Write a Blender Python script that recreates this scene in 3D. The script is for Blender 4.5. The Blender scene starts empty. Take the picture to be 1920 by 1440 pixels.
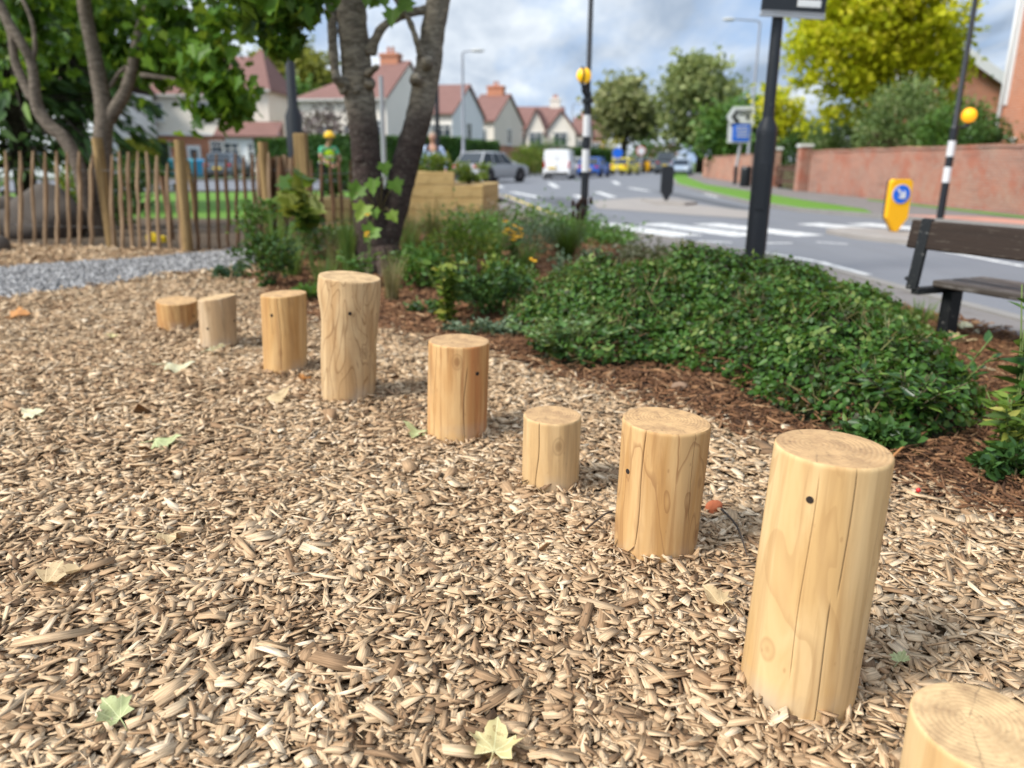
import bpy, math, random
import numpy as np
from mathutils import Vector, Matrix
rng = np.random.default_rng(7)
random.seed(7)
R = math.radians
scene = bpy.context.scene
COL = scene.collection

# ------------------------------------------------------------------ camera model (used to read ground positions off the photo)
FPX, CAMH, PITCH, ROLL = 1430.0, 1.15, math.atan(420/1430.0), 0.008
cp, sp, cr, sr = math.cos(PITCH), math.sin(PITCH), math.cos(ROLL), math.sin(ROLL)
def ray(px, py):
    a = (px-960)/FPX; b = (720-py)/FPX
    return (a*cr-b*sr, cp+a*sr*sp+b*cr*sp, -sp+a*sr*cp+b*cr*cp)
def G(px, py, z=0.0):
    d = ray(px, py); t = (z-CAMH)/d[2]
    return (t*d[0], t*d[1])
def P(px, py, Y):
    d = ray(px, py); t = Y/d[1]
    return Vector((t*d[0], Y, CAMH+t*d[2]))
def mpp(px, py, Y):          # metres per photo pixel at forward distance Y
    d = ray(px, py); t = Y/d[1]
    return t/FPX

# ------------------------------------------------------------------ mesh helpers
class MB:
    def __init__(s): s.v = []; s.f = []
    def add(s, vs, fs):
        b = len(s.v); s.v += [tuple(v) for v in vs]; s.f += [tuple(b+i for i in f) for f in fs]; return s
    def box(s, c, size, rot=None):
        hx, hy, hz = size[0]/2, size[1]/2, size[2]/2
        vs = [Vector((x*hx, y*hy, z*hz)) for z in (-1, 1) for x, y in ((-1,-1),(1,-1),(1,1),(-1,1))]
        if rot is not None: vs = [rot @ v for v in vs]
        c = Vector(c)
        return s.add([v+c for v in vs], [(3,2,1,0),(4,5,6,7),(0,1,5,4),(1,2,6,5),(2,3,7,6),(3,0,4,7)])
    def bar(s, a, b, w, h, up=(0,0,1)):
        a, b = Vector(a), Vector(b); d = (b-a); L = d.length; d.normalize()
        x = d.cross(Vector(up));
        if x.length < 1e-4: x = Vector((1,0,0))
        x.normalize(); z = x.cross(d)
        return s.box((a+b)/2, (w, L, h), Matrix((x, d, z)).transposed())
    def tube(s, path, rad, n=10, cap=True, wob=0.0, squash=None):
        path = [Vector(p) for p in path]
        m = len(path)
        if not hasattr(rad, '__len__'): rad = [rad]*m
        t0 = (path[1]-path[0]).normalized()
        ref = Vector((1,0,0)) if abs(t0.x) < .9 else Vector((0,1,0))
        vs = []
        ux = t0.cross(ref).normalized().cross(t0).normalized()
        for i in range(m):
            t = (path[min(i+1, m-1)]-path[max(i-1, 0)]).normalized()
            ux = (ux - t*ux.dot(t)).normalized(); uy = t.cross(ux)
            for k in range(n):
                a = 2*math.pi*k/n
                r = rad[i]*(1+wob*random.uniform(-1, 1))
                vs.append(path[i]+(ux*math.cos(a)+uy*math.sin(a))*r)
        fs = [(i*n+k, i*n+(k+1) % n, (i+1)*n+(k+1) % n, (i+1)*n+k) for i in range(m-1) for k in range(n)]
        if cap: fs += [tuple(reversed(range(n))), tuple((m-1)*n+k for k in range(n))]
        return s.add(vs, fs)
    def cyl(s, a, b, r0, r1=None, n=14): return s.tube([a, b], [r0, r0 if r1 is None else r1], n)
    def lathe(s, prof, c=(0,0,0), n=24):
        c = Vector(c); m = len(prof)
        vs = [c+Vector((r*math.cos(2*math.pi*k/n), r*math.sin(2*math.pi*k/n), z)) for r, z in prof for k in range(n)]
        fs = [(i*n+k, i*n+(k+1) % n, (i+1)*n+(k+1) % n, (i+1)*n+k) for i in range(m-1) for k in range(n)]
        fs += [tuple(reversed(range(n))), tuple((m-1)*n+k for k in range(n))]
        return s.add(vs, fs)
    def sphere(s, c, r, n=16, m=10, sc=(1,1,1)):
        c = Vector(c); vs = [c+Vector((0,0,-r*sc[2]))]
        for i in range(1, m):
            t = -math.pi/2+math.pi*i/m
            for k in range(n):
                a = 2*math.pi*k/n
                vs.append(c+Vector((r*sc[0]*math.cos(t)*math.cos(a), r*sc[1]*math.cos(t)*math.sin(a), r*sc[2]*math.sin(t))))
        vs.append(c+Vector((0,0,r*sc[2]))); top = len(vs)-1
        fs = [(0, 1+(k+1) % n, 1+k) for k in range(n)]
        fs += [(1+i*n+k, 1+i*n+(k+1) % n, 1+(i+1)*n+(k+1) % n, 1+(i+1)*n+k) for i in range(m-2) for k in range(n)]
        fs += [(top, 1+(m-2)*n+k, 1+(m-2)*n+(k+1) % n) for k in range(n)]
        return s.add(vs, fs)
    def prism(s, pts, z0, z1):              # outline in xy
        n = len(pts)
        a = sum(pts[i][0]*pts[(i+1) % n][1]-pts[(i+1) % n][0]*pts[i][1] for i in range(n))
        if a < 0: pts = pts[::-1]
        vs = [(p[0], p[1], z0) for p in pts]+[(p[0], p[1], z1) for p in pts]
        return s.add(vs, [tuple(reversed(range(n))), tuple(range(n, 2*n))]+[(i, (i+1) % n, n+(i+1) % n, n+i) for i in range(n)])
    def sheet(s, pts, z=0.0):
        n = len(pts)
        a = sum(pts[i][0]*pts[(i+1) % n][1]-pts[(i+1) % n][0]*pts[i][1] for i in range(n))
        if a < 0: pts = pts[::-1]
        return s.add([(p[0], p[1], z) for p in pts], [tuple(range(n))])
    def extr(s, prof, o, u, w, n, th):      # prof (u,w) outline in plane (u,w) at o, extruded by th along n
        o, u, w, n = Vector(o), Vector(u), Vector(w), Vector(n)
        k = len(prof)
        vs = [o+u*a+w*b for a, b in prof]; vs += [v+n*th for v in vs]
        return s.add(vs, [tuple(reversed(range(k))), tuple(range(k, 2*k))]+[(i, (i+1) % k, k+(i+1) % k, k+i) for i in range(k)])
    def build(s, name, mat, parent=None, smooth=False, bevel=0, sub=0, loc=None, tri=False):
        me = bpy.data.meshes.new(name); me.from_pydata(s.v, [], s.f); me.update()
        return link(name, me, mat, parent, smooth, bevel, sub, loc)

def link(name, me, mat, parent=None, smooth=False, bevel=0, sub=0, loc=None):
    o = bpy.data.objects.new(name, me); COL.objects.link(o)
    if mat: me.materials.append(mat)
    if parent: o.parent = parent
    if loc is not None: o.location = loc
    if smooth:
        me.polygons.foreach_set('use_smooth', [True]*len(me.polygons))
        if smooth == 'auto': me.set_sharp_from_angle(angle=R(40))
    if bevel:
        b = o.modifiers.new('bevel', 'BEVEL'); b.width = bevel; b.segments = 2; b.limit_method = 'ANGLE'; b.angle_limit = R(35)
    if sub:
        b = o.modifiers.new('sub', 'SUBSURF'); b.levels = sub; b.render_levels = sub
    return o

def mesh_np(name, V, loops, counts, attrs=None):
    me = bpy.data.meshes.new(name)
    V = np.asarray(V, np.float32); loops = np.asarray(loops, np.int32); counts = np.asarray(counts, np.int32)
    me.vertices.add(len(V)); me.vertices.foreach_set('co', V.ravel())
    me.loops.add(len(loops)); me.loops.foreach_set('vertex_index', loops)
    me.polygons.add(len(counts))
    st = np.zeros(len(counts), np.int32); st[1:] = np.cumsum(counts)[:-1]
    me.polygons.foreach_set('loop_start', st); me.polygons.foreach_set('loop_total', counts)
    me.update(calc_edges=True)
    for nm, (typ, dom, data) in (attrs or {}).items():
        a = me.attributes.new(nm, typ, dom)
        a.data.foreach_set('vector' if typ == 'FLOAT_VECTOR' else 'value', np.asarray(data, np.float32).ravel())
    return me

def thing(name, label, cat, loc=(0,0,0), rz=0, group=None):
    o = bpy.data.objects.new(name, None); COL.objects.link(o)
    o.location = loc; o.rotation_euler = (0, 0, rz); o.empty_display_size = .1
    return tag(o, label, cat, group)
def tag(o, label, cat, group=None):
    o['label'] = label; o['category'] = cat
    if group: o['group'] = group
    return o
def kind(o, k, label=None, cat=None):
    o['kind'] = k
    if label: o['label'] = label
    if cat: o['category'] = cat
    return o
def copy_tree(o, parent=None):
    c = o.copy(); COL.objects.link(c); c.parent = parent
    for ch in list(o.children): copy_tree(ch, c)
    return c

# ------------------------------------------------------------------ material helpers
class MT:
    def __init__(s, name, disp=False):
        s.m = bpy.data.materials.new(name); s.m.use_nodes = True
        s.nt = s.m.node_tree; s.nt.nodes.clear()
        s.out = s.nt.nodes.new('ShaderNodeOutputMaterial')
    def nd(s, t, ins=None, **props):
        n = s.nt.nodes.new('ShaderNode'+t)
        for k, v in props.items(): setattr(n, k, v)
        for k, v in (ins or {}).items():
            sk = n.inputs[k]
            if isinstance(v, bpy.types.NodeSocket): s.nt.links.new(v, sk)
            elif isinstance(v, (tuple, list)) and len(v) == 3 and sk.type == 'RGBA': sk.default_value = (*v, 1)
            else: sk.default_value = v
        return n
    def obj(s): return s.nd('TexCoord').outputs['Object']
    def pos(s): return s.nd('NewGeometry').outputs['Position']
    def attr(s, nm, o='Fac'): return s.nd('Attribute', attribute_name=nm).outputs[o]
    def map(s, v, scale=(1,1,1), loc=(0,0,0), rot=(0,0,0)): return s.nd('Mapping', {'Vector': v, 'Scale': scale, 'Location': loc, 'Rotation': rot}).outputs[0]
    def noise(s, v, scale=5, detail=4, rough=.55, dist=0, out='Fac'): return s.nd('TexNoise', {'Vector': v, 'Scale': scale, 'Detail': detail, 'Roughness': rough, 'Distortion': dist}).outputs[out]
    def vor(s, v, scale=5, feature='F1', out='Distance', rnd=1): return s.nd('TexVoronoi', {'Vector': v, 'Scale': scale, 'Randomness': rnd}, feature=feature).outputs[out]
    def math(s, op, a, b=0.0, c=0.0):
        return s.nd('Math', {0: a, 1: b, 2: c}, operation=op).outputs[0]
    def ramp(s, f, stops, interp='LINEAR'):
        n = s.nd('ValToRGB', {0: f}); e = n.color_ramp.elements; n.color_ramp.interpolation = interp
        while len(e) < len(stops): e.new(.5)
        for el, (p, c) in zip(e, stops):
            el.position = p; el.color = (*c, 1) if hasattr(c, '__len__') else (c, c, c, 1)
        return n.outputs[0]
    def mix(s, f, a, b, mode='MIX'):
        n = s.nd('Mix', data_type='RGBA', blend_type=mode)
        for i, v in ((0, f), (6, a), (7, b)):
            if isinstance(v, bpy.types.NodeSocket): s.nt.links.new(v, n.inputs[i])
            else: n.inputs[i].default_value = (*v, 1) if hasattr(v, '__len__') else v
        return n.outputs[2]
    def bump(s, h, strength=.5, dist=.01): return s.nd('Bump', {'Height': h, 'Strength': strength, 'Distance': dist}).outputs[0]
    def bsdf(s, color, rough=.8, normal=None, metal=0, spec=.3, emit=None, **kw):
        ins = {'Base Color': color, 'Roughness': rough, 'Metallic': metal, 'Specular IOR Level': spec}
        if normal is not None: ins['Normal'] = normal
        if emit: ins['Emission Color'] = emit[0]; ins['Emission Strength'] = emit[1]
        ins.update(kw)
        return s.nd('BsdfPrincipled', ins).outputs[0]
    def done(s, sh): s.nt.links.new(sh, s.out.inputs['Surface']); return s.m

def plain(name, col, rough=.6, var=.12, scale=6, metal=0, spec=.3, bump=0, bscale=60):
    t = MT(name); o = t.obj()
    n = t.noise(o, scale, 5)
    c = t.mix(n, tuple(x*(1-var) for x in col), tuple(min(1, x*(1+var)) for x in col))
    nm = t.bump(t.noise(o, bscale, 3), bump, .01) if bump else None
    return t.done(t.bsdf(c, rough, nm, metal, spec))

def leaf_mat(name, stops, trans=.3, rough=.5, spec=.3):
    t = MT(name); a = t.attr('rnd')
    c = t.ramp(a, stops)
    n = t.noise(t.obj(), 9, 2)
    c = t.mix(t.math('MULTIPLY', n, .35), c, tuple(x*.55 for x in stops[0][1]))
    p = t.bsdf(c, rough, spec=spec)
    tr = t.nd('BsdfTranslucent', {'Color': t.mix(.5, c, t.mix(.4, c, (.55, .6, .05)))}).outputs[0]
    return t.done(t.nd('MixShader', {0: trans, 1: p, 2: tr}).outputs[0])

# ------------------------------------------------------------------ leaves
OVAL = [(0,0),(.3,.5),(.7,.42),(1,0),(.7,-.42),(.3,-.5)]
LANCE = [(0,0),(.25,.5),(.6,.4),(1,0),(.6,-.4),(.25,-.5)]
_h = [(0,0),(-.10,.20),(-.16,.46),(.06,.42),(.16,.44),(.26,.70),(.40,.52),(.52,.50),(.50,.28),(.62,.30),(.78,.22),(.84,.10),(1.02,0)]
MAPLE = _h+[(u,-v) for u, v in _h[-2:0:-1]]
def leaf_arrays(C, A, Nn, size, width, shape, fold=.25, curl=.15):
    """C centres(N,3), A axes, Nn normals, size(N)."""
    T = np.array(shape); n = len(T); N = len(C)
    A = A/np.linalg.norm(A, axis=1, keepdims=True)
    S = np.cross(Nn, A); S /= np.linalg.norm(S, axis=1, keepdims=True)+1e-9
    Z = np.cross(A, S)
    u = T[:, 0]; v = T[:, 1]
    sz = size[:, None, None]
    V = C[:, None, :]+sz*((u-.5)[None, :, None]*A[:, None, :]+(v*width)[None, :, None]*S[:, None, :]
        + (fold*width*np.abs(v)-curl*(u-.4)**2)[None, :, None]*Z[:, None, :])
    tip = int(np.argmax(u))
    f1 = list(range(0, tip+1)); f2 = [0]+list(range(tip, n))
    base = (np.arange(N)*n)[:, None]
    L = np.concatenate([base+np.array(f1), base+np.array(f2)], axis=1).ravel()
    cnt = np.tile([len(f1), len(f2)], N)
    return V.reshape(-1, 3), L, cnt
def rdir(n, upbias=0.0):
    v = rng.normal(size=(n, 3)); v /= np.linalg.norm(v, axis=1, keepdims=True)
    v[:, 2] += upbias
    return v/np.linalg.norm(v, axis=1, keepdims=True)
def leaf_obj(name, C, size, mat, parent=None, shape=OVAL, width=.5, A=None, Nn=None, up=.7, rnd=None, sizevar=.35, fold=.25, curl=.15, drop=-.2):
    C = np.asarray(C, float); N = len(C)
    if A is None: A = rdir(N, drop)
    if Nn is None: Nn = rdir(N, up)
    sz = size*(1+sizevar*rng.uniform(-1, 1, N))
    V, L, cnt = leaf_arrays(C, A, Nn, sz, width, shape, fold, curl)
    if rnd is None: rnd = rng.uniform(0, 1, N)
    me = mesh_np(name, V, L, cnt, {'rnd': ('FLOAT', 'FACE', np.repeat(np.clip(rnd, 0, 1), 2))})
    return link(name, me, mat, parent)
def crown_points(ells, nclump, per, spread, shell=.55):
    """clumps spread through ellipsoids [(cx,cy,cz,rx,ry,rz,weight)], leaves round each clump -> points, clump tone."""
    w = np.array([e[6] if len(e) > 6 else e[3]*e[4]*e[5] for e in ells], float); w /= w.sum()
    ks = rng.choice(len(ells), nclump, p=w)
    E = np.array([e[:6] for e in ells])[ks]
    d = rdir(nclump); r = shell+(1-shell)*rng.uniform(0, 1, nclump)**.6
    cc = E[:, :3]+d*E[:, 3:6]*r[:, None]
    rad = spread*rng.uniform(.5, 1.4, nclump)
    pts = np.repeat(cc, per, 0)+rng.normal(size=(nclump*per, 3))*np.repeat(rad, per)[:, None]*np.array([1, 1, .7])
    tone = np.repeat(rng.uniform(.15, .85, nclump), per)+rng.normal(size=nclump*per)*.18
    return pts, tone, cc
def inpoly(x, y, poly):
    x = np.asarray(x); y = np.asarray(y); ins = np.zeros(x.shape, bool); n = len(poly)
    for i in range(n):
        x1, y1 = poly[i]; x2, y2 = poly[(i+1) % n]
        c = (y1 > y) != (y2 > y)
        with np.errstate(divide='ignore', invalid='ignore'):
            ins ^= c & (x < (x2-x1)*(y-y1)/(y2-y1+1e-12)+x1)
    return ins
def vnoise(x, y, f, seed=0):                # cheap smooth value noise
    x = np.asarray(x)*f+seed*17.3; y = np.asarray(y)*f+seed*9.1
    xi = np.floor(x); yi = np.floor(y); fx = x-xi; fy = y-yi
    h = lambda a, b: np.modf(np.abs(np.sin(a*127.1+b*311.7)*43758.5453))[0]
    fx = fx*fx*(3-2*fx); fy = fy*fy*(3-2*fy)
    return (h(xi, yi)*(1-fx)+h(xi+1, yi)*fx)*(1-fy)+(h(xi, yi+1)*(1-fx)+h(xi+1, yi+1)*fx)*fy
# ------------------------------------------------------------------ camera, sky, sun
cam = bpy.data.cameras.new('camera'); camo = bpy.data.objects.new('camera', cam); COL.objects.link(camo)
Rv = Vector((cr, sr*sp, sr*cp)); Uv = Vector((-sr, cr*sp, cr*cp)); Fv = Vector((0, cp, -sp))
camo.matrix_world = Matrix(((Rv.x, Uv.x, -Fv.x, 0), (Rv.y, Uv.y, -Fv.y, 0), (Rv.z, Uv.z, -Fv.z, CAMH), (0, 0, 0, 1)))
cam.sensor_width = 36; cam.lens = 36*FPX/1920; cam.clip_start = .05; cam.clip_end = 3000
cam.dof.use_dof = True; cam.dof.focus_distance = 2.0; cam.dof.aperture_fstop = 2.0; cam.dof.aperture_blades = 0
scene.camera = camo
SUN_EL, SUN_AZ = 47, -118       # azimuth measured from +Y towards +X: from the left and a little behind the camera
sd = Vector((math.sin(R(SUN_AZ))*math.cos(R(SUN_EL)), math.cos(R(SUN_AZ))*math.cos(R(SUN_EL)), math.sin(R(SUN_EL))))
sun = bpy.data.lights.new('sun', 'SUN'); suno = bpy.data.objects.new('sun', sun); COL.objects.link(suno)
sun.energy = 3.5; sun.angle = R(15); sun.color = (1, .95, .87)
suno.rotation_euler = sd.to_track_quat('Z', 'Y').to_euler(); suno.location = sd*50
w = bpy.data.worlds.new('World'); scene.world = w; w.use_nodes = True
nt = w.node_tree; nt.nodes.clear()
t = MT.__new__(MT); t.nt = nt; t.out = nt.nodes.new('ShaderNodeOutputWorld')
sky = nt.nodes.new('ShaderNodeTexSky'); sky.sky_type = 'NISHITA'; sky.sun_disc = False
sky.sun_elevation = R(SUN_EL); sky.sun_rotation = R(SUN_AZ); sky.dust_density = 1.5
tc = nt.nodes.new('ShaderNodeTexCoord').outputs['Generated']
# cloud layer: project the view direction on a flat deck
sx = t.nd('SeparateXYZ', {0: tc})
zc = t.math('ADD', t.math('MAXIMUM', sx.outputs[2], 0.0), .16)
dv = t.nd('CombineXYZ', {0: t.math('DIVIDE', sx.outputs[0], zc), 1: t.math('DIVIDE', sx.outputs[1], zc), 2: 0.0}).outputs[0]
n1 = t.noise(t.map(dv, (1.5, .50, 1), (3.1, 1.7, 0)), 1.25, 8, .58, .25)
n2 = t.noise(t.map(dv, (1.5, .55, 1), (8.1, 4.7, 0)), 1.3, 8, .56, .25)
cov = t.ramp(n1, [(.34, 0.), (.54, 1.)])
cl = t.mix(t.ramp(n2, [(.38, 0.), (.64, 1.)]), (2.7, 3.45, 4.55), (7.6, 8.1, 8.6))
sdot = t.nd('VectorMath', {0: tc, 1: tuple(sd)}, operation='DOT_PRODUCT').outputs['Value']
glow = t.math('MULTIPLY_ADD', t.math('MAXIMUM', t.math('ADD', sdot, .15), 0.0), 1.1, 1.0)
hz = t.ramp(sx.outputs[2], [(0., 1.), (.09, 0.)])
cl = t.mix(t.math('MULTIPLY', hz, .55), cl, (7.0, 7.5, 8.0))
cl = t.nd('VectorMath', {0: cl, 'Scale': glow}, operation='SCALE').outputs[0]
blue = t.mix(.75, sky.outputs[0], (3.0, 4.5, 7.2))
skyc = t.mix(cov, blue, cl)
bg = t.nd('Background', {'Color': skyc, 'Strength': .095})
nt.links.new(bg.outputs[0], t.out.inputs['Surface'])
scene.view_settings.view_transform = 'Standard'; scene.view_settings.look = 'None'
scene.view_settings.exposure = 0.5; scene.view_settings.gamma = 1
scene.cycles.use_denoising = True; scene.cycles.use_adaptive_sampling = True; scene.cycles.adaptive_threshold = .004
scene.cycles.max_bounces = 6; scene.cycles.transparent_max_bounces = 4; scene.cycles.caustics_reflective = False; scene.cycles.caustics_refractive = False
scene.cycles.sample_clamp_indirect = 6

# ------------------------------------------------------------------ region outlines on the ground
def GP(*px, z=0.0): return [G(x, y, z) for x, y in px]
BARK = GP((470,520),(500,548),(560,585),(640,612),(720,612),(800,630),(900,662),(985,680),(1080,716),(1250,764),(1400,815),(1500,850),(1690,903),(1920,985))+[
    (2.6, 1.6), (4.2, 1.8), (3.85, 3.6), (3.62, 4.4), (3.25, 5.9), (2.85, 7.4), (2.35, 8.7), (1.9, 9.75), (1.25, 11.9), (.45, 13.8), (-.35, 15.4), (-2.0, 15.2), (-2.9, 12.2), (-3.1, 10.0)]
GRAVEL = [(-9, 7.4), (-7.0, 8.0)]+GP((0,502),(130,497),(250,488),(350,477),(475,467),(490,492),(450,502),(330,512),(200,531),(90,548),(0,562))+[(-6.0, 5.7), (-9, 4.6)]
def ground_h(x, y):
    return .030*(vnoise(x, y, 1.1, 1)-.5)+.022*(vnoise(x, y, 2.7, 2)-.5)
def mound_h(x, y):
    ux, uy = .80, -.60
    dx = x-1.35; dy = y-5.28
    a = (dx*ux+dy*uy)/1.46; b = (-dx*uy+dy*ux)/1.22
    r2 = a*a+b*b
    h = .40*np.clip(1-r2**1.3, 0, 1)**.8
    dx = x-1.74; dy = y-4.05                      # lobe towards the camera
    h2 = .36*np.clip(1-((dx/.60)**2+(dy/.98)**2), 0, 1)**.7
    dx = x-.50; dy = y-4.60                      # low toe at the left
    h3 = .13*np.clip(1-((dx/.38)**2+(dy/.42)**2), 0, 1)**.7
    h = np.maximum(np.maximum(h, h2), h3)
    q = np.clip(((x-.78)*.62+(y-4.15)*.95)/1.29, 0, 1.1); dd = np.hypot(x-.78-q*.62, y-4.15-q*.95)
    h = h*(1-.58*(1-.5*q)*np.exp(-(dd/.22)**2))
    return h*(1+.36*(vnoise(x, y, 2.6, 5)-.5)+.46*(vnoise(x, y, 5.0, 6)-.5)+.24*(vnoise(x, y, 11, 8)-.5))

# ------------------------------------------------------------------ setting: ground sheets
def grid_sheet(name, poly, step, zf, mat):
    xs = [p[0] for p in poly]; ys = [p[1] for p in poly]
    X = np.arange(min(xs), max(xs)+step, step); Y = np.arange(min(ys), max(ys)+step, step)
    gx, gy = np.meshgrid(X, Y); Z = zf(gx, gy)
    V = np.stack([gx, gy, Z], -1).reshape(-1, 3); nx = len(X)
    i, j = np.meshgrid(np.arange(len(X)-1), np.arange(len(Y)-1))
    keep = inpoly((gx[:-1, :-1]+step/2).ravel(), (gy[:-1, :-1]+step/2).ravel(), poly)
    a = (j*nx+i).ravel()[keep]
    L = np.stack([a, a+1, a+1+nx, a+nx], 1)
    me = mesh_np(name, V, L.ravel(), np.full(len(L), 4))
    return link(name, me, mat, smooth=True)

t = MT('grassy_earth'); p = t.pos()
c = t.mix(t.ramp(t.noise(p, .6, 6, .65), [(.35, 0.), (.6, 1.)]), (.055, .115, .022), (.10, .13, .04))
GROUND = t.done(t.bsdf(c, .95, t.bump(t.noise(p, 30, 4), .6, .03)))
t = MT('lawn_green'); p = t.pos()
c = t.mix(t.noise(p, 2.2, 6, .7), (.075, .19, .02), (.15, .29, .035))
c = t.mix(t.ramp(t.noise(p, .8, 3), [(.55, 0.), (.75, .5)]), c, (.2, .2, .06))
LAWN = t.done(t.bsdf(c, .9, t.bump(t.noise(p, 60, 4), .8, .03)))
t = MT('wood_chip_bed'); p = t.pos()
v = t.nd('TexVoronoi', {'Vector': t.map(p, (1, 1.9, 1)), 'Scale': 26.0, 'Randomness': 1.0})
c = t.ramp(t.nd('SeparateColor', {0: v.outputs['Color']}).outputs[0], [(0, (.10, .062, .034)), (.45, (.24, .155, .085)), (.75, (.38, .26, .145)), (1, (.52, .39, .24))])
MULCH = t.done(t.bsdf(c, .95, t.bump(v.outputs['Distance'], .9, .03)))
t = MT('bark_soil'); p = t.pos()
v = t.nd('TexVoronoi', {'Vector': t.map(p, (1, 2.6, 1)), 'Scale': 24.0, 'Randomness': 1.0})
c = t.ramp(t.nd('SeparateColor', {0: v.outputs['Color']}).outputs[0], [(0, (.022, .012, .008)), (.6, (.07, .034, .018)), (1, (.15, .075, .04))])
BARKSOIL = t.done(t.bsdf(c, .95, t.bump(v.outputs['Distance'], .9, .03)))
t = MT('gravel_base'); p = t.pos()
v = t.nd('TexVoronoi', {'Vector': p, 'Scale': 55.0, 'Randomness': 1.0})
c = t.ramp(t.nd('SeparateColor', {0: v.outputs['Color']}).outputs[0], [(0, (.12, .12, .12)), (.5, (.24, .238, .238)), (1, (.42, .415, .41))])
GRAVELM = t.done(t.bsdf(c, .9, t.bump(v.outputs['Distance'], .9, .02)))
t = MT('asphalt'); p = t.pos()
c = t.mix(t.noise(p, .35, 5, .6), (.115, .125, .145), (.165, .172, .188))
c = t.mix(t.ramp(t.noise(t.map(p, (1, .12, 1)), 1.6, 4), [(.5, 0.), (.75, .45)]), c, (.085, .09, .10))
c = t.mix(t.math('MULTIPLY', t.vor(p, 120), .5), c, (.24, .24, .25))
ASPHALT = t.done(t.bsdf(c, .8, t.bump(t.noise(p, 150, 2), .5, .006)))
t = MT('pavement_tarmac'); p = t.pos()
c = t.mix(t.noise(p, .8, 6, .65), (.135, .125, .12), (.22, .20, .19))
c = t.mix(t.ramp(t.noise(p, 2.8, 4), [(.55, 0.), (.72, .6)]), c, (.10, .085, .07))
PAVE = t.done(t.bsdf(c, .88, t.bump(t.noise(p, 140, 3), .5, .006)))
t = MT('kerb_concrete'); p = t.pos()
c = t.mix(t.noise(p, 3, 6, .7), (.17, .16, .15), (.28, .265, .245)); KERB = t.done(t.bsdf(c, .85, t.bump(t.noise(p, 60, 3), .3, .01)))
t = MT('road_paint'); p = t.pos()
c = t.mix(t.ramp(t.noise(p, 9, 6, .75), [(.38, 0.), (.62, 1.)]), (.36, .36, .36), (.74, .74, .72)); PAINT = t.done(t.bsdf(c, .7))
t = MT('tactile_paving'); p = t.pos()
c = t.mix(t.noise(p, 2, 5), (.42, .19, .14), (.52, .27, .2)); TACT = t.done(t.bsdf(c, .8, t.bump(t.vor(p, 15), .5, .01)))
t = MT('worn_paving'); p = t.pos()
c = t.mix(t.noise(p, 1.5, 6, .7), (.22, .20, .185), (.34, .31, .28)); ISLM = t.done(t.bsdf(c, .85))
t = MT('earth_brown'); p = t.pos()
c = t.mix(t.noise(p, 4, 6, .7), (.05, .035, .022), (.14, .10, .065)); EARTH = t.done(t.bsdf(c, .95, t.bump(t.noise(p, 20, 5), .8, .05)))

g = MB().sheet([(-600, -60), (600, -60), (600, 900), (-600, 900)], -.14).build('ground', GROUND); kind(g, 'structure')
RZ = -.075
# main road and side road
KL = [(5.2,-12),(4.6,0),(4.1,4.6),(3.85,6.4),(3.72,7.4),(3.62,8.4),(3.38,9.5),(3.05,10.5),(2.35,12.2),(1.45,14.1),(.89,16.8),(.35,20.5),(-.05,23.5),(-.6,28),(-1.3,31),(-3.2,31.8),(-7,30.4),(-11,28.4),(-18,26),(-60,14)]
KF = [(-60,30),(-18,42),(-11,45.5),(-6,49),(-3.2,53),(-1.2,58),(1.5,72),(5,105),(11,170),(20,260)]
KR = [(48,260),(33,180),(23,115),(16,80),(12,60),(8.6,42),(7.5,30),(7.05,24),(7.3,20),(8.3,18),(9.75,15),(11.4,9),(13,0),(15,-12)]
road = MB().sheet(KL+KF+KR, RZ).build('road', ASPHALT); kind(road, 'structure')
def strip(pts, w, side=1):
    out = []
    for i, p in enumerate(pts):
        a = Vector(pts[max(i-1, 0)]); b = Vector(pts[min(i+1, len(pts)-1)]); d = (b-a).normalized()
        out.append((p[0]-d.y*w*side, p[1]+d.x*w*side))
    return out
def kerb(name, pts, side, z=.03):
    m = MB(); o = strip(pts, .13, side); n = len(pts)
    vs = [(*p, -.12) for p in pts]+[(*p, z) for p in pts]+[(*p, z) for p in o]+[(*p, -.12) for p in o]
    m.add(vs, [(k*n+i, k*n+i+1, (k+1)*n+i+1, (k+1)*n+i) for k in range(3) for i in range(n-1)])
    return kind(m.build(name, KERB), 'structure')
kerb('kerb', KL, 1); kerb('kerb', KF, 1); kerb('kerb', KR, 1)
# near pavement: between the planting bed and the left kerb
NP_ = strip(KL[:16], .12, 1)
inner = [(-1.6, 31.5), (-2.4, 22), (-.9, 16.6), (-.35, 15.4), (.45, 13.8), (1.25, 11.9), (1.9, 9.75), (2.35, 8.7), (2.85, 7.4), (3.25, 5.9), (3.45, 4.6), (3.85, 3.2), (4.15, 1.6), (4.2, -12)]
kind(MB().prism(NP_+inner, -.13, .012).build('pavement', PAVE), 'structure')
far = strip(KR, .12, 1)
VIN = [(17.5, 80), (13.2, 60), (10.2, 42), (9.6, 30), (9.25, 24), (9.15, 20.4)]
WALLX = [(11.9, -12), (11.9, 9), (11.75, 18), (11.65, 26), (11.7, 33), (13.9, 56), (18.5, 80)]
kind(MB().sheet(far[3:10]+VIN[::-1], -.004).build('grass_verge', LAWN), 'structure')
kind(MB().sheet(VIN+far[9:]+[(x+.3, y) for x, y in WALLX], 0.0).build('far_pavement', PAVE), 'structure')
kind(MB().sheet([(11.2, 16.2), (11.75, 14.5), (11.72, 26), (11.3, 25)], .006).build('wall_foot_grass', LAWN), 'structure')
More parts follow.
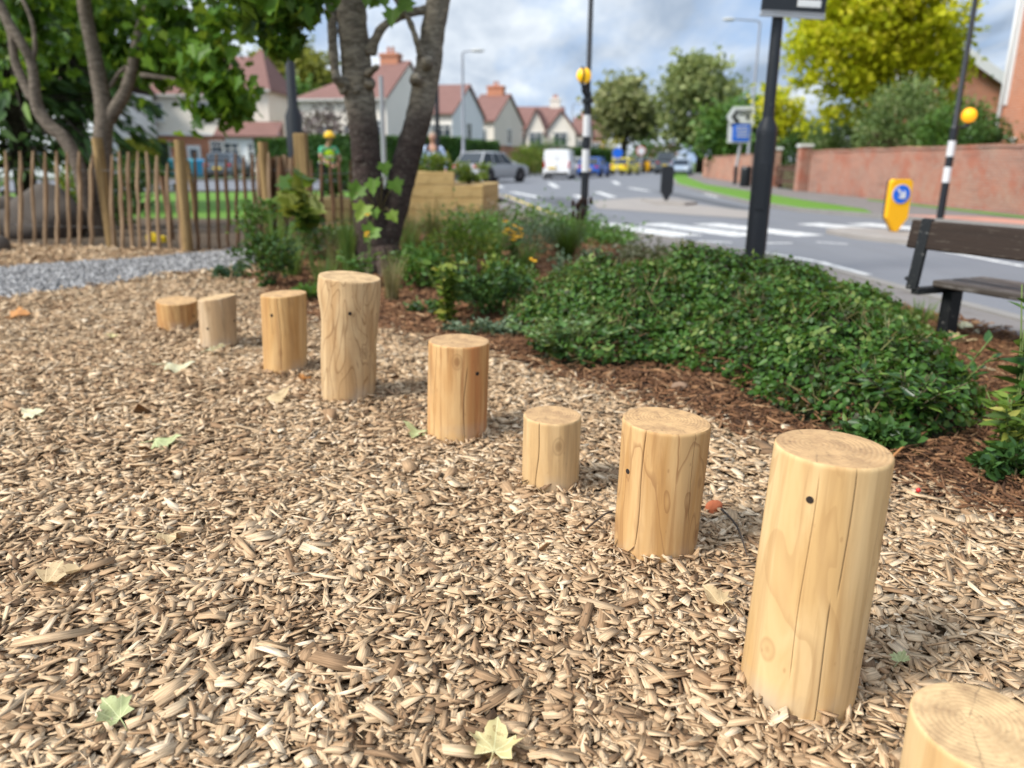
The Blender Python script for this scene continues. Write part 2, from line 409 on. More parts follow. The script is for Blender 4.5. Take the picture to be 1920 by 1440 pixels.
# lawn and bare earth behind the paling fence, side pavement
kind(MB().sheet([(-60, 12), (-18, 24.8), (-11, 27.2), (-7, 29.3), (-3.2, 30.6), (-2.3, 22), (-2.6, 15.5), (-30, 14)], -.02).build('lawn', LAWN), 'structure')
kind(MB().sheet([(-40, 9), (-7.2, 10.6), (-6.05, 10.2), (-4.2, 9.75), (-3.4, 10.1), (-2.0, 12.3), (-2.3, 15.6), (-5, 15.4), (-40, 16.5)], -.006).build('bare_earth', EARTH), 'structure')
kind(MB().prism(strip(KF[:6], .12, 1)+strip(KF[:6], 2.2, 1)[::-1], -.12, 0).build('side_pavement', PAVE), 'structure')
mul = grid_sheet('mulch_ground', [(-9, -2), (4.3, -2), (4.3, 1.2), (4.3, 1.6), (3.4, 4.6), (2.9, 7.4), (2.0, 9.4), (-.2, 15), (-2, 14.8), (-2.5, 12), (-3.5, 10.15), (-4.2, 9.8), (-6.05, 10.3), (-9, 10.9)], .1, lambda x, y: ground_h(x, y)-.012, MULCH); kind(mul, 'structure')
kind(grid_sheet('bark_bed', BARK, .06, lambda x, y: ground_h(x, y)+.006, BARKSOIL), 'structure')
kind(grid_sheet('gravel_path', GRAVEL, .06, lambda x, y: ground_h(x, y)+.004, GRAVELM), 'structure')
# road paint
def paint(name, quads, z=RZ+.004, mat=None):
    m = MB()
    for q in quads: m.sheet(q, z)
    return kind(m.build(name, mat or PAINT), 'structure')
def seg(a, b, w):
    a = Vector(a); b = Vector(b); d = (b-a).normalized(); n = Vector((-d.y, d.x))*w/2
    return [tuple(a-n), tuple(b-n), tuple(b+n), tuple(a+n)]
sv = Vector((.447, -.894)); zc_ = [(2.35+1.1*k, 14.45+.12*k) for k in range(6)]
paint('zebra_stripes', [seg(Vector(c)-sv*1.4, Vector(c)+sv*1.4, .70) for c in zc_ if not 5.6 < c[0] < 6.0])
def gl(*px): return [G(x, y, RZ) for x, y in px]
dash = []
for a, b in [((1310,452),(1372,455)),((1432,456),(1485,456)),((1530,454),(1590,458)),((1362,463),(1440,474)),((1446,476),(1530,490)),((1535,491),(1628,516)),
             ((1600,444),(1700,459)),((1720,462),(1920,500)),
             ((925,344),(940,352)),((960,360),(1010,370)),((1030,343),(1045,352)),((1080,366),(1100,374)),((1060,400),(1090,405)),((1120,360),(1150,370)),((1180,352),(1215,358)),((1150,340),(1160,346)),((1285,350),(1300,354)),((1325,364),(1350,370))]:
    dash.append(seg(G(*a, RZ), G(*b, RZ), .12 if a[1] > 380 else .3))
paint('road_markings', dash)
def off(pts, w): return strip(pts, w, -1)
yl = off(KL[10:16], .35); paint('yellow_line', [seg(yl[i], yl[i+1], .10) for i in range(len(yl)-1)], RZ+.004, plain('yellow_road_paint', (.62, .45, .08), .7))
paint('buff_patch', [gl((1110,377),(1200,371),(1420,398),(1430,412),(1300,404),(1120,391))], RZ+.008, ISLM)
t = MT('tarmac_patch'); p = t.pos(); c = t.mix(t.noise(p, 1.5, 5, .6), (.075, .08, .09), (.11, .115, .125)); PATCH = t.done(t.bsdf(c, .85, t.bump(t.noise(p, 150, 2), .5, .006)))
paint('tarmac_patch', [[(1.2,21),(2.1,20.6),(1.7,27),(.7,27)], [(5.9,21),(6.6,21),(6.5,33),(5.8,33)]], RZ+.003, PATCH)
kind(MB().prism([(5.6,13.9),(5.7,12.9),(6.25,11.9),(7.3,11.8),(7.45,12.6),(6.9,13.9),(6.2,14.3)], RZ-.02, RZ+.09).build('traffic_island', ISLM, bevel=.02), 'structure')
kind(MB().prism([(4.1,25.2),(5.3,25.2),(5.4,23),(4.9,22.4),(4.2,23)], RZ-.02, RZ+.09).build('traffic_island', ISLM, bevel=.02), 'structure')
kind(MB().sheet([(1.0,14.9),(1.4,13.7),(.95,13.0),(.2,14.3)], .018).build('tactile_paving', TACT), 'structure')
kind(MB().sheet([(8.3,18.3),(9.8,15.3),(11.2,15.6),(10.6,17.6)], .006).build('tactile_paving', TACT), 'structure')
# ------------------------------------------------------------------ the row of log posts (data first: chips keep clear of them)
#        bottom px     w   top px      w   axis nudge
STUMPS = [((334,628), 74, (331,563), 79), ((411,662), 69, (407,556), 75), ((536,707), 83, (532,550), 87), ((653,760), 102, (656,518), 112),
          ((857,835), 110, (861,638), 115), ((1031,936), 106, (1036,777), 110), ((1224,1070), 157, (1249,787), 166), ((1483,1372), 214, (1563,838), 226), None]
def axis_of(s):
    (bx, by), bw, (tx, ty), tw = s
    x, y = G(bx, by); r0 = bw/2*mpp(bx, by, y); y += r0*.96
    x = P(bx, by-10, y).x
    top = P(tx, ty, y); k = math.cos(math.atan((tx-960)/FPX)); r1 = tw/2*mpp(tx, ty, y)*k; r0 = bw/2*mpp(bx, by-14, y)*math.cos(math.atan((bx-960)/FPX))
    return x, y, r0, top.x-x, top.z, r1
POSTS = [axis_of(s) if s else None for s in STUMPS]
tp = P(1850, 1362, 1.07); POSTS[8] = (tp.x+.01, 1.07, .118, -.01, tp.z, .116)

# ------------------------------------------------------------------ wood chips
def chips(name, x, y, z, L, W, T, tilt, mat, rnd):
    N = len(x)
    o = np.array([(-.5,-.44),(.08,-.5),(.5,-.42),(.5,.42),(-.06,.5),(-.5,.42)])
    o = o[None]+rng.uniform(-1, 1, (N, 6, 2))*np.array([.07, .09])
    o[..., 1] *= 1-np.where(rng.uniform(0, 1, N) < .45, rng.uniform(.2, .8, N), 0)[:, None]*(o[..., 0]+.5)
    o[..., 0] += o[..., 1]*rng.normal(0, .16, N)[:, None]
    lx = o[..., 0]*L[:, None]; ly = o[..., 1]*W[:, None]
    bend = rng.normal(0, .035, N)[:, None]*L[:, None]*(4*o[..., 0]**2-.5)
    top = np.stack([lx, ly, T[:, None]/2+bend], -1); bot = np.stack([lx*.96, ly*.96, -T[:, None]/2+bend], -1)
    loc = np.concatenate([top, bot], 1)
    ya = rng.uniform(0, 2*np.pi, N); ta = rng.normal(0, 1, N)*tilt; ra = rng.normal(0, 1, N)*tilt*1.3
    c, s = np.cos(ta), np.sin(ta); c2, s2 = np.cos(ra), np.sin(ra); c3, s3 = np.cos(ya), np.sin(ya)
    X, Y, Z = loc[..., 0], loc[..., 1], loc[..., 2]
    Y, Z = Y*c2[:, None]-Z*s2[:, None], Y*s2[:, None]+Z*c2[:, None]
    X, Z = X*c[:, None]+Z*s[:, None], -X*s[:, None]+Z*c[:, None]
    X, Y = X*c3[:, None]-Y*s3[:, None], X*s3[:, None]+Y*c3[:, None]
    V = np.stack([X+x[:, None], Y+y[:, None], Z+z[:, None]], -1).reshape(-1, 3)
    base = (np.arange(N)*12)[:, None]
    sides = np.array([(i, (i+1) % 6, 6+(i+1) % 6, 6+i) for i in range(6)])[:, ::-1].ravel()
    lp = np.concatenate([base+np.arange(6), base+sides], 1).ravel()
    cnt = np.tile([6]+[4]*6, N)
    lc = loc.copy(); lc[..., 0] *= 16; lc[..., 1] *= 240; lc[..., 2] *= 240
    lc += rng.uniform(0, 200, (N, 1, 1))
    me = mesh_np(name, V, lp, cnt, {'rnd': ('FLOAT', 'FACE', np.repeat(rnd, 7)), 'grain': ('FLOAT_VECTOR', 'POINT', lc.reshape(-1, 3))})
    return link(name, me, mat)
def chip_mat(name, stops, fine=.3):
    t = MT(name); a = t.attr('rnd'); gv = t.attr('grain', 'Vector')
    c = t.ramp(a, stops)
    n = t.noise(gv, 1.0, 3, .6)
    c = t.mix(t.ramp(n, [(.40, fine*1.35), (.58, 0.)]), c, (.06, .036, .018))
    return t.done(t.bsdf(c, .85, t.bump(n, .35, .004), spec=.2))
CHIP = chip_mat('wood_chip', [(0, (.06, .036, .020)), (.11, (.195, .118, .066)), (.25, (.36, .222, .122)), (.46, (.545, .37, .215)), (.71, (.70, .515, .325)), (.92, (.85, .695, .50)), (1, (.50, .44, .37))])
BARKC = chip_mat('bark_shred', [(0, (.04, .02, .012)), (.3, (.13, .06, .03)), (.6, (.24, .115, .055)), (.85, (.36, .20, .10)), (1, (.52, .35, .20))])
def near_posts(x, y, m):
    k = np.zeros(x.shape, bool)
    for p in POSTS: k |= (x-p[0])**2+(y-p[1])**2 < (p[2]+m)**2
    return k
def in_view(x, y, m=1.3):
    return (np.abs(x) < .72*(y+.35)+m) & (y > .35)
MULP = [(-9, -2), (4.2, -2), (4.2, 1.2), (4.2, 1.6), (3.2, 4.6), (-.2, 9.7), (-3.3, 10.1), (-4.2, 9.75), (-6.05, 10.25), (-9, 10.8)]
def chip_field(n, y0, y1, sl, sw, zs, tilt, extra=0.0):
    y = rng.uniform(y0, y1, n); x = rng.uniform(-.75*y1-1, .75*y1+1, n)
    blur = rng.normal(0, .10, (2, n))
    k = in_view(x, y) & ~near_posts(x, y, -.015) & inpoly(x, y, MULP) & ~inpoly(x+blur[0], y+blur[1], BARK) & ~inpoly(x+.6*blur[0], y+.6*blur[1], GRAVEL)
    x, y = x[k], y[k]; N = len(x)
    L = sl*np.exp(rng.normal(0, .42, N)); W = np.minimum(sw*np.exp(rng.normal(0, .50, N)), L*.70); T = np.clip(W*rng.uniform(.08, .20, N), .001, .0034)
    lay = rng.uniform(0, 1, N)
    z = ground_h(x, y)+lay*zs
    rnd = np.clip(rng.beta(2.3, 2.0, N)*.82+.18*vnoise(x, y, 3.0, 9)-.02, 0, 1)
    return x, y, z, L, W, T, tilt*np.where(rng.uniform(0, 1, N) < .14, 2.8, 1.0), rnd
def cat(*fs): return [np.concatenate([f[i] for f in fs]) for i in range(8)]
def bank():                                  # chips heaped against the foot of each log
    X, Y = [], []; Z = []
    for p in POSTS:
        n = 150; a = rng.uniform(0, 2*np.pi, n); e = rng.exponential(.018, n); r = p[2]+.004+e
        X.append(p[0]+r*np.cos(a)); Y.append(p[1]+r*np.sin(a)); Z.append(rng.uniform(.012, .050, n)*np.exp(-e/.04))
    x, y, z = map(np.concatenate, (X, Y, Z)); N = len(x); L = .034*np.exp(rng.normal(0, .35, N)); W = np.minimum(.012*np.exp(rng.normal(0, .4, N)), L*.7)
    return x, y, ground_h(x, y)+z, L, W, np.clip(W*.15, .001, .003), np.full(N, .38), np.clip(rng.beta(2.3, 2.0, N)*.9, 0, 1)
f = cat(chip_field(64000, .35, 2.6, .042, .0140, .021, .12), chip_field(18000, .4, 3.2, .026, .0065, .028, .22), chip_field(56000, 2.6, 4.6, .046, .0145, .022, .12), chip_field(24000, 3.0, 5.6, .030, .007, .030, .22), chip_field(52000, 4.6, 7.2, .050, .0155, .025, .15), chip_field(32000, 7.2, 10.4, .060, .020, .032, .24),
        chip_field(3600, .75, 4.0, .058, .021, .032, .18), bank())
o = chips('wood_chips', *f[:6], f[6], CHIP, f[7]); kind(o, 'stuff', 'loose pale tan wood chips covering the play area around the logs', 'wood chips')
# bark shreds in the bed
def bark_field(n, y0, y1, sl, sw, pn=.08):
    y = rng.uniform(y0, y1, n); x = rng.uniform(-4, 4.6, n); b = rng.normal(0, pn, (2, n))
    k = in_view(x, y) & inpoly(x+b[0], y+b[1], BARK) & ~near_posts(x, y, 0)
    x, y = x[k], y[k]; N = len(x)
    L = sl*np.exp(rng.normal(0, .5, N)); W = sw*np.exp(rng.normal(0, .4, N)); T = W*rng.uniform(.3, .8, N)
    mh = mound_h(x, y)
    z = np.maximum(ground_h(x, y)+.004+rng.uniform(0, .03, N), mh+.006)
    k = mh < .12
    return [a[k] for a in (x, y, z, L, W, T, np.full(N, .22), np.clip(rng.beta(2, 2.2, N), 0, 1))]
f = cat(bark_field(96000, .9, 5.2, .050, .0062), bark_field(60000, 5.2, 9.5, .06, .010), bark_field(16000, 9.5, 15, .07, .016))
o = chips('bark_mulch', *f[:6], f[6], BARKC, f[7]); kind(o, 'stuff', 'reddish brown shredded bark mulch over the planting bed', 'bark mulch')
# gravel
n = 52000; y = rng.uniform(5, 10.4, n); x = rng.uniform(-8, -2.4, n); b = rng.normal(0, .05, (2, n))
k = inpoly(x+b[0], y+b[1], GRAVEL) & in_view(x, y); x, y = x[k], y[k]; N = len(x)
W = .020*np.exp(rng.normal(0, .3, N)); rr = rng.uniform(0, 1, N)
STONE = chip_mat('gravel_stone', [(0, (.11, .11, .11)), (.5, (.225, .222, .222)), (.85, (.33, .325, .322)), (1, (.50, .49, .48))], .1)
o = chips('gravel', x, y, ground_h(x, y)+.008+rng.uniform(0, .012, N), W*1.25, W, W*.7, np.full(N, .4), STONE, rr); kind(o, 'stuff', 'grey slate gravel of the path along the fence', 'gravel')

# ------------------------------------------------------------------ log posts
def wood_mat(name, pale, mid, dark, contour=0.0, streak=.5, seed=0.0, nc=7.0, red=None, stain=.25):
    t = MT(name); o = t.map(t.obj(), (1,1,1), (seed, seed*1.7, seed*.6))
    st = t.noise(t.map(o, (30, 30, 1.3)), 1.0, 6, .66, .5)                       # fine vertical fibre
    broad = t.noise(t.map(o, (9, 9, 1.6)), 1.0, 4, .55, .8)
    c = t.mix(t.ramp(broad, [(.40, 0.), (.60, 1.)]), pale, mid)
    c = t.mix(t.math('MULTIPLY', t.ramp(st, [(.48, 0.), (.60, 1.)]), streak), c, dark)
    if red: c = t.mix(t.ramp(t.noise(t.map(o, (13, 13, .9), (4, 2, 1)), 1.0, 3), [(.50, 0.), (.66, .75)]), c, red)
    if contour > 0:                                                               # cathedral figure: growth rings cut by the surface
        f_ = t.math('ADD', t.math('MULTIPLY', t.noise(t.map(o, (6.5, 6.5, 2.0), (7, 3, 5)), 1.0, 2.0, .45, .9), nc), t.math('MULTIPLY', t.noise(t.map(o, (60, 60, 8)), 1., 2), .06))
        fr = t.math('FRACT', f_)
        c = t.mix(t.math('MULTIPLY', t.ramp(fr, [(0, .2), (.80, .0), (.955, 1.), (.985, 1.), (1, .15)]), contour), c, dark)
    sp_ = t.noise(t.map(o, (5, 5, 3), (2, 9, 4)), 1.0, 6, .7)
    c = t.mix(t.math('MULTIPLY', t.ramp(sp_, [(.58, 0.), (.74, 1.)]), stain), c, (.24, .16, .085))
    sc = t.vor(t.map(o, (30, 30, 14)), 1.0); c = t.mix(t.math('MULTIPLY', t.ramp(sc, [(.05, 1.), (.12, 0.)]), .45), c, dark)   # little knots and nicks
    kn = t.vor(t.map(o, (6.5, 6.5, 4.2), (3, 1, 2)), 1.0); c = t.mix(t.ramp(kn, [(.05, .75), (.085, .45), (.10, .15), (.135, .4), (.16, 0.)]), c, tuple(v*.85 for v in dark))
    cr_ = t.attr('crack'); c = t.mix(cr_, c, (.12, .085, .055))
    gz = t.nd('SeparateXYZ', {0: t.obj()}).outputs[2]
    gr = t.math('MULTIPLY', t.ramp(gz, [(.0, 1.), (.10, 0.)]), t.ramp(t.noise(t.map(o, (7, 7, 4), (1, 2, 3)), 1., 4), [(.45, 0.), (.62, .8)]))
    c = t.mix(gr, c, (.36, .34, .31))                                              # grey soil film near the foot
    fac = t.noise(t.map(o, (24, 24, 2.2), (8, 1, 0)), 1., 2)
    h = t.math('ADD', t.math('ADD', t.math('MULTIPLY', st, .6), t.math('MULTIPLY', t.noise(t.map(o, (70, 70, 9)), 1., 3), .4)), t.math('MULTIPLY', fac, 1.6))
    return t.done(t.bsdf(c, .62, t.bump(h, .28, .004), spec=.25))
def endgrain_mat(name, pale, dark, seed=0):
    t = MT(name); o = t.obj()
    d = t.nd('VectorMath', {0: t.map(o, (1, 1, 0), (.012+seed*.01, -.015, 0))}, operation='LENGTH').outputs['Value']
    d = t.math('ADD', d, t.math('MULTIPLY', t.noise(o, 14, 4), .018))
    ring = t.math('SINE', t.math('MULTIPLY', d, 620.0))
    c = t.mix(t.math('MULTIPLY_ADD', ring, .13, .34), pale, dark)
    c = t.mix(t.ramp(t.noise(t.map(o, (1,1,1), (seed, 3, 0)), 17, 7, .7), [(.42, 0.), (.75, .8)]), c, (.19, .105, .055))
    c = t.mix(t.ramp(t.noise(t.map(o, (1,1,1), (seed, 1, 5)), 60, 3, .6), [(.60, 0.), (.72, .55)]), c, (.10, .06, .035))
    sx_ = t.nd('SeparateXYZ', {0: t.map(o, (1, 1, 1), (.012+seed*.01, -.015, 0))})
    an = t.math('ARCTAN2', sx_.outputs[1], sx_.outputs[0]); an = t.math('ADD', an, t.math('MULTIPLY', t.noise(o, 22, 3), .30))
    sp = t.math('ABSOLUTE', t.math('SUBTRACT', t.math('FRACT', t.math('MULTIPLY', an, 1.432)), .5))
    ck = t.math('MULTIPLY', t.ramp(t.math('MULTIPLY', sp, d), [(.0, 1.), (.0011, 0.)]), t.ramp(t.noise(t.map(o, (1, 1, 1), (seed*3, 0, 2)), 13, 2), [(.49, 0.), (.60, .55)]))
    c = t.mix(ck, c, (.075, .05, .032))
    return t.done(t.bsdf(c, .75, t.bump(t.math('ADD', t.math('MULTIPLY', ring, .45), t.noise(o, 90, 4)), .3, .003)))
HOLE = plain('hole_shade', (.028, .02, .015), .95)  # near-black disc on the log face, the hole's inner shade put into its colour
def log_post(i, label, mat, emat, cracks, hole=None, bulge=None, tilt=(0, 0), waves=.010):
    x, y, r0, lx, h, r1 = POSTS[i]
    root = thing('log_post', label, 'log post', (x, y, 0), group='row of wooden stepping posts')
    n0 = 120
    ang = [2*math.pi*k/n0 for k in range(n0)]
    for cx_, z0, z1, wd, dp in cracks:
        ang += [cx_+d for d in (-.45*wd/r0, -.16*wd/r0, 0, .16*wd/r0, .45*wd/r0)]
    ang = sorted(a % (2*math.pi) for a in ang)
    ang = [a for k, a in enumerate(ang) if k == 0 or a-ang[k-1] > 1e-4]
    zs = [-.06]+list(np.linspace(0.0, 1.0, 46)*(h-.014))+[h-.009, h-.004, h-.0012]
    n = len(ang); vs = []; cr_at = []
    ph = i*1.9
    def rad(a, z):
        u = min(max(z/h, 0), 1); r = r0+(r1-r0)*u
        r *= 1+waves*(math.sin(2*a+ph+2.2*u)+.6*math.sin(3*a-ph*2)+.35*math.sin(5*a+ph+5*u))
        if bulge: r *= 1+bulge(a, u)
        return r
    for z in zs:
        u = min(max(z/h, 0), 1)
        e = h-z; rin = 0 if e > .007 else (.007-e)**2/.007*.6
        for a in ang:
            cd = 0.0
            for cx_, z0, z1, wd, dp in cracks:
                if z0 <= u <= z1:
                    wob = .05*math.sin(u*9+cx_*7)+.025*math.sin(u*23+cx_*3)
                    d = abs((a-cx_-0*wob+math.pi) % (2*math.pi)-math.pi)*r0
                    k = max(0, 1-d/(wd*.45))*min(1, (u-z0)/.06+.15)*min(1, (z1-u)/.06+.15)
                    cd = max(cd, k*dp*.6)
            r = rad(a, z)-rin-cd
            sw = .06*math.sin(u*2.4+i)+.03*math.sin(u*7+i*2)      # fibre twist carries the cracks with it
            aa = a+sw
            tz = (tilt[0]*math.cos(aa)+tilt[1]*math.sin(aa))*r*u
            vs.append((lx*u+r*math.cos(aa), r*math.sin(aa), z+tz)); cr_at.append(min(.85, cd/.004))
    fs = [(k*n+j, k*n+(j+1) % n, (k+1)*n+(j+1) % n, (k+1)*n+j) for k in range(len(zs)-1) for j in range(n)]
    m = MB(); m.add(vs, fs); b = m.build('log_body', mat, root, smooth=True)
    at = b.data.attributes.new('crack', 'FLOAT', 'POINT'); at.data.foreach_set('value', cr_at)
    # sawn top
    rim = vs[-n:]; cxm = sum(p[0] for p in rim)/n; cym = sum(p[1] for p in rim)/n; czm = sum(p[2] for p in rim)/n
    m = MB(); rings = [0, .03, .10, .25, .5, .8]
    tv = []
    for q in rings:
        for p in rim:
            tv.append((p[0]+(cxm-p[0])*q-lx, p[1]+(cym-p[1])*q, p[2]+(czm-p[2])*q-h+.0012*min(1, q/.03)+.0012*math.sin(p[0]*90*(1-q)+i)*(q > .05)))
    tv.append((cxm-lx, cym, czm-h+.001))
    fs = [(k*n+j, k*n+(j+1) % n, (k+1)*n+(j+1) % n, (k+1)*n+j) for k in range(len(rings)-1) for j in range(n)]
    fs += [((len(rings)-1)*n+j, (len(rings)-1)*n+(j+1) % n, len(rings)*n) for j in range(n)]
    m.add(tv, fs); e = m.build('sawn_top', emat, root, smooth=True); e.location = (lx, 0, h)
    if hole:
        for hpx, hpy, hr in hole:
            q_h = P(hpx, hpy, y-.93*r0); hz = q_h.z; u0 = hz/h; a = -math.pi/2+math.asin(max(-.97, min(.97, (q_h.x-x-lx*u0)/(r0+(r1-r0)*u0))))-.06*math.sin(u0*2.4+i)-.03*math.sin(u0*7+i*2)
            u = hz/h; r = rad(a, hz); aa = a+.06*math.sin(u*2.4+i)+.03*math.sin(u*7+i*2)
            c = Vector((lx*u+r*math.cos(aa), r*math.sin(aa), hz)); nrm = Vector((math.cos(aa), math.sin(aa), 0))
            m = MB(); s_ = Vector((-nrm.y, nrm.x, 0)); kk = 14
            ring = lambda rr, dep: [c+nrm*dep+s_*rr*math.cos(2*math.pi*q/kk)+Vector((0,0,1))*rr*1.0*math.sin(2*math.pi*q/kk) for q in range(kk)]
            hr *= .62; a0 = ring(hr*1.05, -.01); a1 = ring(hr*1.05, .0012); a2 = ring(hr*.9, .0020); a3 = ring(hr*.6, .0016)
            m.add(a0+a1+a2+a3, [(s*kk+q, s*kk+(q+1) % kk, (s+1)*kk+(q+1) % kk, (s+1)*kk+q) for s in range(3) for q in range(kk)]+[tuple(3*kk+q for q in range(kk))])
            m.build('bolt_hole', HOLE, root)
    return root
PALE, MID, DK = (0.640, 0.444, 0.227), (0.520, 0.312, 0.129), (0.300, 0.156, 0.062)
W_ORANGE = wood_mat('wood_orange', (0.580, 0.353, 0.144), (0.420, 0.211, 0.072), (0.300, 0.142, 0.052), .4, .7, 1.3, 5, stain=.4)
W_GREY = wood_mat('wood_greyish', (0.580, 0.434, 0.278), (0.420, 0.282, 0.155), (0.260, 0.172, 0.093), .0, .5, 2.9, stain=.6)
W_PLAIN = wood_mat('wood_honey', (0.600, 0.383, 0.169), (0.490, 0.273, 0.097), (0.320, 0.161, 0.062), .0, .5, 4.1, stain=.3)
W_SWIRL = wood_mat('wood_swirled', (0.580, 0.413, 0.227), (0.480, 0.303, 0.144), (0.220, 0.116, 0.047), .75, .35, 6.4, 9.0, stain=.3)
W_RED = wood_mat('wood_red_streaked', (0.600, 0.383, 0.175), (0.500, 0.273, 0.103), (0.300, 0.142, 0.052), .0, .85, 8.0, red=(0.460, 0.172, 0.057), stain=.35)
W_PALE = wood_mat('wood_pale', PALE, (0.530, 0.343, 0.159), (0.330, 0.202, 0.093), .0, .42, 9.5, stain=.3)
W_FIG = wood_mat('wood_figured', (0.600, 0.388, 0.180), (0.480, 0.273, 0.103), (0.270, 0.131, 0.052), .60, .4, 11.2, 6.0, stain=.4)
W_CREAM = wood_mat('wood_cream', (0.670, 0.474, 0.242), (0.560, 0.358, 0.155), (0.360, 0.202, 0.082), .35, .34, 13.7, 2.6, stain=.4)
W_CREAM2 = wood_mat('wood_cream_low', (0.660, 0.464, 0.237), (0.580, 0.373, 0.169), (0.360, 0.202, 0.093), .0, .25, 15.1, stain=.3)
EG = [endgrain_mat('end_grain_%s' % nm, p, d, s) for nm, p, d, s in (('amber', (0.560, 0.363, 0.175), (0.460, 0.262, 0.113), 0), ('tan', (0.600, 0.424, 0.227), (0.500, 0.323, 0.155), 1), ('ochre', (0.520, 0.343, 0.175), (0.420, 0.242, 0.103), 2))]
F = -math.pi/2        # the side facing the camera
log_post(0, 'shortest log post, half hidden at the far end of the row', W_ORANGE, EG[0], [(F+.9, .2, 1, .003, .006)], [(354, 597, .012)], tilt=(-.05, .05))
log_post(1, 'greyish log post with black cracks on top, second from the far end', W_GREY, EG[1], [(F-.55, .05, .95, .003, .006), (F+.6, .4, 1, .002, .005)], [(390, 616, .012), (443, 606, .011)], tilt=(.12, 0), waves=.02)
log_post(2, 'plain honey coloured log post with two fine cracks and a hole', W_PLAIN, EG[0], [(F-.28, .55, 1, .0022, .005), (F+.1, 0, 1, .0028, .006), (F+.3, .5, 1, .002, .004)], [(510, 591, .013)], tilt=(.03, 0))
def swirl_bulge(a, u):
    g = lambda c, w: math.exp(-(((a-c+math.pi) % (2*math.pi)-math.pi)/w)**2)
    return .075*g(F-1.35, .7)*math.exp(-((u-.88)/.12)**2)-.06*g(F-1.4, .8)*math.exp(-((u-.62)/.16)**2)+.03*g(F+1.5, .7)*math.exp(-((u-.86)/.16)**2)-.05*g(F+1.5, .8)*math.exp(-((u-.45)/.22)**2)+.05*g(F+.2, .5)*math.exp(-((u-.78)/.10)**2)
    d = (a-(F-.9)); return .10*math.exp(-(d/.6)**2-((u-.9)/.13)**2)-.035*math.exp(-((a-F-.3)/.9)**2-((u-.55)/.2)**2)+.02*math.sin(7*u+2*a)
log_post(3, 'tallest far log post with swirling grain around a knot', W_SWIRL, EG[1], [(F+.75, .1, 1, .0022, .004)], [(657, 587, .014)], bulge=swirl_bulge, tilt=(-.10, .03), waves=.022)
log_post(4, 'reddish streaked log post with a dark hole on its right side', W_RED, EG[2], [(F-.75, .0, 1, .0025, .005), (F+.35, .0, .8, .0035, .008)], [(894, 703, .013)], tilt=(-.02, 0))
log_post(5, 'short pale log post with one long crack on its left', W_PALE, EG[2], [(F-.52, .02, 1, .0035, .008)], tilt=(-.02, 0))
log_post(6, 'thick log post with cathedral grain, second tall one from the right', W_FIG, EG[0], [(F-.68, .15, 1, .0026, .006), (F+.50, .35, 1, .0028, .007)], [(1184, 897, .012)], tilt=(-.05, 0), waves=.016)
log_post(7, 'big cream log post standing in front on the right, long dark cracks', W_CREAM, EG[2], [(F-.62, .2, .97, .0020, .004), (F-.02, .55, 1, .0028, .008), (F-.12, 0, .52, .0028, .008), (F+.62, .1, .9, .0017, .004)], [(1527, 948, .0115)], tilt=(-.02, 0), waves=.010)
log_post(8, 'nearest log post cut off by the bottom right corner', W_CREAM2, EG[1], [(F-.3, 0, .9, .002, .005)], waves=.012)

# ------------------------------------------------------------------ mound under the ground cover
xs = np.arange(-.2, 3.75, .045)
MP = [(-.2, 3), (1.0, 2.8), (3.7, 2.8), (3.9, 6.8), (1.6, 7.0), (-.2, 6.2)]
t = MT('mound_soil'); c = t.mix(t.noise(t.pos(), 9, 5), (.02, .018, .010), (.05, .05, .02)); MS = t.done(t.bsdf(c, .95))
kind(grid_sheet('mound', MP, .05, lambda x, y: mound_h(x, y)-.02, MS), 'structure')
def surf(n, lo=.03):
    x = rng.uniform(-.2, 3.8, n); y = rng.uniform(2.7, 6.9, n); h = mound_h(x, y); k = h > lo
    x, y, h = x[k], y[k], h[k]; e = .03
    nx = -(mound_h(x+e, y)-h)/e; ny = -(mound_h(x, y+e)-h)/e
    Nn = np.stack([nx, ny, np.ones_like(nx)], 1); Nn /= np.linalg.norm(Nn, axis=1, keepdims=True)
    return x, y, h, Nn
def cover(name, n, size, mat, shape, width, lift, jit, rbias=0.0, lo=.03, mask=None, fold=.25):
    x, y, h, Nn = surf(n, lo)
    if mask is not None:
        k = mask(x, y); x, y, h, Nn = x[k], y[k], h[k], Nn[k]
    N = len(x)
    up = rng.uniform(0, 1, N)**1.5*lift*(.4+1.3*vnoise(x, y, 7, 31))
    C = np.stack([x, y, h], 1)+Nn*up[:, None]
    A = rdir(N); A -= Nn*np.sum(A*Nn, 1, keepdims=True)*.7
    nn = Nn+rng.normal(0, jit, (N, 3))
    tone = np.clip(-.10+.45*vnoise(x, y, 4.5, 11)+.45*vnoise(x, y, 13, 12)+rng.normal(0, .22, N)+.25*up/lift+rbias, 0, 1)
    return leaf_obj(name, C, size, mat, None, shape, width, A, nn, rnd=tone, fold=fold)
IVY = leaf_mat('ground_cover_leaf', [(0, (.045, .040, .014)), (.13, (.016, .045, .008)), (.36, (.032, .10, .013)), (.62, (.055, .145, .018)), (.87, (.095, .20, .035)), (1, (.21, .28, .07))], .28, .45, .3)
RND = [(0,0),(.12,.34),(.38,.52),(.7,.48),(.93,.25),(1,0),(.93,-.25),(.7,-.48),(.38,-.52),(.12,-.34)]
o = cover('ground_cover', 100000, .0275, IVY, RND, .85, .065, .85); kind(o, 'stuff', 'dense dark green creeping ground cover over the mound beside the logs', 'ground cover')
o = cover('ground_cover_leaves', 9000, .045, IVY, LANCE, .45, .09, .7, .10); kind(o, 'stuff', 'larger lance shaped weed leaves poking from the mound', 'ground cover')
x, y, h, Nn = surf(13000); k = vnoise(x, y, 3, 21) > .46; x, y, h, Nn = x[k], y[k], h[k], Nn[k]; N = len(x)
A = Nn*1.0+rng.normal(0, .75, (N, 3))
